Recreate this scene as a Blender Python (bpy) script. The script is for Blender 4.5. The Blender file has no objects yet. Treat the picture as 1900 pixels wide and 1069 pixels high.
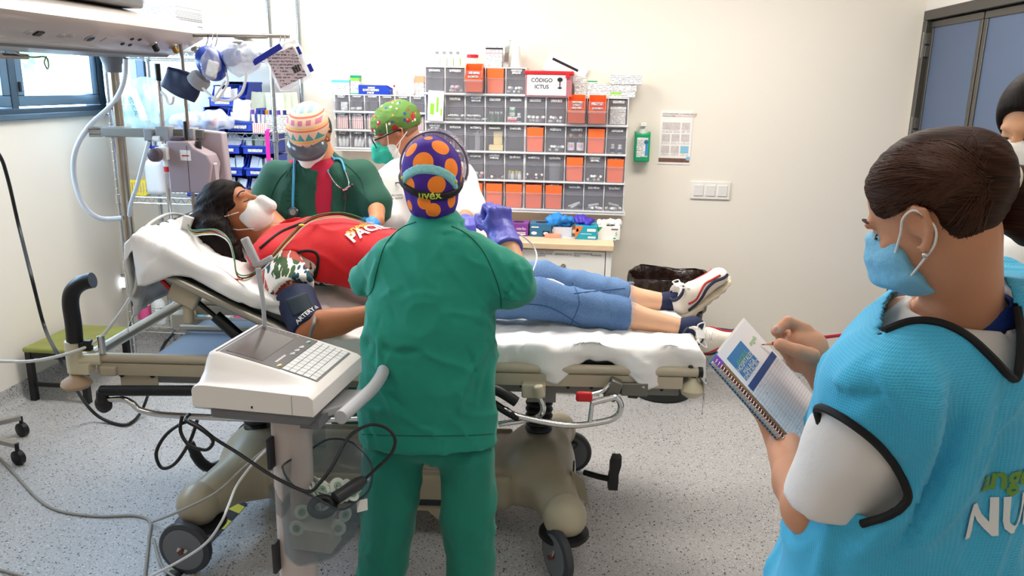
import bpy, bmesh, math, random
import numpy as np
from mathutils import Vector, Matrix
from mathutils.bvhtree import BVHTree
random.seed(7); rng = np.random.default_rng(7)
sc = bpy.context.scene; col = sc.collection
pi = math.pi; V = Vector
# ------------------------------------------------------------------ camera (solved from the photo's vanishing points)
FPX, YAW, PITCH, ROLL, CXP, CYP, CH = 1491.1, .097881, .2477036, -.0182867, 950.0, 534.5, 1.68
_fw = np.array([-math.sin(YAW)*math.cos(PITCH), math.cos(YAW)*math.cos(PITCH), -math.sin(PITCH)])
_r = np.array([math.cos(YAW), math.sin(YAW), 0]); _d = np.cross(_fw, _r)
CR = math.cos(ROLL)*_r+math.sin(ROLL)*_d; CD = -math.sin(ROLL)*_r+math.cos(ROLL)*_d
cam_d = bpy.data.cameras.new('camera'); cam = bpy.data.objects.new('camera', cam_d); col.objects.link(cam)
cam_d.sensor_width = 36; cam_d.lens = FPX/1900*36; cam_d.clip_start = .05; cam_d.clip_end = 200
cam.matrix_world = Matrix(((CR[0], -CD[0], -_fw[0], 0), (CR[1], -CD[1], -_fw[1], 0), (CR[2], -CD[2], -_fw[2], CH), (0, 0, 0, 1)))
sc.camera = cam
# ------------------------------------------------------------------ view, world, lights
sc.view_settings.view_transform = 'Standard'; sc.view_settings.look = 'None'; sc.view_settings.gamma = 1
sc.view_settings.use_curve_mapping = False; sc.view_settings.exposure = 0.0
wd = bpy.data.worlds.new('world'); sc.world = wd; wd.use_nodes = True
_bg = wd.node_tree.nodes['Background']; _bg.inputs[0].default_value = (.48, .72, 1, 1); _bg.inputs[1].default_value = 30.0
CEIL = 2.7
PANELS = [(-1.25, 3.55), (.55, 3.35), (-1.55, 1.35), (.55, 1.35), (-.5, -.5)]
def area(name, loc, sx, sy, power, colr, rot=(0, 0, 0)):
    l = bpy.data.lights.new(name, 'AREA'); l.shape = 'RECTANGLE'; l.size = sx; l.size_y = sy; l.energy = power; l.color = colr
    o = bpy.data.objects.new(name, l); o.location = loc; o.rotation_euler = rot; col.objects.link(o); return o
for _i, (_x, _y) in enumerate(PANELS):
    area('ceiling_panel_light', (_x, _y, CEIL-.03), 1.1, .56, (40, 34, 6, 5, 3)[_i], (1, .955, .885))
_p = area('window_daylight_portal', (-3.0, 3.45, 1.78), .62, 2.5, 1, (1, 1, 1), (0, -pi/2, 0)); _p.data.cycles.is_portal = True

# ------------------------------------------------------------------ photo pixel -> direction helpers
def ray(px, py):
    return Vector(((px-CXP)/FPX*CR+(py-CYP)/FPX*CD+_fw).tolist())
CAM = Vector((0, 0, CH))
def AY(px, py, y): r = ray(px, py); return CAM+r*(y/r.y)
def AX(px, py, x): r = ray(px, py); return CAM+r*(x/r.x)
def AZ(px, py, z): r = ray(px, py); return CAM+r*((z-CH)/r.z)
BC = Vector((-.68, 2.88, 0)); BA = math.radians(4.5)     # stretcher frame
BX = Vector((math.cos(BA), math.sin(BA), 0)); BY = Vector((-math.sin(BA), math.cos(BA), 0))
def PB(px, py, ly):
    r = ray(px, py); p = CAM+r*((ly+BY.dot(BC-CAM))/BY.dot(r)); d = p-BC
    return Vector((d.dot(BX), d.dot(BY), p.z))
def BW(p): p = V(p); return BC+BX*p.x+BY*p.y+Vector((0, 0, p.z))
# ------------------------------------------------------------------ materials
def lin(c):
    if isinstance(c, str):
        c = [int(c[i:i+2], 16)/255 for i in (0, 2, 4)]
        c = [x/12.92 if x <= .04045 else ((x+.055)/1.055)**2.4 for x in c]
    return (*c[:3], 1)
MATS = {}
def mat(name, c='808080', rough=.5, metal=0, spec=.5, var=0, vscale=6, bump=0, bscale=60, alpha=1, trans=0, ior=1.45, emit=0, coat=0, sheen=0, sss=0, vcol=None):
    if name in MATS: return MATS[name]
    m = bpy.data.materials.new(name); m.use_nodes = True; MATS[name] = m
    N, L = m.node_tree.nodes, m.node_tree.links; b = N['Principled BSDF']; I = b.inputs
    I['Base Color'].default_value = lin(c); I['Roughness'].default_value = rough; I['Metallic'].default_value = metal
    I['Specular IOR Level'].default_value = spec; I['Alpha'].default_value = alpha; I['Transmission Weight'].default_value = trans; I['IOR'].default_value = ior
    I['Coat Weight'].default_value = coat; I['Sheen Weight'].default_value = sheen
    if sss: I['Subsurface Weight'].default_value = sss; I['Subsurface Scale'].default_value = .02; I['Subsurface Radius'].default_value = (1, .35, .2)
    if emit: I['Emission Color'].default_value = lin(c); I['Emission Strength'].default_value = emit
    if var or bump:
        tc = N.new('ShaderNodeTexCoord')
        if var:
            n = N.new('ShaderNodeTexNoise'); n.inputs['Scale'].default_value = vscale; n.inputs['Detail'].default_value = 5; L.new(tc.outputs['Object'], n.inputs['Vector'])
            mx = N.new('ShaderNodeMix'); mx.data_type = 'RGBA'; L.new(n.outputs['Fac'], mx.inputs[0])
            a = lin(c); k = vcol and lin(vcol)
            mx.inputs[6].default_value = k or (*[x*(1-var) for x in a[:3]], 1); mx.inputs[7].default_value = (*[min(1, x*(1+var)) for x in a[:3]], 1)
            L.new(mx.outputs[2], I['Base Color'])
        if bump:
            n = N.new('ShaderNodeTexNoise'); n.inputs['Scale'].default_value = bscale; n.inputs['Detail'].default_value = 4; L.new(tc.outputs['Object'], n.inputs['Vector'])
            bp = N.new('ShaderNodeBump'); bp.inputs['Strength'].default_value = bump; bp.inputs['Distance'].default_value = .01
            L.new(n.outputs['Fac'], bp.inputs['Height']); L.new(bp.outputs[0], I['Normal'])
    return m
class NB:
    """tiny node-graph helper on a material's Principled node"""
    def __init__(s, m): s.m = m; s.N = m.node_tree.nodes; s.L = m.node_tree.links; s.b = s.N['Principled BSDF']; s.tc = s.N.new('ShaderNodeTexCoord')
    def inp(s, n, i, v):
        if v is None: return
        if hasattr(v, 'default_value') and hasattr(v, 'node'): s.L.new(v, n.inputs[i])
        else: n.inputs[i].default_value = v
    def math(s, op, a, b=None, c=None):
        n = s.N.new('ShaderNodeMath'); n.operation = op
        for i, v in enumerate((a, b, c)): s.inp(n, i, v)
        return n.outputs[0]
    def vm(s, op, a, b=None):
        n = s.N.new('ShaderNodeVectorMath'); n.operation = op; s.inp(n, 0, a); s.inp(n, 1, b)
        return n.outputs['Value'] if op in ('DISTANCE', 'DOT_PRODUCT', 'LENGTH') else n.outputs[0]
    def mix(s, f, a, b):
        n = s.N.new('ShaderNodeMix'); n.data_type = 'RGBA'
        for i, v in ((0, f), (6, a), (7, b)): s.inp(n, i, v)
        return n.outputs[2]
    def noise(s, scale, detail=3, vec=None, out='Fac'):
        n = s.N.new('ShaderNodeTexNoise'); n.inputs['Scale'].default_value = scale; n.inputs['Detail'].default_value = detail
        s.L.new(vec or s.tc.outputs['Object'], n.inputs['Vector']); return n.outputs[out]
    def vor(s, scale, vec=None, feat='F1'):
        n = s.N.new('ShaderNodeTexVoronoi'); n.inputs['Scale'].default_value = scale; n.feature = feat
        s.L.new(vec or s.tc.outputs['Object'], n.inputs['Vector']); return n
    def xyz(s, vec=None):
        n = s.N.new('ShaderNodeSeparateXYZ'); s.L.new(vec or s.tc.outputs['Object'], n.inputs[0]); return n.outputs
    def mapr(s, loc=(0, 0, 0), rot=(0, 0, 0), scale=(1, 1, 1), vec=None):
        n = s.N.new('ShaderNodeMapping'); n.inputs[1].default_value = loc; n.inputs[2].default_value = rot; n.inputs[3].default_value = scale
        s.L.new(vec or s.tc.outputs['Object'], n.inputs[0]); return n.outputs[0]
    def color(s, v): s.inp(s.b, 'Base Color', v)
    def bump(s, h, st=.5, dist=.01):
        n = s.N.new('ShaderNodeBump'); n.inputs['Strength'].default_value = st; n.inputs['Distance'].default_value = dist; s.L.new(h, n.inputs['Height']); s.L.new(n.outputs[0], s.b.inputs['Normal'])
# ------------------------------------------------------------------ objects
INV = {}
def props(o, label=None, cat=None, group=None, kind=None):
    for k, v in (('label', label), ('category', cat), ('group', group), ('kind', kind)):
        if v: o[k] = v
    return o
def thing(name, label, cat, loc=(0, 0, 0), rz=0, group=None):
    o = bpy.data.objects.new(name, None); o.empty_display_size = .05; o.location = loc; o.rotation_euler = (0, 0, rz); col.objects.link(o)
    INV[o.name] = (Matrix.Translation(loc) @ Matrix.Rotation(rz, 4, 'Z')).inverted()
    return props(o, label, cat, group)
def dup(root, loc=None, rz=None, label=None, group=None):
    r = root.copy(); col.objects.link(r); INV[r.name] = INV.get(root.name)
    if loc is not None: r.location = loc
    if rz is not None: r.rotation_euler = (0, 0, rz)
    props(r, label, None, group)
    for ch in list(root.children):
        c = ch.copy(); col.objects.link(c); c.parent = r
        for g in list(ch.children):
            d = g.copy(); col.objects.link(d); d.parent = c
    return r
def frame(z, up=(0, 0, 1)):
    z = V(z).normalized(); x = V(up).cross(z)
    if x.length < 1e-4: x = V((1, 0, 0)).cross(z)
    if x.length < 1e-4: x = V((0, 1, 0)).cross(z)
    x.normalize(); return x, z.cross(x), z
def RM(x=0, y=0, z=0): return (Matrix.Rotation(z, 3, 'Z') @ Matrix.Rotation(y, 3, 'Y') @ Matrix.Rotation(x, 3, 'X'))
def spline(pts, n=8, closed=False):
    P = [V(p) for p in pts]; out = []; m = len(P)
    for i in range(m if closed else m-1):
        g = (lambda k: P[k % m]) if closed else (lambda k: P[min(max(k, 0), m-1)])
        a, b, c, d = g(i-1), g(i), g(i+1), g(i+2)
        for j in range(n):
            t = j/n; out.append(.5*((2*b)+(c-a)*t+(2*a-5*b+4*c-d)*t*t+(3*b-a-3*c+d)*t*t*t))
    if not closed: out.append(P[-1])
    return out
class MB:
    def __init__(s): s.v = []; s.f = []; s.m = []; s.mi = 0
    def add(s, vs, fs):
        b = len(s.v); s.v += [tuple(v) for v in vs]; s.f += [tuple(b+i for i in f) for f in fs]; s.m += [s.mi]*len(fs); return s
    def box(s, c, d, R=None):
        c = V(c); vs = []
        for x in (-.5, .5):
            for y in (-.5, .5):
                for z in (-.5, .5):
                    p = V((x*d[0], y*d[1], z*d[2])); vs.append(c+(R @ p if R else p))
        return s.add(vs, [(0, 1, 3, 2), (4, 6, 7, 5), (0, 4, 5, 1), (2, 3, 7, 6), (0, 2, 6, 4), (1, 5, 7, 3)])
    def bb(s, a, b): return s.box([(a[i]+b[i])/2 for i in range(3)], [abs(b[i]-a[i]) for i in range(3)])
    def ring(s, c, x, y, r, n, ry=None):
        ry = r if ry is None else ry
        return [c+x*(r*math.cos(2*pi*k/n))+y*(ry*math.sin(2*pi*k/n)) for k in range(n)]
    def loft(s, rings, cap0=True, cap1=True, closed=False):
        n = len(rings[0]); vs = [p for r in rings for p in r]; fs = []; m = len(rings)
        for i in range(m if closed else m-1):
            for k in range(n):
                k2 = (k+1) % n; j = (i+1) % m
                fs.append((i*n+k, i*n+k2, j*n+k2, j*n+k))
        if not closed:
            if cap0: fs.append(tuple(range(n-1, -1, -1)))
            if cap1: fs.append(tuple((m-1)*n+k for k in range(n)))
        return s.add(vs, fs)
    def cyl(s, p, q, r, r2=None, n=14, cap=True):
        p, q = V(p), V(q); x, y, z = frame(q-p); r2 = r if r2 is None else r2
        return s.loft([s.ring(p, x, y, r, n), s.ring(q, x, y, r2, n)], cap, cap)
    def tube(s, pts, r, n=8, closed=False, cap=True, ry=None):
        P = [V(p) for p in pts]; m = len(P); rings = []; x = None
        for i in range(m):
            a, b = P[(i-1) % m if closed else max(i-1, 0)], P[(i+1) % m if closed else min(i+1, m-1)]
            t = (b-a).normalized() if (b-a).length > 1e-9 else V((0, 0, 1))
            if x is None: x, y, _ = frame(t)
            else:
                x = x-t*x.dot(t)
                if x.length < 1e-6: x, y, _ = frame(t)
                x.normalize(); y = t.cross(x)
            rr = r[i] if isinstance(r, (list, tuple)) else r
            rings.append(s.ring(P[i], x, y, rr, n, ry))
        return s.loft(rings, cap, cap, closed)
    def lathe(s, prof, o=(0, 0, 0), ax=(0, 0, 1), n=24, cap=True, up=(0, 0, 1)):
        o = V(o); x, y, z = frame(ax, up); rings = [s.ring(o+z*h, x, y, max(r, 1e-5), n) for r, h in prof]
        return s.loft(rings, cap, cap)
    def ell(s, c, r, R=None, nu=16, nv=10):
        c = V(c); rings = []
        for j in range(nv+1):
            th = pi*j/nv; rings.append([])
            for k in range(nu):
                ph = 2*pi*k/nu; p = V((r[0]*math.sin(th)*math.cos(ph), r[1]*math.sin(th)*math.sin(ph), -r[2]*math.cos(th)))
                rings[-1].append(c+(R @ p if R else p))
        return s.loft(rings, False, False)
    def prism(s, poly, o, u, v, h):
        o, u, v = V(o), V(u), V(v); w = u.cross(v).normalized()*h; n = len(poly)
        a = [o+u*p[0]+v*p[1] for p in poly]
        return s.add(a+[p+w for p in a], [tuple(range(n-1, -1, -1)), tuple(range(n, 2*n))]+[(k, (k+1) % n, n+(k+1) % n, n+k) for k in range(n)])
    def quad(s, a, b, c, d): return s.add([a, b, c, d], [(0, 1, 2, 3)])
    def torus(s, c, ax, R, r, n=32, k=8, a0=0, a1=2*pi):
        c = V(c); x, y, z = frame(ax); full = abs(a1-a0-2*pi) < 1e-6; m = n if full else n+1
        return s.tube([c+x*R*math.cos(a0+(a1-a0)*i/n)+y*R*math.sin(a0+(a1-a0)*i/n) for i in range(m)], r, k, closed=full)
    def grid(s, fn, nu, nv):
        vs = [fn(i/nu, j/nv) for i in range(nu+1) for j in range(nv+1)]
        return s.add(vs, [(i*(nv+1)+j, (i+1)*(nv+1)+j, (i+1)*(nv+1)+j+1, i*(nv+1)+j+1) for i in range(nu) for j in range(nv)])
    def mesh(s, name, mats, smooth=38):
        me = bpy.data.meshes.new(name); me.from_pydata(s.v, [], s.f)
        for m in (mats if isinstance(mats, (list, tuple)) else [mats]): me.materials.append(m)
        if max(s.m, default=0): me.polygons.foreach_set('material_index', s.m)
        if smooth: me.shade_smooth(); me.set_sharp_from_angle(angle=math.radians(smooth))
        me.update(); return me
    def build(s, name, mats, parent=None, world=False, smooth=38, bevel=0, solid=0, sub=0, fixn=False, seg=2):
        me = s.mesh(name, mats, smooth)
        if fixn:
            bm = bmesh.new(); bm.from_mesh(me); bmesh.ops.recalc_face_normals(bm, faces=bm.faces); bm.to_mesh(me); bm.free()
        return obj(name, me, parent, world, bevel, solid, sub, seg)
def obj(name, me, parent=None, world=False, bevel=0, solid=0, sub=0, seg=2):
    o = bpy.data.objects.new(name, me); col.objects.link(o)
    if parent:
        o.parent = parent
        if world and parent.name in INV: o.matrix_parent_inverse = INV[parent.name]
    if solid: md = o.modifiers.new('s', 'SOLIDIFY'); md.thickness = solid; md.offset = 0
    if sub: md = o.modifiers.new('u', 'SUBSURF'); md.levels = md.render_levels = sub
    if bevel: md = o.modifiers.new('b', 'BEVEL'); md.width = bevel; md.segments = seg; md.limit_method = 'ANGLE'; md.angle_limit = math.radians(40)
    return o
# ------------------------------------------------------------------ text as flat mesh
def text_mesh(s, size, align='CENTER', extrude=0, bold=0):
    cu = bpy.data.curves.new('t', 'FONT'); cu.body = s; cu.size = size; cu.offset = bold*size; cu.align_x = align; cu.align_y = 'CENTER'; cu.extrude = extrude; cu.resolution_u = 3
    o = bpy.data.objects.new('t', cu); me = bpy.data.meshes.new_from_object(o); bpy.data.objects.remove(o); bpy.data.curves.remove(cu); return me
def text(s, size, o, u, v, m, parent, name='lettering', world=True, bvh=None, off=.0015, bold=0, align='CENTER', sx=1):
    """flat lettering at o with axes u (reading direction) and v (up); bvh: laid onto that surface along -u x v"""
    o, u, v = V(o), V(u).normalized(), V(v).normalized(); w = u.cross(v).normalized()
    me = text_mesh(s, size, align, bold=bold)
    if bvh:
        bm = bmesh.new(); bm.from_mesh(me); bmesh.ops.triangulate(bm, faces=bm.faces); 
        bmesh.ops.subdivide_edges(bm, edges=[e for e in bm.edges if e.calc_length() > size*.12], cuts=2, use_grid_fill=False); bmesh.ops.triangulate(bm, faces=bm.faces); bm.to_mesh(me); bm.free()
    for vt in me.vertices:
        p = o+u*vt.co.x*sx+v*vt.co.y+w*off
        if bvh:
            h = bvh.ray_cast(p+w*.15, -w, .4)
            p = h[0]+w*off if h[0] is not None else (lambda g: g[0]+g[1]*off)(bvh.find_nearest(p))
        vt.co = p
    me.materials.clear(); me.materials.append(m)
    return obj(name, me, parent, world)
def bvh_of(o):
    me = o.data; return BVHTree.FromPolygons([v.co[:] for v in me.vertices], [p.vertices[:] for p in me.polygons])
# ------------------------------------------------------------------ smooth organic surfaces: distance fields meshed by surface nets
def A3(p): return np.asarray(p, dtype=np.float32)
def rc(a, b, ra, rb=None):
    a, b = A3(a), A3(b); rb = ra if rb is None else rb; ba = b-a; L2 = float(ba @ ba)+1e-12
    def f(P):
        t = np.clip(((P-a) @ ba)/L2, 0, 1); return np.linalg.norm(P-a-t[:, None]*ba, axis=1)-(ra+t*(rb-ra))
    return f
def el(c, r, R=None):
    c, r = A3(c), A3(r); Rm = None if R is None else A3(R)
    def f(P):
        q = P-c
        if Rm is not None: q = q @ Rm
        k0 = np.linalg.norm(q/r, axis=1); k1 = np.linalg.norm(q/(r*r), axis=1)+1e-9
        return k0*(k0-1)/k1
    return f
def bx(c, d, rr=.01, R=None):
    c, d = A3(c), A3(d)/2-rr; Rm = None if R is None else A3(R)
    def f(P):
        q = P-c
        if Rm is not None: q = q @ Rm
        q = np.abs(q)-d; return np.linalg.norm(np.maximum(q, 0), axis=1)+np.minimum(q.max(axis=1), 0)-rr
    return f
def pl(p, n):
    p, n = A3(p), A3(n); n = n/np.linalg.norm(n)
    return lambda P: (P-p) @ n
def sm(k, *fs):
    def f(P):
        d = fs[0](P)
        for g in fs[1:]:
            e = g(P); h = np.clip(.5+.5*(e-d)/k, 0, 1); d = e+(d-e)*h-k*h*(1-h)
        return d
    return f
def un(*fs):
    def f(P):
        d = fs[0](P)
        for g in fs[1:]: d = np.minimum(d, g(P))
        return d
    return f
def inter(k, *fs):
    def f(P):
        d = fs[0](P)
        for g in fs[1:]:
            e = g(P); h = np.clip(.5-.5*(e-d)/k, 0, 1); d = e+(d-e)*h+k*h*(1-h)
        return d
    return f
def neg(f): return lambda P: -f(P)
def off(f, d): return lambda P: f(P)-d
def shell(f, t): return lambda P: np.abs(f(P))-t
def chain(pts, rads, k=.02):
    return sm(k, *[rc(pts[i], pts[i+1], rads[i], rads[i+1]) for i in range(len(pts)-1)])
def _hash(i): 
    i = i.astype(np.uint32); n = i[:, 0]*np.uint32(374761393)+i[:, 1]*np.uint32(668265263)+i[:, 2]*np.uint32(2147483647)
    n = (n ^ (n >> np.uint32(13)))*np.uint32(1274126177); return ((n ^ (n >> np.uint32(16))) & np.uint32(65535)).astype(np.float32)/32767.5-1
def vnoise(P, s=(1, 1, 1), R=None, seed=0):
    q = A3(P) if R is None else A3(P) @ A3(R); q = q*A3(s)+seed*17.3+500; i = np.floor(q).astype(np.int64); f = q-i; f = f*f*(3-2*f); o = 0
    for a in (0, 1):
        for b in (0, 1):
            for c in (0, 1):
                w = (f[:, 0] if a else 1-f[:, 0])*(f[:, 1] if b else 1-f[:, 1])*(f[:, 2] if c else 1-f[:, 2]); o = o+w*_hash(i+np.array((a, b, c)))
    return o
def ridge(v, s, R=None, seed=0, p=3): return (1-np.abs(vnoise(v, s, R, seed)))**p
def rcreases(v, n, dirs, seed=0, L=(.05, .16), w=(.005, .012), amp=(.002, .005), jit=.35):
    r = np.random.default_rng(seed); d = np.zeros(len(v)); c = v[r.integers(0, len(v), n)]
    for i in range(n):
        u = A3(dirs[i % len(dirs)])+r.normal(0, jit, 3); u = u/np.linalg.norm(u); l = r.uniform(*L); ww = r.uniform(*w); am = r.uniform(*amp)*(1 if r.random() < .6 else -1); q = v-c[i]; t = q @ u
        k = np.abs(t) < l/2; 
        if not k.any(): continue
        e = q[k]-t[k][:, None]*u; dd = np.linalg.norm(e, axis=1); d[k] += am*np.exp(-(dd/ww)**2)*np.cos(pi*t[k]/l)
    return d
def nets(f, lo, hi, h):
    lo, hi = np.array(lo, float)-2*h, np.array(hi, float)+2*h
    B = 4; nb = np.ceil((hi-lo)/(h*B)).astype(int)+1; n = nb*B
    cc = [lo[a]+(np.arange(nb[a])+.5)*B*h-.5*h for a in range(3)]
    PC = np.stack(np.meshgrid(*cc, indexing='ij'), -1).reshape(-1, 3).astype(np.float32)
    fc = f(PC).reshape(nb); act = np.abs(fc) < B*h*1.35
    F = np.repeat(np.repeat(np.repeat(np.where(fc < 0, -1., 1.).astype(np.float32), B, 0), B, 1), B, 2)
    ids = np.argwhere(act); g = np.stack(np.meshgrid(*[np.arange(B)]*3, indexing='ij'), -1).reshape(-1, 3)
    I = (ids[:, None, :]*B+g[None]).reshape(-1, 3); F[I[:, 0], I[:, 1], I[:, 2]] = f((lo+I*h).astype(np.float32))
    F[0] = F[-1] = 1; F[:, 0] = F[:, -1] = 1; F[:, :, 0] = F[:, :, -1] = 1
    S = F < 0; K = [(a, b, c) for a in (0, 1) for b in (0, 1) for c in (0, 1)]
    sl = lambda A, k: A[k[0]:A.shape[0]-1+k[0], k[1]:A.shape[1]-1+k[1], k[2]:A.shape[2]-1+k[2]]
    cnt = sum(sl(S, k).astype(np.int8) for k in K); active = (cnt > 0) & (cnt < 8); C = np.argwhere(active)
    idx = -np.ones(active.shape, np.int64); idx[active] = np.arange(len(C))
    vals = np.stack([F[C[:, 0]+k[0], C[:, 1]+k[1], C[:, 2]+k[2]] for k in K], 1); pos = np.zeros((len(C), 3)); m = np.zeros(len(C))
    for i in range(8):
        for j in range(i+1, 8):
            d = np.array(K[j])-np.array(K[i])
            if np.abs(d).sum() != 1: continue
            a, b = vals[:, i], vals[:, j]; x = (a < 0) != (b < 0); t = np.where(x, a/np.where(x, a-b, 1), 0)
            pos += np.where(x[:, None], np.array(K[i])+t[:, None]*d, 0); m += x
    verts = lo+(C+pos/m[:, None])*h; faces = []
    for ax in range(3):
        o1, o2 = [(1, 2), (2, 0), (0, 1)][ax]; s0 = [slice(None)]*3; s1 = [slice(None)]*3; s0[ax] = slice(0, -1); s1[ax] = slice(1, None)
        x = S[tuple(s0)] != S[tuple(s1)]; E = np.argwhere(x); E = E[(E[:, o1] > 0) & (E[:, o2] > 0)]
        ins = S[E[:, 0], E[:, 1], E[:, 2]]; q = []
        for a, b in ((-1, -1), (0, -1), (0, 0), (-1, 0)):
            e = E.copy(); e[:, o1] += a; e[:, o2] += b; q.append(idx[np.minimum(e[:, 0], active.shape[0]-1), np.minimum(e[:, 1], active.shape[1]-1), np.minimum(e[:, 2], active.shape[2]-1)])
        q = np.stack(q, 1); q[~ins] = q[~ins][:, ::-1]; faces.append(q[(q >= 0).all(1)])
    return verts, np.concatenate(faces)
def vnorm(v, f):
    a, b, c = v[f[:, 0]], v[f[:, 1]], v[f[:, 2]]; fn = np.cross(v[f[:, 2]]-a, v[f[:, 3]]-b); n = np.zeros_like(v)
    for k in range(4): np.add.at(n, f[:, k], fn)
    return n/(np.linalg.norm(n, axis=1, keepdims=True)+1e-12)
def smoothv(v, f, it=1, lam=.5):
    for _ in range(it):
        s = np.zeros_like(v); c = np.zeros(len(v))
        for k in range(4):
            np.add.at(s, f[:, k], v[f[:, (k+1) % 4]]); np.add.at(c, f[:, k], 1)
            np.add.at(s, f[:, k], v[f[:, (k-1) % 4]]); np.add.at(c, f[:, k], 1)
        v = v+lam*(s/c[:, None]-v)
    return v
def npmesh(name, v, f, mats, mi=None):
    me = bpy.data.meshes.new(name); k = f.shape[1]
    me.vertices.add(len(v)); me.vertices.foreach_set('co', np.ascontiguousarray(v, np.float32).ravel())
    me.loops.add(f.size); me.loops.foreach_set('vertex_index', np.ascontiguousarray(f, np.int32).ravel())
    me.polygons.add(len(f)); me.polygons.foreach_set('loop_start', np.arange(0, f.size, k, dtype=np.int32))
    for m in (mats if isinstance(mats, (list, tuple)) else [mats]): me.materials.append(m)
    if mi is not None: me.polygons.foreach_set('material_index', np.ascontiguousarray(mi, np.int32))
    me.update(calc_edges=True); me.shade_smooth(); return me
def surf(name, f, lo, hi, h, mats, parent=None, world=True, disp=None, matfn=None, it=1, warp=None, solid=0):
    """mesh the field f inside the box lo..hi; disp(v, n) moves vertices along their normals"""
    v, q = nets(f, lo, hi, h)
    if it: v = smoothv(v, q, it)
    if warp: v = warp(v)
    if disp is not None: n = vnorm(v, q); v = v+n*disp(v, n)[:, None]
    mi = matfn(v[q].mean(1)) if matfn else None
    o = obj(name, npmesh(name, v, q, mats, mi), parent, world)
    if solid: md = o.modifiers.new('s', 'SOLIDIFY'); md.thickness = solid; md.offset = -1
    return o
def box_of(*pts, r=.1):
    P = np.array([list(p) for p in pts]); return P.min(0)-r, P.max(0)+r
def Rcols(x, y, z): return np.array([list(V(x).normalized()), list(V(y).normalized()), list(V(z).normalized())]).T.astype(np.float32)
# ------------------------------------------------------------------ setting
XL, XR, YB, YF = -2.99, 1.74, 4.75, -1.6
m_wall = mat('wall_paint', 'efe7da', .72, var=.015, vscale=1.5, bump=.02, bscale=220, spec=.3)
m_ceil = mat('ceiling_paint', 'f4f1ea', .8)
m_floor = mat('speckled_vinyl', 'b9b7b6', .38, spec=.45)
def _vinyl(m):
    b = NB(m); c1 = b.mix(b.noise(2.2, 4), lin('b3b1b1'), lin('c4c2c0'))
    n1 = b.noise(240, 2); c1 = b.mix(b.math('MULTIPLY', b.math('GREATER_THAN', n1, .56), .35), c1, lin('8f8c8c'))
    for sc_, thr, r, colr in ((105, .80, .34, '3c3a3c'), (70, .88, .30, '2b292b'), (120, .80, .36, 'dddbd8'), (160, .7, .4, '87827f')):
        v = b.vor(sc_, b.mapr(loc=(sc_*.37, sc_*.11, 0))); rnd = b.math('GREATER_THAN', b.xyz(v.outputs['Color'])[0], thr)
        wob = b.math('ADD', v.outputs['Distance'], b.math('MULTIPLY', b.math('SUBTRACT', b.noise(sc_*3, 1), .5), .25))
        c1 = b.mix(b.math('MULTIPLY', b.math('MULTIPLY', rnd, b.math('LESS_THAN', wob, r)), .9), c1, lin(colr))
    b.color(c1)
_vinyl(m_floor)
def struct(name, mb, m, parent=None, **k):
    o = mb.build(name, m, parent, **k)
    if parent is None: o['kind'] = 'structure'
    return o
T = .12
struct('floor', MB().bb((XL-T, YF-T, -.1), (XR+T, YB+T, 0)), m_floor)
struct('ceiling', MB().bb((XL-T, YF-T, CEIL), (XR+T, YB+T, CEIL+.1)), m_ceil)
WZ0, WZ1, WY0, WY1 = 1.47, 2.14, 1.9, 4.72       # window strip on the left wall
w = MB(); w.bb((XL-T, YF-T, 0), (XL, YB+T, WZ0)); w.bb((XL-T, YF-T, WZ1), (XL, YB+T, CEIL)); w.bb((XL-T, YF-T, WZ0), (XL, WY0, WZ1)); w.bb((XL-T, WY1, WZ0), (XL, YB+T, WZ1))
struct('wall_left', w, m_wall)
BWX = -2.70                                         # second window round the corner, on the back wall
w = MB(); w.bb((XL, YB, 0), (XR+T, YB+T, WZ0)); w.bb((XL, YB, WZ1), (XR+T, YB+T, CEIL)); w.bb((BWX, YB, WZ0), (XR+T, YB+T, WZ1))
struct('wall_back', w, m_wall)
struct('wall_front', MB().bb((XL-T, YF-T, 0), (XR+T, YF, CEIL)), m_wall)
DY0, DY1, DZ = 2.35, 4.72, 2.1
w = MB(); w.bb((XR, YF-T, 0), (XR+T, DY0, CEIL)); w.bb((XR, DY0, DZ), (XR+T, YB, CEIL)); w.bb((XR, DY1, 0), (XR+T, YB, DZ)); w.bb((XR+.09, DY0, 0), (XR+T, DY1, DZ))
struct('wall_right', w, m_wall)
# coved vinyl skirting
def cove(name, a, b, nrm):
    a, b, nrm = V(a), V(b), V(nrm); prof = [(0, .1), (.006, .1), (.006, .045)]+[(.006+.04*(1-math.cos(t)), .045-.043*math.sin(t)) for t in np.linspace(0, pi/2, 7)[1:]]+[(.046, -.002), (0, -.002)]
    struct(name, MB().loft([[p+nrm*u+V((0, 0, z)) for u, z in prof] for p in (a, b)]), m_floor, fixn=True)
cove('baseboard_left', (XL, YF, 0), (XL, YB, 0), (1, 0, 0)); cove('baseboard_back', (XL, YB, 0), (XR, YB, 0), (0, -1, 0)); cove('baseboard_right', (XR, YF, 0), (XR, DY0-.05, 0), (-1, 0, 0))
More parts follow.
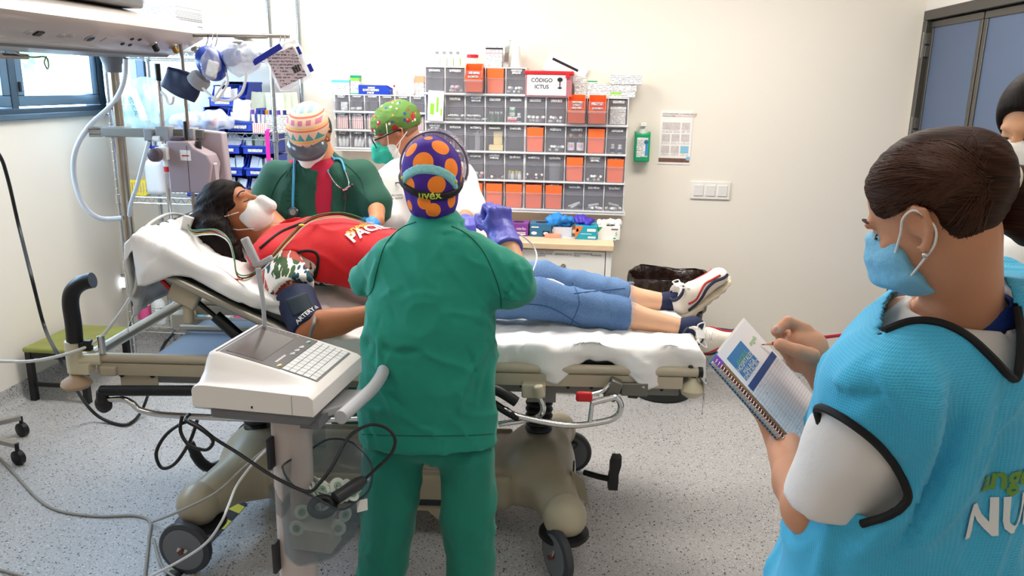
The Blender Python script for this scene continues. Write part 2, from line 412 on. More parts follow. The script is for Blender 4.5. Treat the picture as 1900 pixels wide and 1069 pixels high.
# windows
m_alu = mat('slate_aluminium', '5f6d79', .35, .6, var=.06); m_alud = mat('dark_slate_aluminium', '3f4a54', .4, .5)
m_glass = mat('window_glass', 'f4fbff', .02, alpha=.12, spec=.5)
def rect_frame(mb, o, u, v, w, h, t, d):
    o, u, v = V(o), V(u), V(v); n = u.cross(v)
    R = Matrix((u, v, n)).transposed()
    for cu, cv, su, sv in ((w/2, t/2, w, t), (w/2, h-t/2, w, t), (t/2, h/2, t, h-2*t), (w-t/2, h/2, t, h-2*t)): mb.box(o+u*cu+v*cv, (su, sv, d), R)
    return mb
w1 = bpy.data.objects.new('window_1', None); col.objects.link(w1); w1['kind'] = 'structure'; w1.location = (XL, WY0, WZ0); INV['window_1'] = Matrix.Translation(w1.location).inverted()
rect_frame(MB(), (XL-.02, WY0, WZ0), (0, 1, 0), (0, 0, 1), WY1-WY0, WZ1-WZ0, .045, .10).build('frame', m_alud, w1, True, bevel=.003)
MB().bb((XL-.03, 1.95, WZ0-.012), (XL+.035, WY1, WZ0+.018)).build('sill', m_alu, w1, True, bevel=.003)
bays = [(1.95, 2.85), (2.9, 3.93), (3.975, 4.68)]
for i, (a, b) in enumerate(bays):
    if i: MB().bb((XL-.07, a-.05, WZ0+.04), (XL+.025, a, WZ1-.04)).build('mullion', m_alud, w1, True, bevel=.003)
    s = rect_frame(MB(), (XL-.005, a+.004, WZ0+.055), (0, 1, 0), (0, 0, 1), b-a-.008, WZ1-WZ0-.1, .055, .055).build('sash', m_alu, w1, True, bevel=.004)
    MB().bb((XL-.012, a+.05, WZ0+.1), (XL-.006, b-.05, WZ1-.1)).build('pane', m_glass, s)
    for z in (WZ0+.13, WZ1-.2): MB().cyl((XL+.03, a+.02, z), (XL+.03, a+.02, z+.05), .008).build('hinge', m_alud, s)
w2 = bpy.data.objects.new('window_2', None); col.objects.link(w2); w2['kind'] = 'structure'; w2.location = (XL, YB, WZ0); INV['window_2'] = Matrix.Translation(w2.location).inverted()
rect_frame(MB(), (XL+.02, YB+.03, WZ0), (1, 0, 0), (0, 0, 1), BWX-XL-.02, WZ1-WZ0, .05, .1).build('frame', m_alud, w2, True, bevel=.003)
rect_frame(MB(), (XL+.07, YB+.01, WZ0+.055), (1, 0, 0), (0, 0, 1), BWX-XL-.12, WZ1-WZ0-.1, .045, .05).build('sash', m_alu, w2, True, bevel=.003)
MB().bb((XL+.1, YB+.01, WZ0+.08), (BWX-.08, YB+.016, WZ1-.08)).build('pane', m_glass, w2, True)
# double door on the right wall
m_door = mat('blue_door_laminate', '50607a', .45, var=.02); m_dfr = mat('dark_steel_frame', '55524c', .4, .55)
d1 = bpy.data.objects.new('door_1', None); col.objects.link(d1); d1['kind'] = 'structure'; d1.location = (XR, DY0, 0); INV['door_1'] = Matrix.Translation(d1.location).inverted()
rect_frame(MB(), (XR+.03, DY1, 0), (0, -1, 0), (0, 0, 1), DY1-DY0, DZ, .05, .10).build('door_frame', m_dfr, d1, True, bevel=.004)
for a, b in ((4.07, 4.665), (2.41, 4.055)):
    lf = MB().bb((XR+.012, a+.03, .012), (XR+.05, b-.03, DZ-.085)).build('door_leaf', m_door, d1, True)
    rect_frame(MB(), (XR+.03, b, .006), (0, -1, 0), (0, 0, 1), b-a, DZ-.062, .034, .05).build('leaf_edge', m_dfr, lf, bevel=.003)
m_hng = mat('hinge_steel', '8f8a80', .3, .9)
for z in (.25, 1.42, 1.86):
    h = MB().cyl((XR-.012, 4.69, z), (XR-.012, 4.69, z+.13), .011).build('hinge', m_hng, d1, True)
    MB().bb((XR-.014, 4.65, z+.005), (XR+.012, 4.725, z+.06)).bb((XR-.014, 4.655, z+.07), (XR+.012, 4.72, z+.125)).build('hinge_plate', m_hng, h)
MB().cyl((XR-.05, 2.55, 1.02), (XR+.02, 2.55, 1.02), .01).tube([(XR-.05, 2.55, 1.02), (XR-.055, 2.6, 1.02), (XR-.055, 2.68, 1.02)], .01).build('door_handle', m_hng, d1, True)
# ceiling light panels (above the frame; they light the room)
m_lamp = mat('lamp_diffuser', 'fff6e8', .5, emit=2.0); m_lampf = mat('lamp_frame', 'e8e8e4', .4)
for x, y in PANELS:
    t = thing('ceiling_light', 'flat white ceiling light panel set flush over the room', 'ceiling light', (x, y, CEIL-.02), group='ceiling light panels')
    rect_frame(MB(), (-.6, -.32, .0), (1, 0, 0), (0, 1, 0), 1.2, .64, .04, .04).build('frame', m_lampf, t); MB().bb((-.56, -.28, .0), (.56, .28, .015)).build('diffuser', m_lamp, t)
# ------------------------------------------------------------------ printed surfaces
def printed(name, bg, ink, rows=.012, chars=260, ax=0, up=2, dens=.47, rough=.55, lo=None, hi=None, fill=.5, rot=0):
    """paper with rows of small dark print; ax/up: object axes of reading direction and up"""
    if name in MATS: return MATS[name]
    m = mat(name, bg, rough); b = NB(m); oi = b.N.new('ShaderNodeObjectInfo')
    c = b.xyz(b.mapr(rot=(0, 0, rot))) if rot else b.xyz(); x, z = c[ax], c[up]
    row = b.math('DIVIDE', z, rows); fr = b.math('FRACT', row); fl = b.math('FLOOR', row)
    cv = b.N.new('ShaderNodeCombineXYZ'); b.L.new(b.math('MULTIPLY', x, chars), cv.inputs[0]); b.L.new(b.math('MULTIPLY', b.math('FLOOR', b.math('MULTIPLY', row, 4)), 3.1), cv.inputs[1]); b.L.new(b.math('MULTIPLY', oi.outputs['Random'], 90), cv.inputs[2])
    n = b.noise(1.0, 1, cv.outputs[0])
    cw = b.N.new('ShaderNodeCombineXYZ'); b.L.new(b.math('MULTIPLY', x, chars*.12), cw.inputs[0]); b.L.new(b.math('MULTIPLY', fl, 5.3), cw.inputs[1]); b.L.new(b.math('MULTIPLY', oi.outputs['Random'], 50), cw.inputs[2])
    wd_ = b.math('GREATER_THAN', b.noise(1.0, 1, cw.outputs[0]), .42)
    k = b.math('MULTIPLY', b.math('MULTIPLY', b.math('LESS_THAN', fr, fill), b.math('GREATER_THAN', n, dens)), wd_)
    if lo is not None: k = b.math('MULTIPLY', k, b.math('MULTIPLY', b.math('GREATER_THAN', z, lo), b.math('LESS_THAN', z, hi)))
    b.color(b.mix(k, lin(bg), lin(ink))); return m
m_white = mat('white_plastic', 'eeedea', .4); m_grey = mat('grey_plastic', '9a9a9c', .45); m_black = mat('black_plastic', '141416', .4); m_dark = mat('charcoal_plastic', '2c2c30', .45)
m_chrome = mat('chrome', 'd8d8d8', .14, 1); m_steel = mat('brushed_steel', 'b4b2ae', .3, 1, var=.08, vscale=30); m_orange = mat('orange_plastic', 'ff7035', .42, var=.05); m_blue = mat('blue_plastic', '1f3fae', .4, var=.05)
m_clear = mat('smoky_clear_plastic', 'bbb9c2', .08, alpha=.15, spec=.6); m_clr = mat('clear_plastic', 'f2f5f8', .06, alpha=.22, spec=.6); m_film = mat('clear_film', 'eef0f4', .12, alpha=.34, spec=.7)
m_frame = mat('light_grey_frame', 'e3e2e2', .4); m_inner = mat('grey_bin_back', 'd2cfd4', .6)
m_tag = printed('label_tag_print', 'f7f5f2', '222222', .006, 900, fill=.62, dens=.44)
m_paper = mat('white_paper', 'f4f2ee', .7); m_txt = printed('paper_print', 'f4f2ee', '5a5a60', .006, 700, ax=0, up=1); m_box = printed('carton_print', 'f3f1ee', '77777c', .009, 420)
m_red = mat('red_plastic', 'd01f26', .4); m_green = mat('green_plastic', '12a068', .35); m_teal = mat('teal_print', '2fb3a6', .5); m_navy = mat('navy_fabric', '1b2547', .8)
m_ink = mat('black_ink', '17171a', .6)
# ------------------------------------------------------------------ tilt-bin units
UX = [-.962, -.392, .178]; UY = 4.585; ZR = [AY(1000, y, UY).z for y in (126, 178.5, 231.5, 285, 337.5, 389.5)]
def bin_mesh(w, h, d, key):
    mb = MB(); t = .0025; y0 = -.022
    mb.bb((-w/2, y0, .002), (w/2, y0+t, h*.60))                                  # lower front
    mb.add([(-w/2, y0, h*.60), (w/2, y0, h*.60), (w/2, .004, h*.72), (-w/2, .004, h*.72), (-w/2, y0, h*.585), (w/2, y0, h*.585), (w/2, .006, h*.70), (-w/2, .006, h*.70)], [(0, 1, 2, 3), (4, 7, 6, 5), (0, 4, 5, 1), (3, 2, 6, 7)])
    mb.bb((-w/2-.001, y0-.004, h*.585), (w/2+.001, y0+.001, h*.61))              # lip
    mb.bb((-w/2, .003, h*.71), (w/2, .003+t, h*.97))                             # upper front
    for s in (-1, 1): mb.bb((s*w/2-t*(s > 0), y0, .002), (s*w/2+t*(s < 0), d, h*.6))
    mb.bb((-w/2, y0, .0), (w/2, d, .003)); return mb.mesh('bin', m_clear, 30)
def open_mesh(w, h, d): 
    return bin_mesh(w, h, d, 'o')
CELLS = {}
def bin_unit(x0, x1, z0, z1, n, y, dep, label, skip=()):
    w = (x1-x0)/n; h = z1-z0; t = thing('tilt_bin_unit', label, 'storage unit', (x0, y, z0), group='tilt bin units on the back wall'); W = x1-x0
    mb = MB(); mb.bb((0, 0, 0), (W, dep, .006)); mb.bb((0, 0, h-.006), (W, dep, h)); mb.bb((0, -.024, 0), (W, .004, .009))
    for i in range(n+1):
        xx = min(max(i*w, .0025), W-.0025); mb.bb((xx-.0028, -.002, .006), (xx+.0028, dep, h-.006))
    mb.build('cabinet_frame', m_frame, t); MB().bb((.003, dep-.012, .006), (W-.003, dep-.008, h-.006)).build('back_panel', m_inner, t)
    key = (round(w, 3), round(h, 3))
    if key not in CELLS:
        CELLS[key] = (bin_mesh(w-.010, h-.016, dep*.7, key), MB().box((0, .001, h*.80), (w*.56, .002, h*.085)).mesh('label_tag', m_tag), MB().box((0, .001, h*.845), (w*.52, .002, h*.07)).box((0, .001, h*.755), (w*.44, .002, h*.07)).mesh('label_tag', m_tag))
    bins = []
    for i in range(n):
        b = obj('bin', CELLS[key][0], t); b.location = ((i+.5)*w, 0, .008)
        if i in skip: b.location.y -= .03; b.rotation_euler.x = .42; 
        g = obj('label_tag', CELLS[key][2 if (i*7+int(z0*100)) % 5 == 0 else 1], b); g.location = ((i*37 % 5-2)*.002, -.001, 0)
        bins.append(V((x0+(i+.5)*w, y, z0+.011)))
    return bins
ORD = ['topmost', 'second', 'third', 'fourth', 'lowest']; CELLP = {}
OPEN = {(0, 2), (1, 7), (1, 8)}
for r in range(5):
    for u in range(2):
        if r == 0 and u == 1: continue
        lab = {0: 'short topmost five-bin clear tilt bin unit with white bottles standing on it'}.get(r) or '%s five-bin clear tilt bin row, the half %s' % (ORD[r], ('below the row with bottles on top', 'beside the green soap dispenser')[u])
        bs = bin_unit(UX[u], UX[u+1], ZR[r+1], ZR[r], 5, UY, YB-UY-.002, lab, [c-5*u for (rr, c) in OPEN if rr == r and c//5 == u])
        for i, p in enumerate(bs): CELLP[(r, u*5+i)] = p
BWd = (UX[1]-UX[0])/5; BH = ZR[0]-ZR[1]
LX0, LX1 = -1.502, -.967; LZ = [AY(640, y, 4.6).z for y in (174.5, 208.5, 242.5, 276)]
for r in range(3):
    bs = bin_unit(LX0, LX1, LZ[r+1], LZ[r], 6, 4.62, YB-4.622, '%s six-bin row of small clear tilt bins, %s' % (('top', 'middle', 'bottom')[r], ('under the blue open bin', 'filled with white and red packs', 'just above the green cap')[r]))
    for i, p in enumerate(bs): CELLP[('L', r, i)] = p
# white ledges below the units
MB().bb((UX[0], UY-.02, ZR[5]-.014), (UX[2]+.01, YB, ZR[5]-.001)).build('trim_1', m_frame)['kind'] = 'structure'
MB().bb((LX0-.004, 4.60, LZ[3]-.012), (LX1, YB, LZ[3]-.001)).build('trim_2', m_frame)['kind'] = 'structure'
# orange liners
def liner_mesh(w, h, d):
    mb = MB(); t = .003
    prof = lambda z: 1-.06*(1-z/h)
    a = []; 
    for z in (0, h):
        k = prof(z)*w/2; a.append([V((-k, 0 if z else .006, z)), V((k, 0 if z else .006, z)), V((k, d, z)), V((-k, d, z))])
    b = [[p+V(((t if p.x < 0 else -t), (t if p.y < .02 else -t), (t if i == 0 else 0))) for p in r] for i, r in enumerate(a)]
    mb.loft(a, True, False); mb.loft(list(reversed([list(x) for x in b])), False, True)
    n = len(mb.v)
    mb.add(a[1]+b[1], [(0, 1, 5, 4), (1, 2, 6, 5), (2, 3, 7, 6), (3, 0, 4, 7)]); return mb
lin_full = liner_mesh(BWd-.022, BH*.90, .085); ml = lin_full.mesh('orange_liner', m_orange, 30)
for rc_ in [(0, 3), (2, 5), (2, 8), (3, 7), (3, 9), (4, 3), (4, 4), (4, 5), (4, 6), (4, 2)]:
    p = CELLP[rc_]; o = obj('orange_liner', ml); o.location = p+V((0, -.017, .001)); props(o, 'bright orange liner tray in a closed tilt bin of the %s bin row' % ORD[rc_[0]], 'bin liner', 'orange liners in closed tilt bins')
    o.scale.z = .97 if rc_ != (3, 9) else .94
def open_liner():
    mb = MB(); w, h, d, t = (BWd-.02)/2, BH*.86, .095, .003
    for s in (-1, 1):
        pr = [(0, 0), (d, 0), (d, h*.98), (d*.55, h*1.0), (d*.12, h*.72), (0, h*.66)]
        mb.prism(pr, (s*w-(t if s > 0 else 0), 0, 0), (0, 1, 0), (0, 0, 1), t)
    mb.bb((-w, 0, 0), (w, t, h*.66)); mb.bb((-w, d-t, 0), (w, d, h*.97)); mb.bb((-w, 0, 0), (w, d, t)); return mb.mesh('orange_liner', m_orange, 30)
mo = open_liner()
for rc_, lb in (((0, 2), 'orange liner tray tipped forward in the topmost bin row'), ((1, 7), 'orange liner tipped open, second from the white carton bin'), ((1, 8), 'orange liner tipped open, the one next to the white carton bin')):
    p = CELLP[rc_]; o = obj('orange_liner', mo); o.location = p+V((0, -.046, .004)); o.rotation_euler.x = .40; props(o, lb, 'bin liner', 'orange liners tipped open')
    MB().box((0, -.002, BH*.60), (BWd*.5, .002, .011)).build('label_tag', m_tag, o)
t_txt = text('ACICLOVIR', .017, CELLP[(2, 8)]+V((0, -.016, BH*.66)), (1, 0, 0), (0, 0, 1), m_red, None)
bpy.data.objects.remove(t_txt)
# small contents
def vial_mesh(capm, bodym, r=.009, h=.032, labm=None):
    mb = MB(); mb.mi = 0; mb.lathe([(r*.9, 0), (r, .002), (r, h*.62), (r*.55, h*.76), (r*.55, h*.82)], n=10); mb.mi = 1; mb.lathe([(r*.75, h*.8), (r*.75, h*.98), (r*.6, h)], n=10)
    ms = [bodym, capm]
    if labm: mb.mi = 2; mb.lathe([(r*1.03, h*.12), (r*1.03, h*.5)], n=10, cap=False); ms.append(labm)
    return mb.mesh('vial', ms)
m_vg = mat('pale_vial_glass', 'e9ecec', .15, alpha=.75); m_amb = mat('amber_glass', '7d4a2c', .15, alpha=.85); m_grn = mat('green_glass', '5c7a5a', .12, alpha=.8); m_pink = mat('pink_plastic', 'e7a9b0', .5); m_yel = mat('yellow_plastic', 'e7cf3a', .45); m_darkg = mat('dark_bottle_glass', '2e2c30', .12)
vW = vial_mesh(m_white, m_vg); vP = vial_mesh(m_pink, m_vg); vA = vial_mesh(m_white, m_amb); vG = vial_mesh(m_vg, m_grn, .0075, .055); vY = vial_mesh(m_yel, m_vg, .011, .045); vN = vial_mesh(m_white, m_vg, .013, .05, mat('navy_label', '26315a', .5)); vO = vial_mesh(m_orange, m_vg, .008, .05)
ampm = MB().lathe([(.006, 0), (.0065, .003), (.0065, .026), (.0028, .033), (.0035, .038), (.0022, .052)], n=10).mesh('ampoule', mat('white_ampoule', 'eef0ef', .3))
def scatter(cell, mesh, n, name, label, group, cat='vial', up=False, spread=None, dy=.03, cw=None):
    p = CELLP[cell]; cw = cw or BWd
    for i in range(n):
        o = obj(name, mesh); k = (i+.5)/n-.5
        lay = .0095*(1+2*(i % 2)*(n > 5)) if not up else 0
        o.location = p+V((k*(cw-.034), (.006 if i % 2 else dy), lay))
        if not up: o.rotation_euler = (pi/2*.92, random.uniform(-.5, .5)+(i % 3-1)*.9, random.uniform(-.7, .7))
        props(o, label+(' of the %s row' % ORD[cell[0]] if cell[0] != 'L' and 'row' not in label else ''), cat, group)
G1 = 'loose white-capped vials in tilt bins'; L1 = 'small white-capped glass vial lying loose in a clear tilt bin'
for c, n in (((0, 4), 6), ((1, 5), 8), ((1, 6), 7), ((2, 6), 6), ((3, 8), 6), ((4, 8), 4), ((4, 9), 5), (('L', 0, 1), 3)): scatter(c, vW, n, 'vial', L1, G1, cw=BWd if c[0] != 'L' else .09)
for c, n in (((0, 1), 7), ((3, 2), 8)): scatter(c, vP, n, 'vial', 'small pink-capped glass vial lying loose in a clear tilt bin', 'pink-capped vials in tilt bins')
for c, n in (((1, 1), 8), ((1, 2), 9)): scatter(c, ampm, n, 'ampoule', 'white glass ampoule lying in a clear tilt bin of the second row', 'white ampoules in tilt bins', 'ampoule')
scatter((1, 3), vG, 5, 'ampoule', 'green glass ampoule standing in a row in a tilt bin', 'green ampoules', 'ampoule', up=True)
scatter((3, 4), vY, 4, 'vial', 'yellow-capped vial standing in a row in a clear tilt bin', 'yellow-capped vials', up=True)
scatter((3, 5), vA, 6, 'vial', 'amber glass vial lying in a clear tilt bin', 'amber vials'); scatter((3, 3), vA, 3, 'vial', 'amber glass vial lying in a clear tilt bin', 'amber vials')
scatter((2, 9), vN, 2, 'vial', 'white-capped vial with a navy label standing in a tilt bin', 'navy-label vials', up=True)
scatter((2, 1), vO, 4, 'vial', 'orange-capped vial in a clear tilt bin behind the green cap', 'orange-capped vials', up=True)
bm_ = MB(); bm_.mi = 0; bm_.lathe([(.018, 0), (.02, .003), (.02, .062), (.009, .078), (.009, .09)], n=14); bm_.mi = 1; bm_.lathe([(.011, .088), (.011, .102)], n=12); bm_.mi = 2; bm_.lathe([(.0205, .012), (.0205, .056)], n=14, cap=False)
bot = bm_.mesh('bottle', [m_darkg, mat('amber_cap', 'c98a4a', .4), mat('pale_label', 'e9dfe6', .6)])
for dx in (-.026, .026):
    o = obj('medicine_bottle', bot); o.location = CELLP[(2, 7)]+V((dx, .014, 0)); props(o, 'dark bottle with a pale label numbered fifty in a tilt bin', 'bottle', 'dark numbered bottles')
    tx = text('50', .024, (0, -.0212, .036), (1, 0, 0), (0, 0, 1), mat('magenta_ink', 'b3246a', .6), o, world=False, off=.0004)
tube_m = MB().cyl((-.03, 0, 0), (.03, 0, 0), .007, n=10).mesh('tube', mat('frosted_tube', 'd5dad8', .3, alpha=.8))
for i, c in enumerate([(4, 7), (4, 7), (4, 8), (2, 6), (4, 9)]):
    o = obj('plastic_tube', tube_m); o.location = CELLP[c]+V((.0 if i else .012, .004+.012*i*.3, .022+.002*i)); o.rotation_euler = (0, -.55+.2*i, .2); props(o, 'short frosted plastic tube leaning inside a clear tilt bin', 'tube', 'frosted tubes in tilt bins')
def carton(name, c, d, label, m=None, rot=(0, 0, 0), band=None, group=None, bc=None, cat='box'):
    """printed cardboard box standing at base centre c with dims d"""
    mb = MB(); mb.box((0, 0, d[2]/2), d); m = m or m_box; ms = [m]
    o = mb.build(name, ms, bevel=.0012); o.location = c; o.rotation_euler = rot; props(o, label, cat, group)
    if band:
        for (z0, z1, cm) in band: MB().bb((-d[0]/2-.0006, -d[1]/2-.0006, d[2]*z0), (d[0]/2+.0006, d[1]/2+.0006, d[2]*z1)).build('printed_band', cm, o)
    return o
p = CELLP[(1, 9)]; carton('medicine_box', p+V((0, .012, 0)), (.085, .04, .095), 'white carton with a barcode standing in the end tilt bin'); 
for i in range(7): pass
p = CELLP[(1, 4)]
carton('medicine_box', p+V((-.015, .018, 0)), (.06, .03, .03), 'small white and red carton lying in a second row tilt bin', band=[(.1, .5, m_red)]); carton('medicine_box', p+V((-.02, .03, .032)), (.03, .03, .05), 'small white and green carton stacked in a second row tilt bin', band=[(.4, .7, m_green)])
scatter((1, 4), vN, 2, 'vial', 'white-capped vial with a navy label beside small cartons', 'navy-label vials by cartons', up=True)
p = CELLP[(2, 3)]; carton('medicine_box', p+V((.006, .02, 0)), (.08, .04, .03), 'pale yellow carton lying flat in a third row tilt bin', mat('pale_yellow_card', 'ecd79a', .6)); carton('medicine_box', p+V((.014, .04, .03)), (.05, .03, .075), 'pale yellow carton standing in a third row tilt bin', MATS['pale_yellow_card'])
p = CELLP[(2, 2)]
o = MB().cyl((0, 0, 0), (0, 0, .085), .016, n=14).cyl((0, 0, .085), (0, 0, .125), .006, n=10).box((0, 0, .09), (.05, .016, .004)).build('syringe', m_clr); o.location = p+V((.012, .02, 0)); props(o, 'large clear syringe standing upright in a tilt bin', 'syringe')
p = CELLP[(3, 6)]
for i in range(4):
    o = MB().lathe([(.03, 0), (.034, .02), (.034, .022), (.03, .022)], n=18).build('plastic_cup', m_clr); o.location = p+V((0, .02, .024*i)); props(o, 'shallow clear cup stacked in a fourth row tilt bin', 'cup', 'stacked shallow cups')
# left block contents
m_pkst = mat('red_white_pack', 'f2ece8', .5); _b = NB(m_pkst); _b.color(_b.mix(_b.math('GREATER_THAN', _b.math('FRACT', _b.math('MULTIPLY', _b.xyz()[0], 90)), .62), lin('f2ece8'), lin('d9604c')))
lw = (LX1-LX0)/6
for i in range(6):
    p = CELLP[('L', 1, i)]; carton('swab_pack', p+V((0, .03, 0)), (lw-.026, .05, .075), 'white and red striped pack filling a small middle row tilt bin', m_pkst, group='striped packs in the small tilt bins', cat='pack')
    if i < 4:
        for k in range(3):
            o = MB().lathe([(.009, 0), (.011, .004), (.011, .04), (.004, .055), (.004, .062)], n=10).build('dropper_tube', mat('white_frosted', 'e3e6e8', .35)); o.location = CELLP[('L', 2, i)]+V(((k-1)*.02, .02, 0)); o.rotation_euler.y = (k-1)*.1+.2*(i == 1); props(o, 'white frosted dropper tube in a small bottom row tilt bin', 'tube', 'dropper tubes in the small tilt bins')
for i in (0, 3, 4): carton('medicine_box', CELLP[('L', 0, i)]+V((.01, .03, 0)), (.04, .03, .045), 'small white carton in a top row small tilt bin', group='cartons in the small tilt bins')
# ------------------------------------------------------------------ on top of the bin units
Z1, Z2, ZL = ZR[0], ZR[1], LZ[0]
def put(px, py, y, z): p = AY(px, py, y); return V((p.x, y, z))
bb_ = MB(); bb_.mi = 0; bb_.lathe([(.016, 0), (.0175, .003), (.0175, .05), (.008, .064), (.008, .07)], n=14); bb_.mi = 1; bb_.lathe([(.0095, .068), (.0095, .078), (.0105, .079), (.0105, .082)], n=12); bb_.mi = 2; bb_.box((.012, -.0125, .026), (.006, .003, .04), RM(z=.7))
btm = bb_.mesh('bottle', [m_white, m_grey, mat('lime_print', '8fcf3c', .5)])
for px in (811, 824, 836, 849):
    o = obj('medicine_bottle', btm); o.location = put(px, 120, 4.66, Z1); o.rotation_euler.z = (px % 7)*.2; props(o, 'small white bottle with a grey cap standing on the top bin row', 'bottle', 'four white bottles on the top bin row')
t = thing('specimen_jar', 'clear jar with a red screw lid on the top bin row', 'jar', put(877, 120, 4.66, Z1)); MB().lathe([(.026, 0), (.03, .004), (.03, .05), (.028, .05), (.024, .006)], n=20).build('jar', m_clr, t); MB().lathe([(.033, .05), (.033, .066), (.031, .068)], n=20).build('lid', m_red, t)
carton('medicine_box', put(917, 120, 4.67, Z1), (.092, .045, .115), 'tall white carton with a pink band on the top bin row', band=[(.62, .70, m_pink), (.84, .92, m_ink)])
o = MB().loft([[V((sx*w, sy*tk, z)) for sx, sy in ((-1, -1), (1, -1), (1, 1), (-1, 1))] for w, tk, z in ((.016, .002, 0), (.013, .012, .02), (.011, .013, .08), (.014, .010, .125), (.017, .001, .15))]).build('foil_sachet', mat('silver_foil', 'c8c8c6', .22, 1, bump=.3, bscale=30)); o.location = put(939, 120, 4.65, Z1); o.rotation_euler.y = .06; props(o, 'silver foil sachet standing between carton and cups', 'sachet')
mb = MB()
for k in range(5): mb.lathe([(.031-.0005*k, .004*k+.0), (.030, .004*k+.003), (.021, .1+.004*k), (.0205, .1+.004*k)], n=22)
o = mb.build('cup_stack', mat('white_cup', 'f1f0ee', .5, alpha=.92)); o.location = put(957, 120, 4.66, Z1); props(o, 'upturned stack of white plastic cups on the top bin row', 'cups')
for px, a, lb in ((797, .2, 'clear plastic tube lying at the end of the top bin row'), (864, -.9, 'clear plastic tube leaning against the red-lidded jar')):
    o = MB().cyl((-.035, 0, 0), (.035, 0, 0), .006, n=10).build('plastic_tube', m_clr); o.location = put(px, 122, 4.64, Z1+.008+(.022 if a < 0 else .005)); o.rotation_euler.y = a*.8; props(o, lb, 'tube')
# code stroke box
p = put(1019, 176, 4.64, Z2); t = thing('emergency_kit_box', 'clear box with a red lid and a CODIGO ICTUS sheet', 'box', p)
bw, bd, bh = .255, .16, .128
mb = MB(); mb.bb((-bw/2, -bd/2, 0), (bw/2, bd/2, .003))
for s in (-1, 1): mb.bb((s*bw/2-.0015, -bd/2, 0), (s*bw/2+.0015, bd/2, bh)); mb.bb((-bw/2, s*bd/2-.0015, 0), (bw/2, s*bd/2+.0015, bh))
mb.build('box_body', mat('red_tint_plastic', 'd98f96', .1, alpha=.5), t)
MB().bb((-bw/2-.008, -bd/2-.008, bh-.012), (bw/2+.008, bd/2+.008, bh+.008)).build('lid', m_red, t, bevel=.004); MB().bb((bw/2-.035, -bd/2-.014, bh-.028), (bw/2-.012, -bd/2-.008, bh+.004)).build('clip', m_red, t, bevel=.002)
s_ = MB().bb((-bw/2+.008, -bd/2-.003, .006), (bw/2-.03, -bd/2-.0018, bh-.014)).build('sheet', m_paper, t)
text('CÓDIGO', .029, (-.038, -bd/2-.003, .085), (1, 0, 0), (0, 0, 1), m_ink, s_, world=False, off=.0008, bold=.025); text('ICTUS', .029, (-.038, -bd/2-.003, .05), (1, 0, 0), (0, 0, 1), m_ink, s_, world=False, off=.0008, bold=.025)
MB().bb((.032, -bd/2-.0036, .028), (.092, -bd/2-.0028, .108)).build('printed_picture', mat('pale_picture', 'cfcdd0', .6), s_); MB().ell((.062, -bd/2-.0037, .09), (.015, .0006, .012)).bb((.059, -bd/2-.0043, .05), (.065, -bd/2-.0036, .085)).ell((.062, -bd/2-.0037, .046), (.012, .0006, .005)).build('printed_symbol', m_ink, s_)
MB().bb((-.1, -.06, .004), (.1, .06, .05)).build('packets', mat('dark_packets', '6b2f38', .6), t)
o = MB().bb((-.12, -.001, 0), (.12, .001, .11)).build('paper_sheet', m_paper); o.location = put(1040, 176, 4.735, Z2+.10); o.rotation_euler = (0, .42, 0); props(o, 'white sheet with a black bar tilted behind the red-lidded box', 'paper'); MB().bb((-.09, -.002, .07), (.07, -.0011, .084)).build('printed_bar', m_ink, o)
# cartons at the right end of the second row
def ctn(px, d, label, z=Z2, y=4.66, **k): return carton('medicine_box', put(px, 180, y, z), d, label, **k)
ctn(1077, (.068, .05, .052), 'lower white carton of the pair beside the red-lidded box'); ctn(1076, (.066, .05, .056), 'upper white carton of the pair beside the red-lidded box', z=Z2+.0535)
ctn(1098, (.054, .045, .088), 'narrow white carton with a dark green top edge', band=[(.93, 1.0, m_green)])
ctn(1142, (.215, .05, .034), 'long white carton with a lime band, lowest of its pile', band=[(.45, .8, MATS['lime_print'])]).children[0].scale.x = .28
ctn(1143, (.22, .05, .034), 'long white carton with a dark line, middle of its pile', z=Z2+.0355); ctn(1160, (.17, .06, .055), 'white carton with a dark line, topmost of its pile', z=Z2+.071)
# on the left unit
carton('medicine_box', put(635, 172, 4.68, ZL), (.105, .05, .08), 'white carton with teal print standing on the small bin unit', band=[(.78, .97, mat('cyan_print', '63c9cf', .5))]); carton('medicine_box', put(661, 172, 4.68, ZL), (.052, .05, .105), 'white carton with green top and bottom bands', band=[(.85, 1, m_green), (0, .06, m_green), (.7, .84, MATS['lime_print'])])
t = thing('storage_bin', 'small blue open-front bin turned with its label side out', 'bin', put(698, 172, 4.67, ZL))
mb = MB(); mb.prism([(-.09, 0), (.085, 0), (.095, .03), (.055, .052), (-.09, .052)], (0, -.045, 0), (1, 0, 0), (0, 0, 1), .004)
mb.prism([(-.09, 0), (.085, 0), (.095, .03), (.055, .052), (-.09, .052)], (0, .045, 0), (1, 0, 0), (0, 0, 1), .004); mb.bb((-.09, -.045, 0), (.085, .045, .004)); mb.bb((-.09, -.045, 0), (-.086, .045, .052)); mb.bb((.083, -.045, 0), (.09, .045, .03)); mb.build('bin_body', m_blue, t, fixn=True)
MB().bb((-.065, -.0505, .018), (.03, -.0492, .030)).bb((-.035, -.0505, .032), (.005, -.0492, .043)).bb((-.04, -.0505, .005), (.0, -.0492, .015)).build('label_tag', m_tag, t)
o = obj('vial', vial_mesh(m_red, m_vg, .013, .055, m_paper)); o.location = put(733, 172, 4.66, ZL); props(o, 'white vial with a red cap standing beside the blue open bin', 'vial')
f = sm(.02, bx((0, 0, .05), (.085, .06, .10), .02), el((-.04, -.01, .06), (.035, .03, .06)))
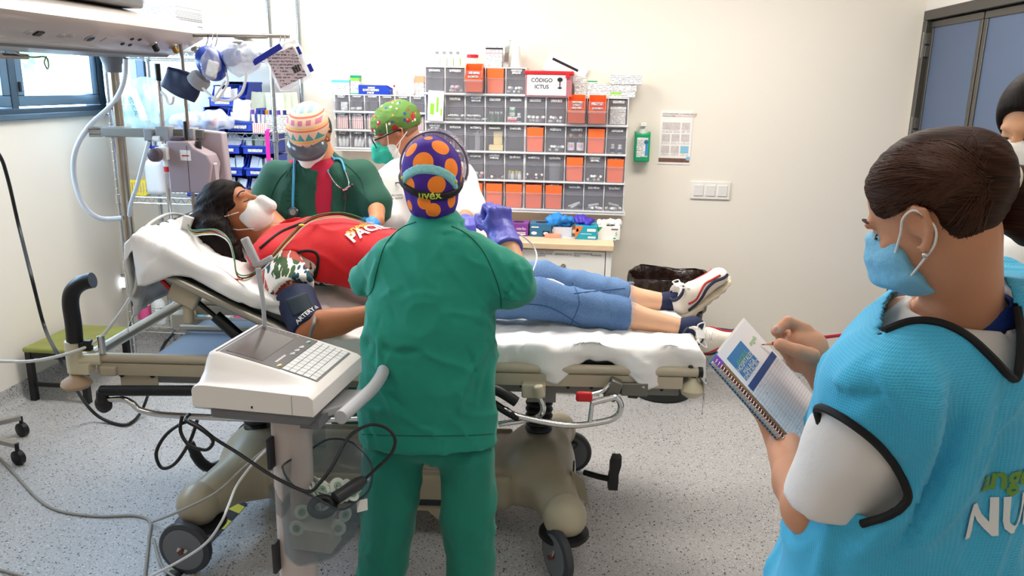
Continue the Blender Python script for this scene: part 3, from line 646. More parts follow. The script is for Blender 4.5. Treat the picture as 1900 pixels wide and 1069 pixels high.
o = surf('cotton_pack', f, (-.09, -.06, -.01), (.07, .06, .14), .006, mat('pink_film_wrap', 'f1d9da', .3, var=.12, vscale=40, bump=.4, bscale=40), disp=lambda v, n: .006*vnoise(v, (40, 40, 40))); o.location = put(758, 172, 4.67, ZL+.0); props(o, 'crumpled pink wrapped cotton pack on the small bin unit', 'pack')
carton('medicine_box', put(780, 172, 4.68, ZL), (.052, .05, .112), 'tall white carton with an orange band beside the pink pack', band=[(.62, .96, mat('peach_print', 'f2a47c', .5))])
# big white and green packet leaning out of the open bin
o = MB().box((0, 0, .082), (.088, .018, .165)).build('leaflet_box', mat('white_card', 'efefec', .5), bevel=.002); o.location = CELLP[(1, 0)]+V((.008, -.042, .0)); o.rotation_euler = (.08, .05, .12); props(o, 'white carton with green blocks sticking out of an open tilt bin', 'box')
MB().bb((-.03, -.0098, .035), (-.008, -.0088, .095)).bb((.004, -.0098, .05), (.016, -.0088, .13)).bb((.028, -.0098, .03), (.036, -.0088, .07)).build('printed_block', MATS['lime_print'], o)
# ------------------------------------------------------------------ counter, drawers
m_wood = mat('beech_laminate', 'e2c7a6', .45, var=.06, vscale=3); _b = NB(m_wood); _v = _b.mapr(scale=(1.2, 14, 14)); _b.color(_b.mix(_b.noise(6, 5, _v), lin('e9d0b0'), lin('d8b68f')))
m_lacq = mat('white_laminate', 'ecebe6', .35)
CZ, CY0, CX0, CX1 = .868, 4.2, -1.45, .125
o = MB().bb((CX0, CY0, CZ-.036), (CX1, YB-.002, CZ)).build('worktop', m_wood, bevel=.006); props(o, 'pale beech worktop under the wall of clear bins', 'worktop')
t = thing('drawer_cabinet', 'white laminate drawer cabinet under the beech worktop', 'cabinet', (CX1-.63, CY0+.02, 0)); W, Dp = .62, .5
mb = MB(); mb.bb((0, .02, .06), (.018, Dp, CZ-.037)); mb.bb((W-.03, .0, .0), (W, Dp, CZ-.037)); mb.bb((0, Dp-.01, .06), (W, Dp, CZ-.037)); mb.bb((0, .04, .06), (W, Dp, .08)); mb.bb((.02, .06, 0), (W-.03, .08, .06)); mb.build('carcass', m_lacq, t, bevel=.002)
zt = CZ-.042
for k, hh in enumerate((.155, .2, .2, .2)):
    d = MB().bb((.004, 0, zt-hh+.004), (W-.034, .02, zt)).build('drawer', m_lacq, t, bevel=.002); zc = zt-.085
    MB().tube(spline([(.20, -.0, zc), (.205, -.022, zc), (.285, -.036, zc-.004), (.36, -.022, zc), (.365, 0, zc)], 6), .006, 8).lathe([(.013, 0), (.013, .003)], (.20, 0, zc), (0, -1, 0)).lathe([(.013, 0), (.013, .003)], (.365, 0, zc), (0, -1, 0)).build('handle', m_steel, d)
    if k == 0:
        for i, (x, s1) in enumerate(((.03, 'GASAS ESTERILES\nLARINGOS'), (.225, 'FIADO MICROP.\nLUBRICANTES\nCINTAS'), (.32, 'JERINGAS 50 CC'), (.42, 'GLUCO CARDUR\nPILAS'), (.51, 'GUANTES'))): text(s1, .0125, (x, -.0005, zt-.02), (1, 0, 0), (0, 0, 1), m_ink, d, world=False, align='LEFT')
        MB().lathe([(.007, 0), (.007, .003)], (W-.06, 0, zt-.14), (0, -1, 0), 12).build('lock', m_black, d)
    zt -= hh
# things on the counter
def glove_box(px, py, y, d, label, m, rz, mtop=None, slot=True):
    p = AZ(px, py, CZ); o = carton('glove_box', V((p.x, y, CZ)), d, label, m, (0, 0, rz))
    if slot: MB().ell((0, 0, d[2]), (d[0]*.28, d[1]*.28, .0012)).build('opening', m_ink, o)
    return o
m_purp = mat('purple_card', '7b3a96', .45); m_pinkc = mat('pink_card', 'd58fc0', .45); m_petrol = mat('petrol_card', '2f6d94', .45); m_cyan = mat('cyan_card', '19a0bb', .45)
def frontart(o, d, parts):
    for nm, poly, m in parts: MB().prism([(a*d[0]-d[0]/2, b*d[2]) for a, b in poly], (0, -d[1]/2-.0012, 0), (1, 0, 0), (0, 0, 1), -.0008).build(nm, m, o, fixn=True)
d = (.118, .12, .07); o = glove_box(967, 425, 4.43, d, 'purple nitrile glove box with a pink corner on the worktop', m_purp, .0); frontart(o, d, [('printed_corner', [(0, .45), (.28, .98), (0, .98)], m_pinkc), ('printed_corner', [(0, 0), (.2, 0), (0, .4)], m_pinkc)]); text('nitrilo', .022, (.02, -d[1]/2-.001, .042), (1, 0, 0), (0, 0, 1), m_white, o, world=False); MB().bb((-.05, -d[1]/2-.0012, .018), (.045, -d[1]/2-.0006, .022)).bb((0, -d[1]/2-.0012, .008), (.045, -d[1]/2-.0006, .014)).build('printed_line', m_white, o)
d = (.118, .12, .072); o = glove_box(1008, 425, 4.43, d, 'petrol blue glove box between the purple box and the clear tray', m_petrol, .0); frontart(o, d, [('printed_panel', [(.6, .1), (.92, .1), (.92, .48), (.6, .48)], m_dark)]); MB().ell((.03, -d[1]/2-.0016, .02), (.014, .0008, .008)).build('printed_oval', m_white, o); MB().ell((-.035, -d[1]/2-.0012, .02), (.016, .0008, .009)).build('printed_symbol', m_white, o); MB().bb((-.05, -d[1]/2-.0012, .05), (-.01, -d[1]/2-.0006, .057)).build('printed_line', m_white, o)
p = AZ(1047, 424, CZ); t = thing('plastic_tray', 'frosted clear tray holding loose blue gloves', 'tray', (p.x, 4.44, CZ)); mb = MB(); d = (.10, .1, .055)
mb.bb((-.05, -.05, 0), (.05, .05, .003))
for s in (-1, 1): mb.bb((s*.05-.0015, -.05, 0), (s*.05+.0015, .05, .055)); mb.bb((-.05, s*.05-.0015, 0), (.05, s*.05+.0015, .055))
mb.build('tray_body', mat('frosted_clear', 'e6e8f0', .4, alpha=.72), t)
def crumple(name, c, r, m, label, seed, group=None):
    v0 = el((0, 0, 0), r)
    o = surf(name, v0, [-x*1.7 for x in r], [x*1.7 for x in r], .006, m, disp=lambda v, n: .028*vnoise(v, (26, 26, 26), seed=seed)+.016*vnoise(v, (60, 60, 60), seed=seed+3), it=2); o.location = c; return props(o, label, 'glove', group)
m_bgl = mat('blue_nitrile', '1f84d6', .45, sheen=.1, bump=.3, bscale=40); m_vgl = mat('violet_nitrile', '5a55b8', .45, bump=.3, bscale=60); m_vgl2 = mat('deep_violet_nitrile', '4a38b0', .45, bump=.3, bscale=40)
crumple('glove_pile', V((p.x-.02, 4.44, CZ+.075)), (.085, .05, .035), m_bgl, 'crumpled bright blue gloves heaped on the clear tray', 1)
d = (.12, .13, .075); o = glove_box(1088, 432, 4.40, d, 'cyan glove box with an orange corner and violet gloves on it', m_cyan, 0, slot=False); frontart(o, d, [('printed_corner', [(0, 0), (.38, .98), (0, .98)], mat('orange_card', 'e27b45', .45)), ('printed_symbol', [(.05, .55), (.16, .6), (.14, .8), (.06, .78)], m_white)]); MB().bb((.005, -d[1]/2-.0014, .045), (.052, -d[1]/2-.0007, .06)).bb((.01, -d[1]/2-.0014, .008), (.052, -d[1]/2-.0007, .018)).bb((-.03, -d[1]/2-.0014, .03), (.03, -d[1]/2-.0007, .033)).build('printed_line', m_white, o)
q = o.location; crumple('glove_pile', V((q.x-.012, q.y-.01, CZ+.089)), (.05, .035, .018), m_vgl2, 'crumpled violet gloves on the cyan glove box', 5)
d = (.12, .12, .07); o = glove_box(1128, 428, 4.42, d, 'white glove box marked S with a green corner', mat('white_card2', 'eceae6', .5), .0); frontart(o, d, [('printed_corner', [(0, .55), (.2, .98), (0, .98)], m_green), ('printed_line', [(.6, .78), (.9, .78), (.9, .86), (.6, .86)], mat('plum_ink', '5b3a55', .6)), ('printed_symbol', [(.68, .1), (.76, .18), (.84, .1), (.76, .02)], m_green)]); text('S', .026, (.04, -d[1]/2-.001, .032), (1, 0, 0), (0, 0, 1), m_green, o, world=False)
q = o.location; crumple('glove_pile', V((q.x+.0, q.y+.01, CZ+.078)), (.055, .04, .022), mat('white_latex', 'efece6', .5), 'white gloves pulled half out of the white glove box', 9)
p = AZ(1093, 440, CZ+.001); o = MB().bb((-.15, -.06, 0), (.15, .06, .0015)).build('form_sheet', m_txt); o.location = (p.x, p.y, CZ+.0002); o.rotation_euler.z = -.05; props(o, 'printed white form lying on the worktop edge', 'paper')
p = AZ(1024, 440, CZ+.001); o = MB().prism([(-.042, 0), (.042, 0), (.045, .018), (-.035, .02)], (0, .025, 0), (1, 0, 0), (0, 0, 1), .05).build('swab_packet', mat('salmon_packet', 'e8a086', .5, var=.2, vscale=60), fixn=True); o.location = (p.x, p.y, CZ+.001); props(o, 'small salmon and white packet lying on the worktop', 'packet')
o = MB().bb((-.09, -.07, 0), (.09, .07, .03)).build('paper_stack', m_paper, bevel=.004); p = AZ(905, 418, CZ); o.location = (p.x, 4.42, CZ); props(o, 'low stack of white paper on the worktop by the wall', 'paper')
# beige trolley behind the man with a pink packet
p = AY(702, 352, 4.05); t = thing('supply_trolley', 'beige supply trolley standing between the two clinicians beyond the bed', 'trolley', (p.x, 4.0, 0)); tz = p.z
mb = MB(); mb.bb((-.2, -.15, tz-.03), (.2, .17, tz)).build('top_tray', mat('beige_plastic', 'ddcdb4', .45), t, bevel=.006); MB().bb((-.19, -.14, .12), (.19, .16, tz-.03)).build('cabinet_body', m_lacq, t, bevel=.006)
for x in (-.16, .16):
    for y in (-.11, .13): MB().lathe([(.03, -.0125), (.035, -.008), (.035, .008), (.03, .0125)], (x, y, .035), (1, 0, 0), 16).cyl((x, y, .03), (x, y, .125), .009).build('caster', m_black, t)
f = bx((0, 0, .045), (.08, .07, .09), .015); o = surf('cotton_pack', f, (-.06, -.06, -.02), (.06, .06, .11), .006, MATS['pink_film_wrap'], disp=lambda v, n: .006*vnoise(v, (40, 40, 40))); o.location = (AY(697, 352, 3.98).x, 3.98, tz-.001); props(o, 'pink wrapped pack standing on the beige trolley', 'pack')
# ------------------------------------------------------------------ wall fittings
def wp(px, py): return AY(px, py, YB)
a, b = wp(1175, 298), wp(1206, 243); t = thing('soap_dispenser', 'green hand gel dispenser with white pump on the wall', 'dispenser', ((a.x+b.x)/2, YB, a.z)); W = b.x-a.x; Hh = b.z-a.z
mb = MB(); mb.prism([(-W/2, 0), (W/2, 0), (W/2, Hh), (W*.3, Hh*.94), (0, Hh*.92), (-W*.3, Hh*.94), (-W/2, Hh)], (0, -.001, 0), (1, 0, 0), (0, 0, 1), .075); mb.build('holder', m_green, t, bevel=.006, fixn=True)
s_ = MB().bb((-W*.36, -.0775, Hh*.16), (W*.36, -.0762, Hh*.8)).build('bottle_label', m_box, t); MB().bb((W*.2, -.0785, Hh*.2), (W*.35, -.0776, Hh*.72)).build('printed_band', mat('azure_print', '2f8fd0', .5), s_); MB().ell((W*.24, -.0785, Hh*.66), (.012, .001, .012)).build('printed_dot', m_petrol, s_)
MB().cyl((0, -.035, Hh*.9), (0, -.035, Hh*1.08), .025).cyl((0, -.035, Hh*1.08), (0, -.035, Hh*1.2), .012).box((-.0, -.05, Hh*1.22), (.035, .055, .02)).build('pump', m_white, t, bevel=.003)
a, b = wp(1220, 304), wp(1293, 207); t = thing('wall_poster', 'hand washing instruction poster with nine pictures on the wall', 'poster', (a.x, YB, a.z)); PW, PH = b.x-a.x-.02, b.z-a.z
MB().bb((0, -.004, 0), (PW, 0, PH)).build('sheet', mat('poster_paper', 'f5f1ee', .4), t); mp = mat('grey_pictogram', 'cfc6c4', .6, var=.25, vscale=60); mq = printed('poster_print', 'f5f1ee', '8b8684', .005, 600)
for r in range(3):
    for c in range(3):
        if r == 0 and c == 1: continue
        w0 = PW*(.08+.3*c); w1 = w0+PW*(.25 if not (r == 0 and c == 0) else .55); z1 = PH*(.79-.22*r)
        MB().bb((w0, -.0052, z1-PH*.135), (w1, -.0042, z1)).build('pictogram', mat('sky_print', '8cc4dd', .5) if (r, c) == (2, 2) else mp, t, bevel=.0); MB().bb((w0, -.005, z1-PH*.19), (w1, -.0041, z1-PH*.145)).build('caption', mq, t)
text('CÓMO REALIZAR LA HIGIENE DE LAS', .0115, (PW*.06, -.0042, PH*.945), (1, 0, 0), (0, 0, 1), m_ink, t, world=False, align='LEFT'); text('MANOS CON', .0115, (PW*.06, -.0042, PH*.905), (1, 0, 0), (0, 0, 1), m_ink, t, world=False, align='LEFT'); text('SOLUCIÓN ALCOHÓLICA', .0115, (PW*.36, -.0042, PH*.905), (1, 0, 0), (0, 0, 1), mat('salmon_ink', 'd9735a', .6), t, world=False, align='LEFT')
MB().bb((0.004, -.0052, .012), (PW-.004, -.0042, .035)).build('footer_band', mat('brown_print', '7a5646', .6, var=.5, vscale=40), t); MB().ell((PW*.93, -.0052, .035), (.012, .001, .012)).build('footer_seal', MATS['sky_print'], t)
a, b = wp(1280, 368.5), wp(1356, 338); t = thing('light_switch', 'white triple light switch plate on the wall', 'switch', (a.x, YB, a.z)); SW, SH = b.x-a.x, b.z-a.z; m_swp = mat('switch_plate', 'efeae4', .35)
MB().bb((0, -.01, 0), (SW, 0, SH)).build('plate', m_swp, t, bevel=.003)
for k in range(3): MB().box((SW*(.2+.3*k), -.011, SH/2), (SW*.235, .008, SH*.62)).build('rocker', mat('switch_rocker', 'e7e3de', .3), t, bevel=.002)
a = wp(228, 523); t = thing('wall_light', 'small glowing square night light low on the wall', 'night light', (a.x, YB, a.z-.05)); MB().bb((-.045, -.012, 0), (.04, 0, .10)).build('plate', m_steel, t, bevel=.003); MB().bb((-.018, -.016, .018), (.028, -.011, .08)).build('lens', mat('night_light_lens', 'e8f0ff', .4, emit=6), t)
# ------------------------------------------------------------------ waste bin
p = AZ(1240, 510, .69); t = thing('waste_bin', 'black round waste bin lined with a black bag by the wall', 'waste bin', (p.x+.005, 4.34, 0)); m_bag = mat('black_bag_film', '2a1b14', .2, spec=.7, bump=.9, bscale=22)
MB().lathe([(.15, 0), (.16, .01), (.205, .62), (.20, .62), (.155, .02), (.15, .02)], n=36).build('bin_body', mat('black_bin_plastic', '1e2221', .4), t)
def bagf(u, v):
    th = 2*pi*u; wob = math.sin(th*9)*.006+math.sin(th*17+1)*.004
    pr = [(.213, .53), (.218, .6), (.217, .675), (.212, .695), (.203, .68), (.185, .55), (.17, .35), (.12, .16), (.0, .12)]
    k = v*(len(pr)-1); i = min(int(k), len(pr)-2); f_ = k-i; r = pr[i][0]*(1-f_)+pr[i+1][0]*f_; z = pr[i][1]*(1-f_)+pr[i+1][1]*f_
    r += wob*(1 if v < .8 else .3)+.008*math.sin(th*5+v*9)*(v > .4)*(v < .95); z += .012*math.sin(th*3+.6)+.01*math.sin(th*7+2)*(v < .3)
    return (r*math.cos(th), r*math.sin(th), z)
MB().grid(bagf, 120, 32).build('bag', m_bag, t, fixn=False, smooth=80)
# ------------------------------------------------------------------ wire rack on the back wall
RX0, RX1, RY0, RY1 = -2.645, -1.715, 4.25, 4.68; SHZ = (.277, .66, 1.034, 1.40, 1.815)
rack = thing('wire_rack', 'chrome wire shelving rack in the corner by the window', 'rack', ((RX0+RX1)/2, (RY0+RY1)/2, 0))
m_rk = mat('rack_chrome', 'c4c8cc', .22, 1)
for x in (RX0, RX1):
    for y in (RY0, RY1):
        mb = MB(); mb.cyl((x, y, .0), (x, y, 2.2), .0125, n=12); 
        for k in range(42): mb.torus((x, y, .06+k*.051), (0, 0, 1), .0125, .0011, 12, 4)
        mb.lathe([(.016, 0), (.016, .02), (.0125, .03)], (x, y, 0), n=12); pst = mb.build('post', m_rk, rack, True)
        for z in SHZ: MB().lathe([(.0125, -.045), (.019, -.04), (.0165, .012), (.0125, .014)], (x, y, z), n=12).build('shelf_collar', m_rk, pst)
for z in SHZ:
    mb = MB()
    for y in (RY0, RY1):
        mb.cyl((RX0, y, z), (RX1, y, z), .0032, n=6); mb.cyl((RX0, y, z-.033), (RX1, y, z-.033), .0032, n=6); n = 18
        mb.tube([(RX0+.02+(RX1-RX0-.04)*i/(2*n), y, z-(.033 if i % 2 else 0)) for i in range(2*n+1)], .0024, 5)
    for x in (RX0, RX1): mb.cyl((x, RY0, z), (x, RY1, z), .0032, n=6); mb.cyl((x, RY0, z-.033), (x, RY1, z-.033), .0032, n=6)
    for i in range(1, 36): x = RX0+(RX1-RX0)*i/36; mb.cyl((x, RY0, z+.002), (x, RY1, z+.002), .0017, n=4)
    mb.build('shelf', m_rk, rack, True)
# stacking bins
m_binb = mat('royal_blue_bin', '2342b4', .38, var=.05)
def sbin_mesh(w, h, d):
    mb = MB(); t = .004; pr = [(0, 0), (d, 0), (d, h), (d*.3, h), (d*.12, h*.5), (0, h*.44)]
    for s in (-1, 1): mb.prism(pr, (s*w/2-(t if s > 0 else 0), 0, 0), (0, 1, 0), (0, 0, 1), t); mb.bb((s*w/2-t if s > 0 else s*w/2-.004, d*.28, h-.012), (s*w/2+.004 if s > 0 else s*w/2+t, d, h))
    mb.bb((-w/2, 0, 0), (w/2, t, h*.42)); mb.bb((-w/2-.003, -.006, h*.36), (w/2+.003, t, h*.44)); mb.bb((-w/2, d-t, 0), (w/2, d, h)); mb.bb((-w/2, 0, 0), (w/2, d, t)); return mb.mesh('bin_body', m_binb, 30)
sbm = {}
m_pouch = mat('white_pouch_film', 'e6e9ee', .3, alpha=.85, bump=.3, bscale=50); m_pouchg = mat('pale_green_pouch', 'd5e0cf', .35, bump=.3, bscale=50)
pm1 = MB(); pm1.loft([[V((a*w, b*tk, z)) for a, b in ((-1, -1), (1, -1), (1, 1), (-1, 1))] for w, tk, z in ((.021, .001, 0), (.022, .006, .02), (.021, .006, .07), (.022, .001, .10))]); pouchW = pm1.mesh('pouch', m_pouch); pouchG = pm1.mesh('pouch', m_pouchg)
def sbin(px, py, w, h, label, n=4, pm=pouchW, y=4.27, z=None, pl='clear packaged supply pouch standing in a blue stacking bin', pg='clear supply pouches in the blue bins'):
    p = AY(px, py, y); z = p.z if z is None else z; t = thing('storage_bin', label, 'bin', (p.x, y, z), group='blue stacking bins on the wire rack'); k = (w, h)
    if k not in sbm: sbm[k] = sbin_mesh(w, h, .24)
    b = obj('bin_body', sbm[k], t); MB().box((0, -.0072, h*.21), (w*.55, .0016, h*.14)).build('label_tag', m_tag, t)
    for i in range(n):
        o = obj('supply_pouch', pm); o.location = (p.x+(i-(n-1)/2)*w*.8/max(n, 1), y+.035+.02*(i % 2), z+.006); o.rotation_euler = (-.15, random.uniform(-.22, .22), random.uniform(-.3, .3)); o.scale.z = min(1.0, h*.95/.1)*random.uniform(.85, 1.05); props(o, pl, 'pouch', pg)
    return z
zA, zB = SHZ[3]+.004, SHZ[2]+.004
WBN = .148
rows = [(zB+.006, 'lowest'), (zB+.126, 'middle'), (zB+.246, 'upper')]
for (z, rn), dx in zip(rows, (0, .004, -.006)):
    for px, cn in ((366, 'behind the grey pump'), (424, 'next to the grey pump'), (477, 'beside the magenta strap')):
        g = rn == 'upper' and px == 477
        sbin(px+dx*250, 300, WBN, .112, '%s blue stacking bin of the column %s' % (rn, cn), 5, pouchG if g else pouchW, z=z, pl='pale green packaged pouch standing in a blue stacking bin' if g else 'clear supply pouch in the %s blue bin %s' % (rn, cn), pg='green supply pouches' if g else 'clear supply pouches in the blue bins')
for px, nm in ((394, 'blue bin on the shelf under the hanging tubes'), (445, 'blue bin with a crumpled pale pouch beside the blood tubes')): sbin(px, 235, .145, .125, nm, 3, pouchW, z=zA+.002, pl='clear supply pouch in the '+nm)
sbin(413, 190, .15, .115, 'blue stacking bin stacked above two others, under the hanging mask', 4, pl='clear supply pouch in the topmost blue bin under the hanging mask', z=zA+.13, y=4.33)
sbin(436, 190, .12, .135, 'empty blue stacking bin pushed back on the upper shelf', 0, z=zA+.13, y=4.42)
f = bx((0, 0, .06), (.10, .03, .12), .012)
o = surf('glove_pouch', f, (-.08, -.05, -.02), (.08, .05, .15), .006, mat('cream_pouch', 'e4e6dd', .35), disp=lambda v, n: .007*vnoise(v, (35, 35, 35))); q = AY(447, 215, 4.29); o.location = (q.x, 4.292, zA+.055); o.rotation_euler = (-.12, .08, 0); props(o, 'pale crumpled pouch sticking out of a blue bin', 'pouch')
# bottles, tubes and packets on the upper shelf
tb = MB(); tb.mi = 0; tb.cyl((0, 0, 0), (0, 0, .085), .0085, n=10); tb.mi = 1; tb.cyl((0, 0, .085), (0, 0, .108), .0095, n=10)
caps = ['6a3aa0', '23307a', '23307a', 'e08a2a', '23307a', 'd8d8d8']
for i in range(8):
    o = obj('blood_tube', tb.mesh('blood_tube', [m_vg, mat('tube_cap_'+caps[i % 6], caps[i % 6], .4)])); q = AY(473+8*i, 232, 4.30); o.location = (q.x, 4.29+.012*(i % 2), zA+.012); o.rotation_euler.y = .05*(i % 3-1); props(o, 'tall blood collection tube with a coloured cap on the rack shelf', 'tube', 'blood tubes on the rack')
for px, d, lb in ((510, (.1, .1, .085), 'clear box of white strips at the end of the rack shelf'), (483, (.075, .03, .05), 'white carton rack in front of the blood tubes')): carton('supply_box', V((AY(px, 235, 4.27).x, 4.33 if px == 510 else 4.265, zA)), d, lb, m_box if px == 510 else m_pkst)
for i in range(6):
    o = obj('dressing_pouch', MB().box((0, 0, .06), (.10, .006, .12)).mesh('pouch', m_pouchg)); q = AY(486+10*i, 200, 4.5); o.location = (q.x, 4.46+.03*(i % 3), zA+.09); o.rotation_euler = (-.1, .1-.04*i, .2); props(o, 'pale green dressing pouch standing behind the blood tubes', 'pouch', 'dressing pouches on the rack')
o = MB().bb((-.13, -.06, 0), (.13, .1, .088)).build('dressing_box', m_white, bevel=.003); q = AY(505, 200, 4.5); o.location = (q.x-.02, 4.5, zA); props(o, 'low white box under the pale green dressing pouches', 'box')
# big teal bag and clear bags
m_tealbag = mat('teal_tint_film', '9ccfca', .2, alpha=.6, spec=.6, bump=.7, bscale=16, var=.3, vscale=7, vcol='dfeceb')
fb = sm(.08, el((0, 0, .14), (.16, .09, .14)), el((.11, 0, .1), (.09, .08, .10)), bx((-.1, 0, .06), (.16, .14, .12), .04))
q = AY(275, 232, 4.36); o = surf('supply_bag', fb, (-.3, -.18, 0), (.3, .18, .36), .009, m_tealbag, disp=lambda v, n: .022*vnoise(v, (14, 9, 9))+.016*ridge(v, (12, 12, 12), None, 3)+.007*vnoise(v, (40, 30, 30))); o.location = (q.x, 4.40, zA+.0); props(o, 'large teal tinted plastic bag slumped on the rack shelf', 'bag')
MB().prism([(-.02, 0), (.03, 0), (-.03, .17), (-.07, .17)], (.02, -.115, .05), (1, 0, 0), (0, 0, 1), -.002).build('tape_strip', m_pouch, o, fixn=True)
text('MEDICAL', .03, (-.03, -.125, .13), (.35, 0, -.94), (.94, 0, .35), mat('teal_ink', '1f6f78', .6), o, world=False)
for px, r, lb, sd in ((350, (.10, .06, .05), 'crinkled clear bag with orange and blue parts on the rack shelf', 3), (392, (.11, .06, .06), 'crinkled clear domed bag under the blue bins', 8)):
    q = AY(px, 232, 4.22); o = surf('clear_bag', el((0, 0, r[2]*.9), r), (-.2, -.12, -.03), (.2, .12, .16), .007, mat('crinkled_film', 'dfe5f2', .1, alpha=.5, spec=.8, bump=.6, bscale=30), disp=lambda v, n: .018*vnoise(v, (28, 28, 28), seed=sd)); o.location = (q.x, 4.235, zA+.008); props(o, lb, 'bag'); MB().cyl((.0, 0, .03), (.03, -.01, .06), .014).build('orange_cap', m_orange, o); MB().cyl((-.05, 0, .03), (-.02, -.02, .05), .02).build('blue_part', m_blue, o)
# shelf B: jug, yellow box, dark tray; bottom shelf bottles
q = AY(289, 358, 4.30); t = thing('jug', 'translucent white plastic jug on the lower rack shelf', 'jug', (q.x, 4.33, zB)); surf('jug_body', sm(.02, bx((0, 0, .10), (.105, .1, .2), .03), rc((0, 0, .19), (0, 0, .24), .03, .02)), (-.08, -.08, -.01), (.08, .08, .28), .006, mat('milky_plastic', 'dfe4e8', .35, alpha=.9), t, False); MB().cyl((0, 0, .25), (0, 0, .275), .022).build('cap', m_blue, t)
q = AY(259, 348, 4.30); t = thing('tube_rack', 'yellow slatted tube box on the lower rack shelf', 'tube rack', (q.x, 4.32, zB)); mb = MB().bb((-.045, -.04, 0), (.045, .04, .006)).bb((-.045, -.04, .07), (.045, -.032, .085)).bb((-.045, .032, .07), (.045, .04, .085)); mb.build('box_body', m_yel, t)
for i in range(6): MB().bb((-.045+.0165*i, -.04, .006), (-.037+.0165*i, -.034, .07)).build('slat', m_yel, t)
for i, cm in ((0, m_green), (1, mat('purple_cap', '5b2a70', .4))):
    o = MB().cyl((0, 0, 0), (0, 0, .07), .012).build('test_tube', m_vg); MB().cyl((0, 0, .07), (0, 0, .1), .0135).build('cap', cm, o); q = AY((240, 268)[i], 350, 4.3); o.location = (q.x-.01*(1-i), 4.28+.09*i, zB+.01); props(o, ('test tube with a green cap', 'test tube with a purple cap')[i]+' beside the yellow tube box', 'tube')
o = MB().bb((-.3, -.12, 0), (.3, .12, .03)).build('tray', m_dark, bevel=.01); o.location = (-2.05, 4.47, SHZ[1]+.004); props(o, 'dark flat tray on a lower rack shelf', 'tray')
btl = MB(); btl.mi = 0; btl.lathe([(.034, 0), (.037, .005), (.037, .13), (.016, .16), (.016, .175)], n=16); btl.mi = 1; btl.lathe([(.018, .172), (.018, .195)], n=14); btl.mi = 2; btl.lathe([(.0378, .03), (.0378, .11)], n=16, cap=False); m_lblp = mat('pink_label', 'd8588f', .5); m_lblw = printed('bottle_label_print', 'e9e9e6', '50606a', .014, 240); m_lblb = mat('aqua_label', '6fc0d8', .5)
for px, lm, lb in ((270, m_lblp, 'clear bottle with a pink label on the lowest rack shelf'), (297, m_lblw, 'clear bottle with a white label on the lowest rack shelf'), (360, m_lblw, 'clear bottle with a white label beside the aqua one'), (376, m_lblb, 'clear bottle with an aqua label on the lowest rack shelf'), (395, m_lblw, 'clear bottle with a white label right of the aqua one'), (410, m_lblp, 'clear bottle with a pink label at the end of the lowest shelf'), (430, m_lblw, 'clear bottle with a white label behind the gas spring'), (448, m_lblp, 'clear bottle with a pink label behind the backrest tube')):
    o = obj('medicine_bottle', btl.mesh('bottle', [m_vg, m_white, lm])); q = AY(px, 600, 4.3); o.location = (q.x, 4.30, SHZ[0]+.004); props(o, lb, 'bottle')
# magenta strap on the rack post
q = AY(509, 240, 4.235); o = MB(); o.tube([(0, 0, .03), (0, -.02, .02), (.0, -.022, -.1), (.012, -.02, -.28)], .012, 4, ry=.002); o = o.build('magenta_strap', mat('magenta_webbing', 'd31f92', .7)); o.location = (RX1-.03, 4.235, SHZ[3]-.005); props(o, 'magenta strap hanging from the rack beside its post', 'strap')
# folded packs on top
def softpack(px, py, y, z, d, label, m, sd, ry=0):
    q = AY(px, py, y); f = bx((0, 0, d[2]/2), d, .02); o = surf('linen_pack', f, (-d[0]/2-.03, -d[1]/2-.03, -.03), (d[0]/2+.03, d[1]/2+.03, d[2]+.04), .009, m, disp=lambda v, n: .012*vnoise(v, (12, 12, 25), seed=sd)); o.location = (q.x, y, z); o.rotation_euler.y = ry; return props(o, label, 'linen pack')
zT = SHZ[4]+.004; m_lin = mat('white_linen', 'efece6', .8, bump=.2, bscale=25); m_ling = mat('grey_green_linen', 'cfd0c8', .8, bump=.2, bscale=25)
softpack(298, 60, 4.42, zT, (.30, .32, .12), 'white folded linen pack on the rack top beside the beam', m_lin, 2, .05); softpack(418, 70, 4.44, zT, (.24, .32, .09), 'white linen pack on the rack top behind the hanging frame', m_lin, 4); softpack(500, 80, 4.46, zT, (.26, .3, .06), 'flat white linen pack at the end of the rack top', m_lin, 6); softpack(470, 95, 4.38, zT+.088, (.2, .2, .03), 'thin grey-green folded sheet lying on the white linen', m_ling, 9)
o = MB().bb((-.2, -.15, 0), (.2, .15, .11)).build('cardboard_box', m_box, bevel=.003); o.location = (-2.46, 4.47, zT+.135); props(o, 'white carton on the rack top above the beam', 'box')
# ------------------------------------------------------------------ leaves outside the window
m_leaf = mat('leaf_green', '5d9a48', .5, var=.4, vscale=8)
o = thing('hanging_vine', 'leafy green vine hanging outside the window', 'vine', (-3.4, 4.8, 1.9)); MB().tube(spline([(-3.4, 4.4, 1.90), (-3.42, 4.7, 1.88), (-3.4, 5.0, 1.87), (-3.38, 5.4, 1.90)], 5), .006, 6).build('stem', mat('vine_stem', '5a4a30', .8), o, True)
lm = MB(); lm.add([(0, 0, 0), (.03, .004, -.02), (.035, .006, -.05), (0, .0, -.10), (-.035, .006, -.05), (-.03, .004, -.02), (0, -.008, -.045)], [(0, 1, 6), (1, 2, 6), (2, 3, 6), (3, 4, 6), (4, 5, 6), (5, 0, 6)]); lme = lm.mesh('leaf', m_leaf)
for i in range(60):
    l = obj('leaf', lme, o, True); l.location = (-3.4+random.uniform(-.05, .05), random.uniform(4.45, 5.35), random.uniform(1.80, 1.92)-(.04 if i % 6 == 0 else 0)); l.rotation_euler = (random.uniform(-.5, .5), random.uniform(-.5, .5), pi/2+random.uniform(-.8, .8)); s_ = random.uniform(.8, 1.3); l.scale = (s_, s_, s_)
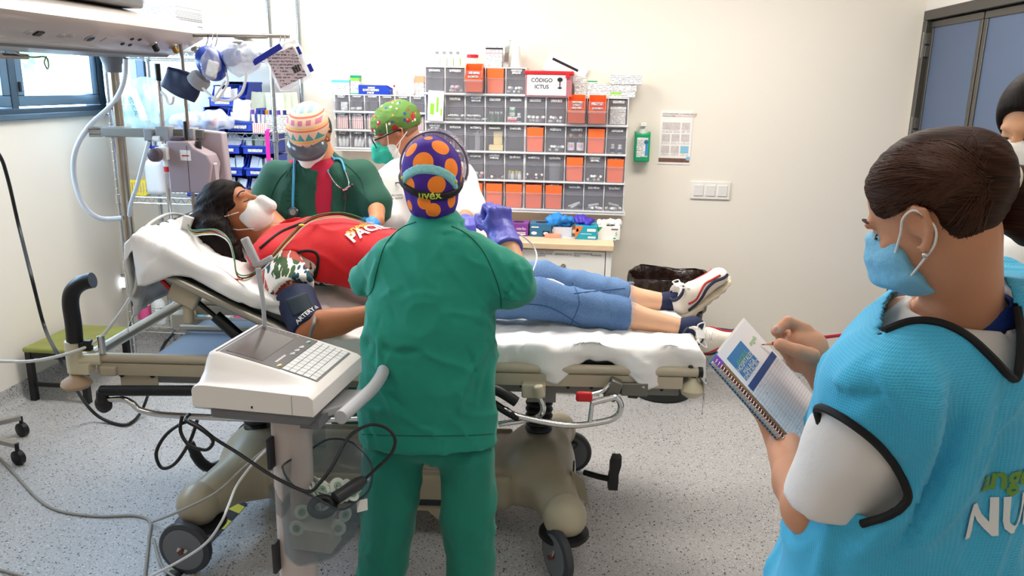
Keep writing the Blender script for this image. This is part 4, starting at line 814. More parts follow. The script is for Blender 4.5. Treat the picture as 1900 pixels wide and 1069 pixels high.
# ------------------------------------------------------------------ ceiling supply beam
m_beam = mat('beam_enamel', 'b8aca4', .28, coat=.3); m_beamd = mat('beam_grey', '6d6c6c', .45); m_beamf = mat('beam_panel', 'b9b2b0', .4)
beam = thing('supply_beam', 'long ceiling-hung medical supply beam with sockets', 'supply beam', (-1.8, 2.0, 1.77))
prof = [(-1.735, 1.772), (-1.605, 1.838), (-1.598, 1.855), (-1.612, 1.878), (-1.65, 1.902), (-1.72, 1.922), (-1.82, 1.932), (-1.93, 1.928), (-2.02, 1.905), (-2.06, 1.86), (-2.05, 1.80), (-2.0, 1.772)]
def ringp(y, k=1, cx=-1.83, cz=1.85): return [V((cx+(x-cx)*k, y, cz+(z-cz)*k)) for x, z in prof]
MB().loft([ringp(.55, .9), ringp(.6), ringp(1.5), ringp(2.4), ringp(3.22), ringp(3.29, .97), ringp(3.33, .86), ringp(3.345, .6)]).build('beam_body', m_beam, beam, True, fixn=True, smooth=50)
MB().loft([[V((x, y, z)) for x, z in ((-1.745, 1.764), (-1.735, 1.773), (-2.0, 1.773), (-1.99, 1.76))] for y in (.6, 3.24)]).build('underside_strip', m_beamd, beam, True, fixn=True)
pa, pb_ = V((-1.735, 0, 1.772)), V((-1.605, 0, 1.838)); fu = (pb_-pa).normalized(); fn = V((0, 1, 0)).cross(fu).normalized()
if fn.x < 0: fn = -fn
def onface(px, py): r = ray(px, py); t = (pa-CAM).dot(fn)/r.dot(fn); return CAM+r*t
def facedisc(px, py, r, h, m, name, par=beam, r2=None, off_=0): 
    c = onface(px, py)+fn*off_; return MB().lathe([(r, -.002), (r, h*.7), (r*.86 if r2 is None else r2, h)], c, fn, 24).build(name, m, par, True)
for px, py, rr in ((285, 82, .019), (322, 86, .019), (362, 89, .020)):
    s_ = facedisc(px, py, rr, .006, m_steel, 'gas_outlet'); MB().lathe([(rr*.6, 0), (rr*.6, .022), (rr*.3, .026)], onface(px, py)+fn*.004, fn, 16).build('gas_coupler', {285: m_black, 322: mat('brass', 'b08a4a', .3, 1), 362: m_chrome}[px], s_)
for px, py in ((227, 81), (241, 83), (245, 72), (259, 73)): facedisc(px, py, .0075, .004, m_black, 'equipotential_socket')
s_ = facedisc(167, 70, .020, .005, m_grey, 'power_socket'); facedisc(167, 70, .014, .007, m_dark, 'socket_well', s_)
for px, py in ((113, 66), (131, 67), (52, 60)): s_ = facedisc(px, py, .013, .003, m_beamf, 'power_socket'); facedisc(px, py, .009, .0045, m_grey, 'socket_well', s_)
c = onface(71, 61); MB().box(c+fn*.002, (.022, .03, .006), Matrix((fu, V((0, 1, 0)), fn)).transposed()).build('data_socket', m_black, beam, True)
c = onface(203, 74); MB().box(c+fn*.001, (.03, .07, .002), Matrix((fu, V((0, 1, 0)), fn)).transposed()).build('nameplate', m_beamf, beam, True)
MB().cyl((-1.83, 2.55, 1.92), (-1.83, 2.55, CEIL), .09, n=24).build('ceiling_column', m_beam, beam, True); MB().bb((-2.0, 2.35, 1.925), (-1.66, 2.95, 1.965)).build('column_bracket', m_beamd, beam, True, bevel=.01)
# pole and accessory rail under the beam
t = thing('equipment_pole', 'steel equipment pole hanging under the supply beam', 'pole', (-2.025, 3.1, .75)); m_pole = mat('satin_pole_steel', 'a59a8c', .3, 1, var=.1, vscale=20)
PX, PY_ = -2.02, 3.3; PY_ = 3.26
pt = AY(210, 112, PY_); PX = pt.x-.004
MB().cyl((PX, PY_, .72), (PX, PY_, 1.74), .021, n=20).build('pole', m_pole, t, True); MB().lathe([(.034, 0), (.036, .03), (.05, .07), (.055, .075)], (PX, PY_, 1.70), n=20).build('pole_mount', m_beamd, t, True); MB().cyl((PX, PY_, .70), (PX, PY_, .725), .023, n=20).build('end_cap', m_black, t, True)
zr_ = AY(260, 246, PY_-.04).z
MB().bb((PX-.05, PY_-.055, zr_-.018), (-1.60, PY_-.04, zr_+.018)).build('accessory_rail', mat('rail_grey', '8d8d88', .35, .7), t, True, bevel=.002); MB().bb((PX-.04, PY_-.05, zr_-.022), (PX+.04, PY_+.03, zr_+.022)).build('rail_clamp', m_grey, t, True, bevel=.006); MB().cyl((PX-.06, PY_-.03, zr_), (PX-.10, PY_-.06, zr_), .022, n=16).build('clamp_knob', m_steel, t, True)
# second thin stand with hook
q0, q1 = AY(293, 150, 3.18), AY(315, 372, 3.18); t = thing('infusion_stand', 'thin chrome infusion stand with a white hook', 'stand', (q1.x, 3.18, q1.z))
xs = (q0.x+q1.x)/2
MB().cyl((xs, 3.18, .70), (xs, 3.18, q0.z), .0095, n=14).build('stand_tube', m_chrome, t, True); MB().cyl((xs, 3.18, q0.z), (xs, 3.18, AY(287, 118, 3.18).z), .011, n=12).build('top_grip', m_black, t, True); MB().tube(spline([(xs, 3.18, q0.z-.04), (xs+.03, 3.17, q0.z-.06), (xs+.04, 3.165, q0.z-.085), (xs+.06, 3.16, q0.z-.085), (xs+.068, 3.16, q0.z-.06)], 5), .006, 8).build('hook', m_white, t, True); MB().bb((xs-.03, 3.17, zr_-.03), (xs+.03, 3.22, zr_+.03)).build('rail_bracket', m_grey, t, True, bevel=.004)
# flow meter tube beside it
q = AY(278, 230, 3.19); t = thing('flow_meter', 'clear oxygen flow meter clamped on the accessory rail', 'flow meter', (q.x, 3.19, q.z)); MB().cyl((q.x, 3.18, zr_+.02), (q.x, 3.18, zr_+.11), .011, n=14).build('gauge_tube', m_clr, t, True); MB().bb((q.x-.018, 3.165, zr_-.03), (q.x+.018, 3.2, zr_+.02)).build('meter_block', m_grey, t, True, bevel=.004); MB().cyl((q.x+.02, 3.175, zr_-.02), (q.x+.05, 3.17, zr_-.02), .012).build('valve_knob', m_white, t, True); MB().cyl((q.x, 3.18, zr_-.03), (q.x, 3.18, zr_-.06), .006).build('outlet', m_blue, t, True)
# infusion pump
m_mauve = mat('mauve_grey_enamel', 'a3949a', .38); a, b = AY(316, 357, 3.12), AY(390, 262, 3.12); t = thing('infusion_pump', 'mauve grey infusion pump clamped to the stand', 'pump', (a.x, 3.12, a.z)); W, Hh = b.x-a.x, b.z-a.z
pp = [(0, 0), (W*.86, 0), (W*.98, Hh*.55), (W*.9, Hh*.74), (W*.6, Hh*.86), (W*.5, Hh*.98), (0, Hh*.98)]
MB().prism(pp, (0, 0, .0), (1, 0, 0), (0, 0, 1), -.09).build('housing', m_mauve, t, bevel=.006, fixn=True)
MB().prism([(W*.5, .03), (W*1.08, .03), (W*1.02, Hh*1.14), (W*.38, Hh*1.18), (W*.38, Hh*.9)], (0, .10, 0), (1, 0, 0), (0, 0, 1), -.05).build('rear_panel', mat('mauve_panel', 'b0a2a8', .38), t, bevel=.008, fixn=True); MB().bb((W*.02, .02, Hh*.97), (W*.32, .07, Hh*1.06)).build('top_handle', mat('plum_plastic', '5b4c55', .4), t, bevel=.006); MB().bb((W*.30, -.001, Hh*.62), (W*.54, -.0, Hh*.82)).build('sticker', m_paper, t); MB().bb((W*.34, -.002, Hh*.7), (W*.5, -.001, Hh*.725)).build('sticker_print', m_red, t); MB().bb((W*.455, -.0012, 0.004), (W*.463, -.0002, Hh*.9)).build('panel_seam', m_dark, t); MB().cyl((W*.62, .04, Hh*.8), (W*.62, .04, Hh*.98), .012).build('latch', m_dark, t); MB().prism([(W*.85, Hh*.2), (W*1.02, Hh*.18), (W*1.0, Hh*.55), (W*.94, Hh*.6)], (0, .02, 0), (1, 0, 0), (0, 0, 1), -.03).build('door_flap', mat('mauve_panel', 'b0a2a8', .38), t, fixn=True)
q = AY(287, 288, 3.08)-V(t.location); MB().lathe([(.024, 0), (.028, .006), (.026, .03), (.018, .034)], (q.x, -.02, q.z), (0, -1, 0), 18).build('clamp_knob', mat('plum_plastic', '5b4c55', .4), t); MB().bb((q.x-.01, -.02, q.z-.02), (.01, .03, q.z+.03)).cyl((q.x+.02, .02, q.z-.05), (q.x+.02, .02, q.z+.04), .02).build('clamp_arm', m_white, t, bevel=.003); MB().cyl((q.x+.02, .02, q.z-.07), (q.x+.02, .02, q.z-.05), .018).build('clamp_ring', m_red, t); MB().cyl((W*.38, .03, Hh), (W*.38, .03, Hh*1.35), .007).build('antenna', m_black, t)
# hanging frame with bags
fz, fy = AY(338, 60, 3.19).z-.01, 3.19; fx0, fx1 = AY(341, 150, fy).x, AY(537, 70, fy).x
t = thing('bag_hanger', 'bent steel bag hanger clamped to the accessory rail', 'hanger', (fx0, fy, zr_)); MB().tube([(fx0, fy, .86), (fx0, fy, fz-.03)]+[(fx0+.025*(1-math.cos(k)), fy, fz-.025+.025*math.sin(k)) for k in np.linspace(.2, pi/2, 5)]+[(fx1, fy, fz)], .0075, 10).build('bent_tube', m_pole, t, True); MB().bb((fx0-.02, fy-.005, zr_-.025), (fx0+.025, fy+.05, zr_+.025)).build('clamp', m_grey, t, True, bevel=.004)
for px in (395, 403, 520, 528): q = AY(px, 68, fy); MB().tube(spline([(q.x, fy, fz+.01), (q.x+.006, fy-.01, fz), (q.x, fy-.012, fz-.03), (q.x-.008, fy-.012, fz-.045)], 4), .002, 6).build('hook', m_chrome, t, True)
def hangbag(px, py, y, f, lo, hi, label, m, nm='hanging_bag', amp=.012, sd=1, h=.006):
    q = AY(px, py, y); o = surf(nm, f, lo, hi, h, m, disp=lambda v, n: amp*vnoise(v, (30, 30, 22), seed=sd)+amp*.4*vnoise(v, (70, 70, 50), seed=sd)); o.location = q; return props(o, label, 'bag')
# blue resuscitation mask in film
q = AY(392, 118, 3.14); t = thing('resuscitator', 'blue resuscitator bag with grey collar hanging from the frame', 'resuscitator', q); Rr = RM(y=-.5, z=.2)
surf('bulb', el((0, 0, 0), (.055, .055, .072), A3(RM(y=-.55))), (-.1, -.1, -.1), (.1, .1, .1), .006, mat('cobalt_silicone', '1c3f9e', .3), t, False); MB().lathe([(.036, 0), (.042, .01), (.042, .04), (.036, .045)], (-.035, -.01, -.05), (-.6, 0, -.6), 20).build('valve_collar', m_grey, t); MB().lathe([(.03, 0), (.035, .02), (.03, .05)], (.06, 0, .02), (1, 0, .2), 18).build('end_cap', mat('cobalt_silicone', '1c3f9e', .3), t)
MB().tube(spline([(0, -.01, fz-q.z), (-.01, 0, .08), (-.03, 0, .05)], 5), .002, 6).build('hang_cord', m_dark, t)
hangbag(392, 118, 3.09, sm(.03, rc((0, 0, .07), (0, 0, .0), .012, .034), rc((0, 0, .0), (.0, 0, -.05), .034, .02)), (-.1, -.1, -.12), (.1, .1, .12), 'clear film bag with a white packet hung over the blue bulb', m_film, sd=3)
o = MB().box((0, 0, 0), (.045, .01, .06), RM(y=.3)).build('folded_gauze', m_paper, bevel=.004); o.location = AY(394, 128, 3.09); props(o, 'small white folded packet inside the clear hanging bag', 'packet')
hangbag(447, 108, 3.13, el((0, 0, 0), (.072, .045, .072)), (-.12, -.1, -.12), (.12, .1, .12), 'clear domed face mask in film hanging from the frame', mat('crinkled_film', 'dfe5f2', .1), nm='face_mask', sd=5)
q = AY(450, 104, 3.12); t = thing('oxygen_mask', 'grey ringed oxygen mask inside the clear film', 'mask', q); MB().torus((0, 0, 0), (.1, -1, .2), .038, .008, 28, 8).build('rim', m_clr, t); MB().lathe([(.036, 0), (.03, .02), (.014, .035), (.012, .05)], (0, -.005, 0), (.1, -1, .2), 20, cap=False).build('dome', m_film, t); MB().ell((-.01, 0, .045), (.03, .015, .014)).build('valve', m_grey, t)
# pouch with card
q = AY(535, 122, 3.13); rot = .42; t = thing('suction_pouch', 'clear blue-edged pouch with a pinkish printed card and barcode', 'pouch', q); Rp = RM(y=-rot)
o = surf('film', bx((0, 0, 0), (.155, .04, .17), .015), (-.1, -.05, -.11), (.1, .05, .11), .006, m_film, t, False, disp=lambda v, n: .008*vnoise(v, (30, 30, 30)), warp=lambda v: v @ A3(Rp).T)
MB().box(Rp @ V((0, -.024, -.006)), (.118, .004, .122), Rp).build('card', printed('card_print', 'd9c6c8', '6a5a62', .012, 300), t, bevel=.002); MB().box(Rp @ V((-.05, -.024, .066)), (.13, .006, .022), Rp @ RM(y=-.1)).build('blue_edge', mat('ultramarine_film', '2a35a8', .3), t); MB().box(Rp @ V((.072, -.022, .03)), (.012, .004, .03), Rp).box(Rp @ V((.084, -.02, -.045)), (.016, .004, .03), Rp).build('blue_tab', mat('ultramarine_film', '2a35a8', .3), t)
for k in range(9): MB().box(Rp @ V((.018+.0035*k, -.0268, -.028)), (.0012+.001*(k % 3), .001, .026), Rp).build('barcode_bar', m_ink, t)
# navy cuff and tubes
f = inter(.01, bx((0, 0, 0), (.155, .02, .105), .008), pl((0, 0, .05), (-.15, 0, 1)))
q = AY(338, 155, 3.14); o = surf('cuff', f, (-.1, -.04, -.09), (.1, .04, .09), .006, mat('navy_vinyl', '161d3e', .45), disp=lambda v, n: .006*vnoise(v, (25, 25, 25)), warp=lambda v: v @ A3(RM(y=.45)).T); o.location = q; props(o, 'dark navy pressure cuff hanging beside the frame tube', 'cuff')
o = MB().tube(spline([AY(361, 142, 3.12), AY(378, 165, 3.11), AY(398, 182, 3.1), AY(425, 186, 3.1), AY(448, 172, 3.1), AY(457, 140, 3.11), AY(455, 128, 3.12)], 8), .0055, 8); o.tube(spline([AY(420, 135, 3.11), AY(422, 155, 3.1), AY(404, 184, 3.09), AY(394, 186, 3.09), AY(398, 180, 3.1), AY(418, 150, 3.1)], 8), .0045, 8); o = o.build('oxygen_tubing', m_white); props(o, 'white looped oxygen tubing hanging under the clear masks', 'tubing')
# hoses and cords on the left
mh = mat('pale_hose', 'dfe3e8', .4)
o = MB().tube(spline([AY(233, 108, 3.2), AY(232, 140, 3.22), AY(222, 172, 3.24), AY(202, 200, 3.24), AY(165, 235, 3.2), AY(140, 280, 3.18), AY(138, 330, 3.18), AY(155, 380, 3.18), AY(185, 405, 3.2), AY(225, 405, 3.24)], 10), .0105, 12).build('suction_hose', mh); props(o, 'thick white hose looping out from the equipment pole', 'hose')
o = MB().tube(spline([AY(276, 262, 3.17), AY(266, 300, 3.16), AY(254, 345, 3.16), AY(243, 378, 3.18), AY(240, 400, 3.23)], 8), .0085, 10).build('oxygen_hose', mh); props(o, 'white hose hanging from the flow meter', 'hose')
o = MB().tube(spline([(-2.02, 2.55, 1.79), (-2.3, 2.7, 1.66), AX(-40, 250, -2.55), AX(-3, 285, -2.6), AX(14, 330, -2.62), AX(35, 420, -2.65), AX(60, 520, -2.5), AY(83, 608, 3.35), AY(108, 660, 3.0), AZ(140, 720, .25), AZ(170, 762, .07), AZ(200, 782, .012), AZ(235, 788, .012), AZ(258, 770, .02), AZ(274, 735, .12), AY(300, 650, 3.25), AY(322, 618, 3.25)], 10), .008, 8).build('power_cord', m_black); props(o, 'thick black cord hanging past the left wall to the floor', 'cord')
o = MB().cyl(AY(0, 103, 2.6), AY(50, 105, 2.75), .010).tube(spline([AY(0, 78, 2.6), AY(35, 100, 2.65), AY(60, 106, 2.75), AY(84, 106, 2.8), AY(90, 118, 2.8), AY(88, 128, 2.8), AY(82, 116, 2.8), AY(86, 104, 2.8)], 6), .003, 6).build('hook_arm', m_pole); props(o, 'steel hook arm with a wire loop under the supply beam', 'hook')
# step stool
t = thing('step_stool', 'worn green topped step stool with black steel legs', 'stool', (-2.63, 3.72, 0)); SZ = .30
c = [AZ(65, 650, SZ), AZ(163, 602, SZ), AZ(256, 606, SZ), AZ(170, 657, SZ)]
c = [V((-2.94, 3.72, 0)), V((-2.94, 4.16, 0)), V((-2.60, 4.16, 0)), V((-2.60, 3.72, 0))]
m_moss = mat('worn_green_rubber', '8a9a48', .6, var=.3, vscale=9, vcol='8a7a4a')
mb = MB().bb((c[0].x, c[0].y, SZ-.028), (c[2].x, c[1].y, SZ)); mb.build('step_top', m_moss, t, True, bevel=.01); mb = MB()
for i, (x, y) in enumerate(((-2.92, 3.745), (-2.62, 3.745), (-2.92, 4.135), (-2.62, 4.135))): MB().bb((x-.015, y-.015, 0), (x+.015, y+.015, SZ-.028)).build('leg', m_black, t, True)
MB().bb((-2.93, 3.735, SZ-.06), (-2.61, 3.755, SZ-.03)).bb((-2.93, 4.125, SZ-.06), (-2.61, 4.145, SZ-.03)).bb((-2.93, 3.74, SZ-.06), (-2.91, 4.14, SZ-.03)).bb((-2.63, 3.74, SZ-.06), (-2.61, 4.14, SZ-.03)).bb((-2.92, 3.738, .08), (-2.62, 3.752, .10)).build('leg_frame', m_black, t, True)
# wheeled stand at the left edge
t = thing('wheeled_stand', 'wheeled stand base with steel arms and black casters', 'stand', (-2.95, 3.05, 0)); 
w0, w1_ = AZ(36, 862, 0), AZ(43, 809, 0); hub = V((w0.x-.36, (w0.y+w1_.y)/2-.02, .085))
hub.x = max(hub.x, XL+.06)
MB().cyl(hub-V((0, 0, .03)), hub+V((0, 0, .95)), .016).build('column', m_steel, t, True); MB().cyl(hub-V((0, 0, .035)), hub+V((0, 0, .03)), .035).build('hub', m_steel, t, True)
for p in (w0+V((.0, 0, 0)), w1_, V((hub.x+.02, hub.y-.3, 0))):
    e = V((p.x, p.y, .095)); d_ = e-hub; x_, y_, z_ = frame(d_); a_ = MB().box((hub+e)/2, (.028, .02, d_.length), Matrix((x_, y_, z_)).transposed()).build('base_arm', m_steel, t, True)
    cw = MB().lathe([(.026, -.016), (.034, -.012), (.034, .012), (.026, .016)], (p.x, p.y, .034), (.3, 1, 0), 20).build('caster', m_black, t, True); MB().cyl((p.x, p.y, .05), (p.x, p.y, .1), .009).build('caster_stem', m_black, cw)
# ------------------------------------------------------------------ stretcher
bed = thing('stretcher', 'hospital stretcher with cream base, casters and raised backrest', 'stretcher', tuple(BC), BA)
m_cream = mat('cream_enamel', 'b9ad97', .4, var=.06, vscale=12); m_abs = mat('beige_base_cover', 'a59a83', .36, var=.05, vscale=5); m_cap = mat('cream_cap', 'cfc5a8', .34); m_rub = mat('black_rubber', '101012', .42); m_wh = mat('grey_wheel', '6e7074', .45); m_tyre = mat('tyre_grey', '3c3e42', .5); m_al = mat('satin_aluminium', 'b5b0a5', .35, .8); m_under = mat('underframe_grey', '83807a', .45)
def bp(n, mb, m, par=bed, **k): return mb.build(n, m, par, **k)
# side rails and ends
for s, nm in ((-1, 'side_rail'), (1, 'side_rail')):
    bp(nm, MB().tube([(-1.05, s*.37, .758), (1.03, s*.37, .758)], .017, 12).bb((-1.0, s*.37-.012, .70), (.98, s*.37+.012, .742)), m_cream)
bp('head_crossbar', MB().tube([(-1.02, -.37, .765), (-1.0, .37, .765)], .02, 12), m_al); bp('foot_crossbar', MB().tube([(1.02, -.37, .745), (1.02, .37, .745)], .018, 12), m_cream)
bp('deck_panel', MB().bb((-.25, -.34, .745), (1.0, .34, .762)), m_dark); bp('lower_channel', MB().bb((-.95, -.33, .655), (.98, -.29, .70)), m_under, bevel=.003); bp('lower_channel', MB().bb((-.95, .29, .655), (.98, .33, .70)), m_under, bevel=.003)
for x in (-.6, .51, .1): bp('cross_channel', MB().bb((x-.05, -.32, .615), (x+.05, .32, .66)), m_under)
for k in range(9): MB().cyl((.28+.08*k, -.3305, .678), (.28+.08*k, -.334, .678), .006, n=10).build('rivet', m_black, bed)
# tray under the backrest
bp('under_panel', MB().bb((-.9, -.28, .69), (-.28, .28, .70)), mat('blue_grey_panel', '8f99a8', .4)); bp('brace', MB().tube([(-.92, .1, .72), (-.45, .1, .72), (-.28, .1, .8)], .014, 8), m_al); bp('brace', MB().tube([(-.72, -.32, .70), (-.38, .28, .77)], .012, 8), m_al)
bp('label_strip', MB().bb((-.62, -.35, .742), (-.42, -.30, .745)), mat('pale_yellow_strip', 'd8cf7a', .5)); bp('hook_plate', MB().bb((-.93, -.372, .64), (-.80, -.366, .715)), m_cream, bevel=.002)
for x in (-.92, -.815): MB().cyl((x, -.373, .70), (x, -.379, .70), .009, n=12).build('screw', m_black, bed)
bp('rail_knob', MB().cyl((-.60, -.385, .72), (-.60, -.385, .755), .018), m_rub, bevel=.004)
# push handle at the head corner
hx = PB(138, 664, -.40).x; hz = lambda py: PB(140, py, -.40).z
bp('handle_bracket', MB().cyl((hx, -.40, hz(690)), (hx, -.40, hz(632)), .026, n=16).bb((hx-.005, -.42, hz(692)), (hx+.055, -.37, hz(672))).cyl((hx-.0, -.40, .755), (hx+.08, -.38, .755), .02), m_cap, bevel=.003)
grip = [PB(x, y, -.40) for x, y in ((139, 634), (136, 600), (131, 565), (133, 545), (142, 532), (155, 524), (172, 520))]
bp('push_handle', MB().tube(spline(grip, 6), .026, 16), m_rub)
bp('corner_bumper', MB().lathe([(.018, .03), (.022, .022), (.046, .006), (.05, -.006), (.04, -.018), (.015, -.022)], PB(142, 709, -.40), (0, 0, 1), 24), mat('tan_bumper', 'b5977a', .5))
for p_, nm in ((PB(160, 648, -.39), 'cable_clip'),): bp(nm, MB().prism([(-.025, 0), (.025, 0), (.025, .035), (.006, .035), (.0, .02), (-.008, .035), (-.025, .035)], p_-V((0, 0, .0)), (1, 0, 0), (0, 0, 1), .02), m_rub, fixn=True)
bp('socket_tube', MB().lathe([(.012, 0), (.012, .06), (.009, .06), (.009, .01)], PB(190, 655, -.38), (0, 0, 1), 16), m_chrome)
bp('socket_block', MB().bb((-.985, -.40, .70), (-.93, -.35, .735)), m_cream, bevel=.006)
fb_ = PB(1284, 722, -.36); bp('corner_bumper', MB().lathe([(.012, .05), (.018, .03), (.034, .018), (.042, 0), (.034, -.018), (.018, -.028)], fb_, (0, 0, 1), 22), m_cap); bp('bumper_stem', MB().cyl(fb_+V((0, 0, .03)), fb_+V((0, 0, .07)), .014), m_rub); bp('end_cap', MB().cyl((1.03, -.37, .758), (1.045, -.37, .758), .019), m_rub)
bp('corner_bolt', MB().lathe([(.009, 0), (.009, .004), (.004, .007)], (1.005, -.37, .774), n=12), m_dark)
# backrest
th = math.radians(26); HB = V((-.24, 0, .795)); bu = V((-math.cos(th), 0, math.sin(th))); bn = V((math.sin(th), 0, math.cos(th))); LB = .66
def BK(s, y, h=0): return HB+bu*s+V((0, y, 0))+bn*h
Rb = Matrix((bu, V((0, 1, 0)), bu.cross(V((0, 1, 0))))).transposed()
for s in (-1, 1): bp('backrest_tube', MB().tube([BK(-.02, s*.345), BK(LB-.04, s*.345), BK(LB, s*.31)], .017, 12), m_al)
bp('backrest_tube', MB().tube([BK(LB, -.31), BK(LB, .31)], .017, 12), m_al); bp('backrest_panel', MB().box(BK(LB/2, 0, .012), (LB, .66, .012), Rb), m_dark)
bp('gas_spring', MB().cyl(PB(362, 556, -.30), PB(405, 592, -.30), .008).cyl(PB(400, 586, -.30), PB(455, 636, -.30), .021, n=16), m_rub)
bp('spring_bracket', MB().box(PB(345, 545, -.31), (.10, .05, .07), RM(y=.45)).cyl(PB(350, 565, -.31), PB(350, 600, -.31), .018), m_cream, bevel=.006); bp('release_bar', MB().tube([PB(300, 520, -.31), PB(328, 548, -.31)], .008, 8), m_red)
bp('pivot_block', MB().box(PB(342, 592, .33), (.10, .06, .07)), m_cream, bevel=.01); bp('actuator', MB().cyl((-.55, 0, .70), (-.2, 0, .76), .03, n=14), m_dark)
# bellows columns
def bellow(x, z0, z1):
    pr = [(.02, z0)]; n = int((z1-z0)/.026)
    for k in range(n+1): z = z0+(z1-z0)*k/n; pr += [(.043, z), (.053, z+.006), (.054, z+.011), (.051, z+.016)]
    return MB().lathe(pr+[(.02, z1+.02)], (x, 0, 0), n=28)
for x, z0 in ((.51, .26), (-.60, .24)): bp('lift_bellows', bellow(x, z0, .61), m_rub, smooth=60)
# base cover
def arm(x0, x1, z0, z1, y1, r0, r1): return [rc((x0, s*.07, z0), (x1, s*y1, z1), r0, r1) for s in (-1, 1)]
base = sm(.06, bx((-.04, 0, .20), (1.12, .40, .13), .03), el((.51, 0, .20), (.15, .20, .155)), el((-.60, 0, .20), (.15, .20, .155)), *arm(.52, .602, .25, .20, .36, .115, .068), *arm(-.57, -.695, .24, .215, .36, .105, .068))
rec = bx((-.04, 0, .30), (.74, .30, .10), .03)
fbase = inter(.02, sm(.02, inter(.02, base, neg(rec)), bx((-.04, -.215, .19), (.9, .02, .18), .008), bx((-.04, .215, .19), (.9, .02, .18), .008)), pl((0, 0, .135), (0, 0, -1)))
surf('base_cover', fbase, (-.85, -.5, .05), (.75, .5, .48), .011, m_abs, bed, False, it=2)
bp('base_skirt', MB().prism([(-.36, .2), (.36, .2), (.36, .12), (.28, .055), (.22, .055), (.14, .13), (-.14, .13), (-.22, .055), (-.28, .055), (-.36, .12)], (-.04, -.222, 0), (1, 0, 0), (0, 0, 1), -.02), m_abs, fixn=True); bp('base_stripe', MB().bb((-.42, -.229, .155), (.36, -.226, .178)), m_dark); bp('side_stripe', MB().box((.642, -.17, .25), (.006, .022, .15), RM(x=.2, z=-.1)), m_dark)
bp('base_flap', MB().prism([(0, .1), (.05, .06), (.075, -.05), (.02, .01)], (.63, -.20, .2), (1, 0, 0), (0, 0, 1), -.006), m_abs, fixn=True)
# casters
def caster(c, wc, ax, i):
    c, wc = V(c), V(wc); t = bp('caster', MB().lathe([(.02, .0), (.075, -.002), (.088, -.008), (.09, -.02), (.082, -.03), (.06, -.03), (.02, -.03)], (c.x, c.y, .16), n=32), m_rub)
    ax = V(ax).normalized(); MB().lathe([(.06, -.018), (.083, -.017), (.094, -.012), (.097, 0), (.094, .012), (.083, .017), (.06, .018)], wc, ax, 36).build('tyre', m_tyre, t, smooth=50); MB().lathe([(.01, -.019), (.076, -.0185), (.08, -.012), (.08, .012), (.076, .0185), (.01, .019)], wc, ax, 36).build('wheel', m_wh, t); 
    for s in (-1, 1):
        a, b = V((c.x, c.y, .15))+ax*.03*s, wc+ax*.03*s; x_, y_, z_ = frame(b-a); mb = MB().prism([(-.045, .0), (.045, 0), (.016, -1), (-.016, -1)], a, (b-a).cross(ax).normalized(), (a-b), .004*s); mb.build('fork', m_al, t, fixn=True)
    MB().cyl(wc-ax*.036, wc+ax*.036, .009, n=12).build('axle', mat('rusty_bolt', '6b3a2c', .5), t)
    MB().cyl((c.x, c.y, .15), (c.x, c.y, .19), .05).build('swivel', m_al, t)
wl = PB(343, 1000, -.46); caster((-.695, -.37, 0), (wl.x, -.46, .097), (.15, 1, 0), 0); wr = PB(1035, 1052, -.48); caster((.602, -.37, 0), (wr.x, -.44, .097), (.9, .45, 0), 1); caster((-.695, .37, 0), (-.76, .40, .097), (.3, 1, 0), 2); caster((.602, .37, 0), (.66, .38, .097), (.1, 1, 0), 3)
for c, z in (((.604, -.366, .205), .078), ((.604, .366, .205), .078), ((-.698, -.366, .215), .076), ((-.698, .366, .215), .076)): surf('caster_cap', inter(.004, el(c, (z, z, z*1.02)), pl((0, 0, .155), (0, 0, -1))), *box_of(c, r=.09), .008, mat('pale_caster_cap', 'b9ae94', .34) if c[0] > 0 else m_abs, bed, False)
# pedals
def pedal(px, py, ly, flip, tilt):
    c = PB(px, py, ly); mb = MB(); mb.loft([[c+V((a*w+o_, b*.022, z)) for a, b in ((-1, -1), (1, -1), (1.15, 0), (1, 1), (-1, 1), (-1.15, 0))] for w, o_, z in ((.016, 0, -.062), (.018, .0, -.03), (.015, .002*flip, .0), (.019, .006*flip, .035), (.015, .01*flip, .062))]); mb.tube([c+V((0, .0, -.03)), c+V((-.05*flip, .03, -.035)), c+V((-.10*flip, .06, -.035))], .011, 10); return bp('pedal', mb, m_rub, fixn=True)
pedal(1138, 876, -.26, 1, 0); p0 = PB(362, 838, -.05); bp('pedal', MB().tube(spline([PB(352, 822, -.05), PB(362, 842, -.05), PB(375, 860, -.04), PB(392, 868, -.02), PB(410, 862, .0)], 5), [.018]*5+[.022]*8+[.02]*8, 10), m_rub)
# folded side rail
L = -.44
bp('guard_grip', MB().tube([PB(186, 725, L), PB(396, 725, L), PB(470, 727, L)], .018, 14).cyl(PB(190, 725, L), PB(190, 744, L), .02).cyl(PB(378, 728, L), PB(378, 748, L), .017), m_rub, bevel=.003); bp('guard_roller', MB().lathe([(.022, -.012), (.03, -.006), (.03, .006), (.022, .012)], PB(192, 750, L), (.2, 1, 0), 22), m_rub)
bp('guard_rail', MB().tube(spline([PB(202, 742, L), PB(228, 741, L), PB(245, 748, L), PB(266, 763, L), PB(340, 772, L), PB(600, 779, L), PB(860, 762, L), PB(930, 758, L), PB(960, 772, L), PB(1050, 789, L), PB(1115, 783, L), PB(1145, 772, L), PB(1152, 752, L), PB(1143, 738, L), PB(1128, 740, L), PB(1098, 747, L)], 6), .0105, 12), m_chrome)
bp('guard_strut', MB().cyl(PB(1099, 747, L), PB(1094, 786, L), .008), m_chrome); bp('guard_rail', MB().tube(spline([PB(925, 787, L+.04), PB(985, 778, L+.04), PB(1003, 770, L+.02), PB(1008, 755, L), PB(1000, 735, L)], 6), .0095, 12), m_chrome)
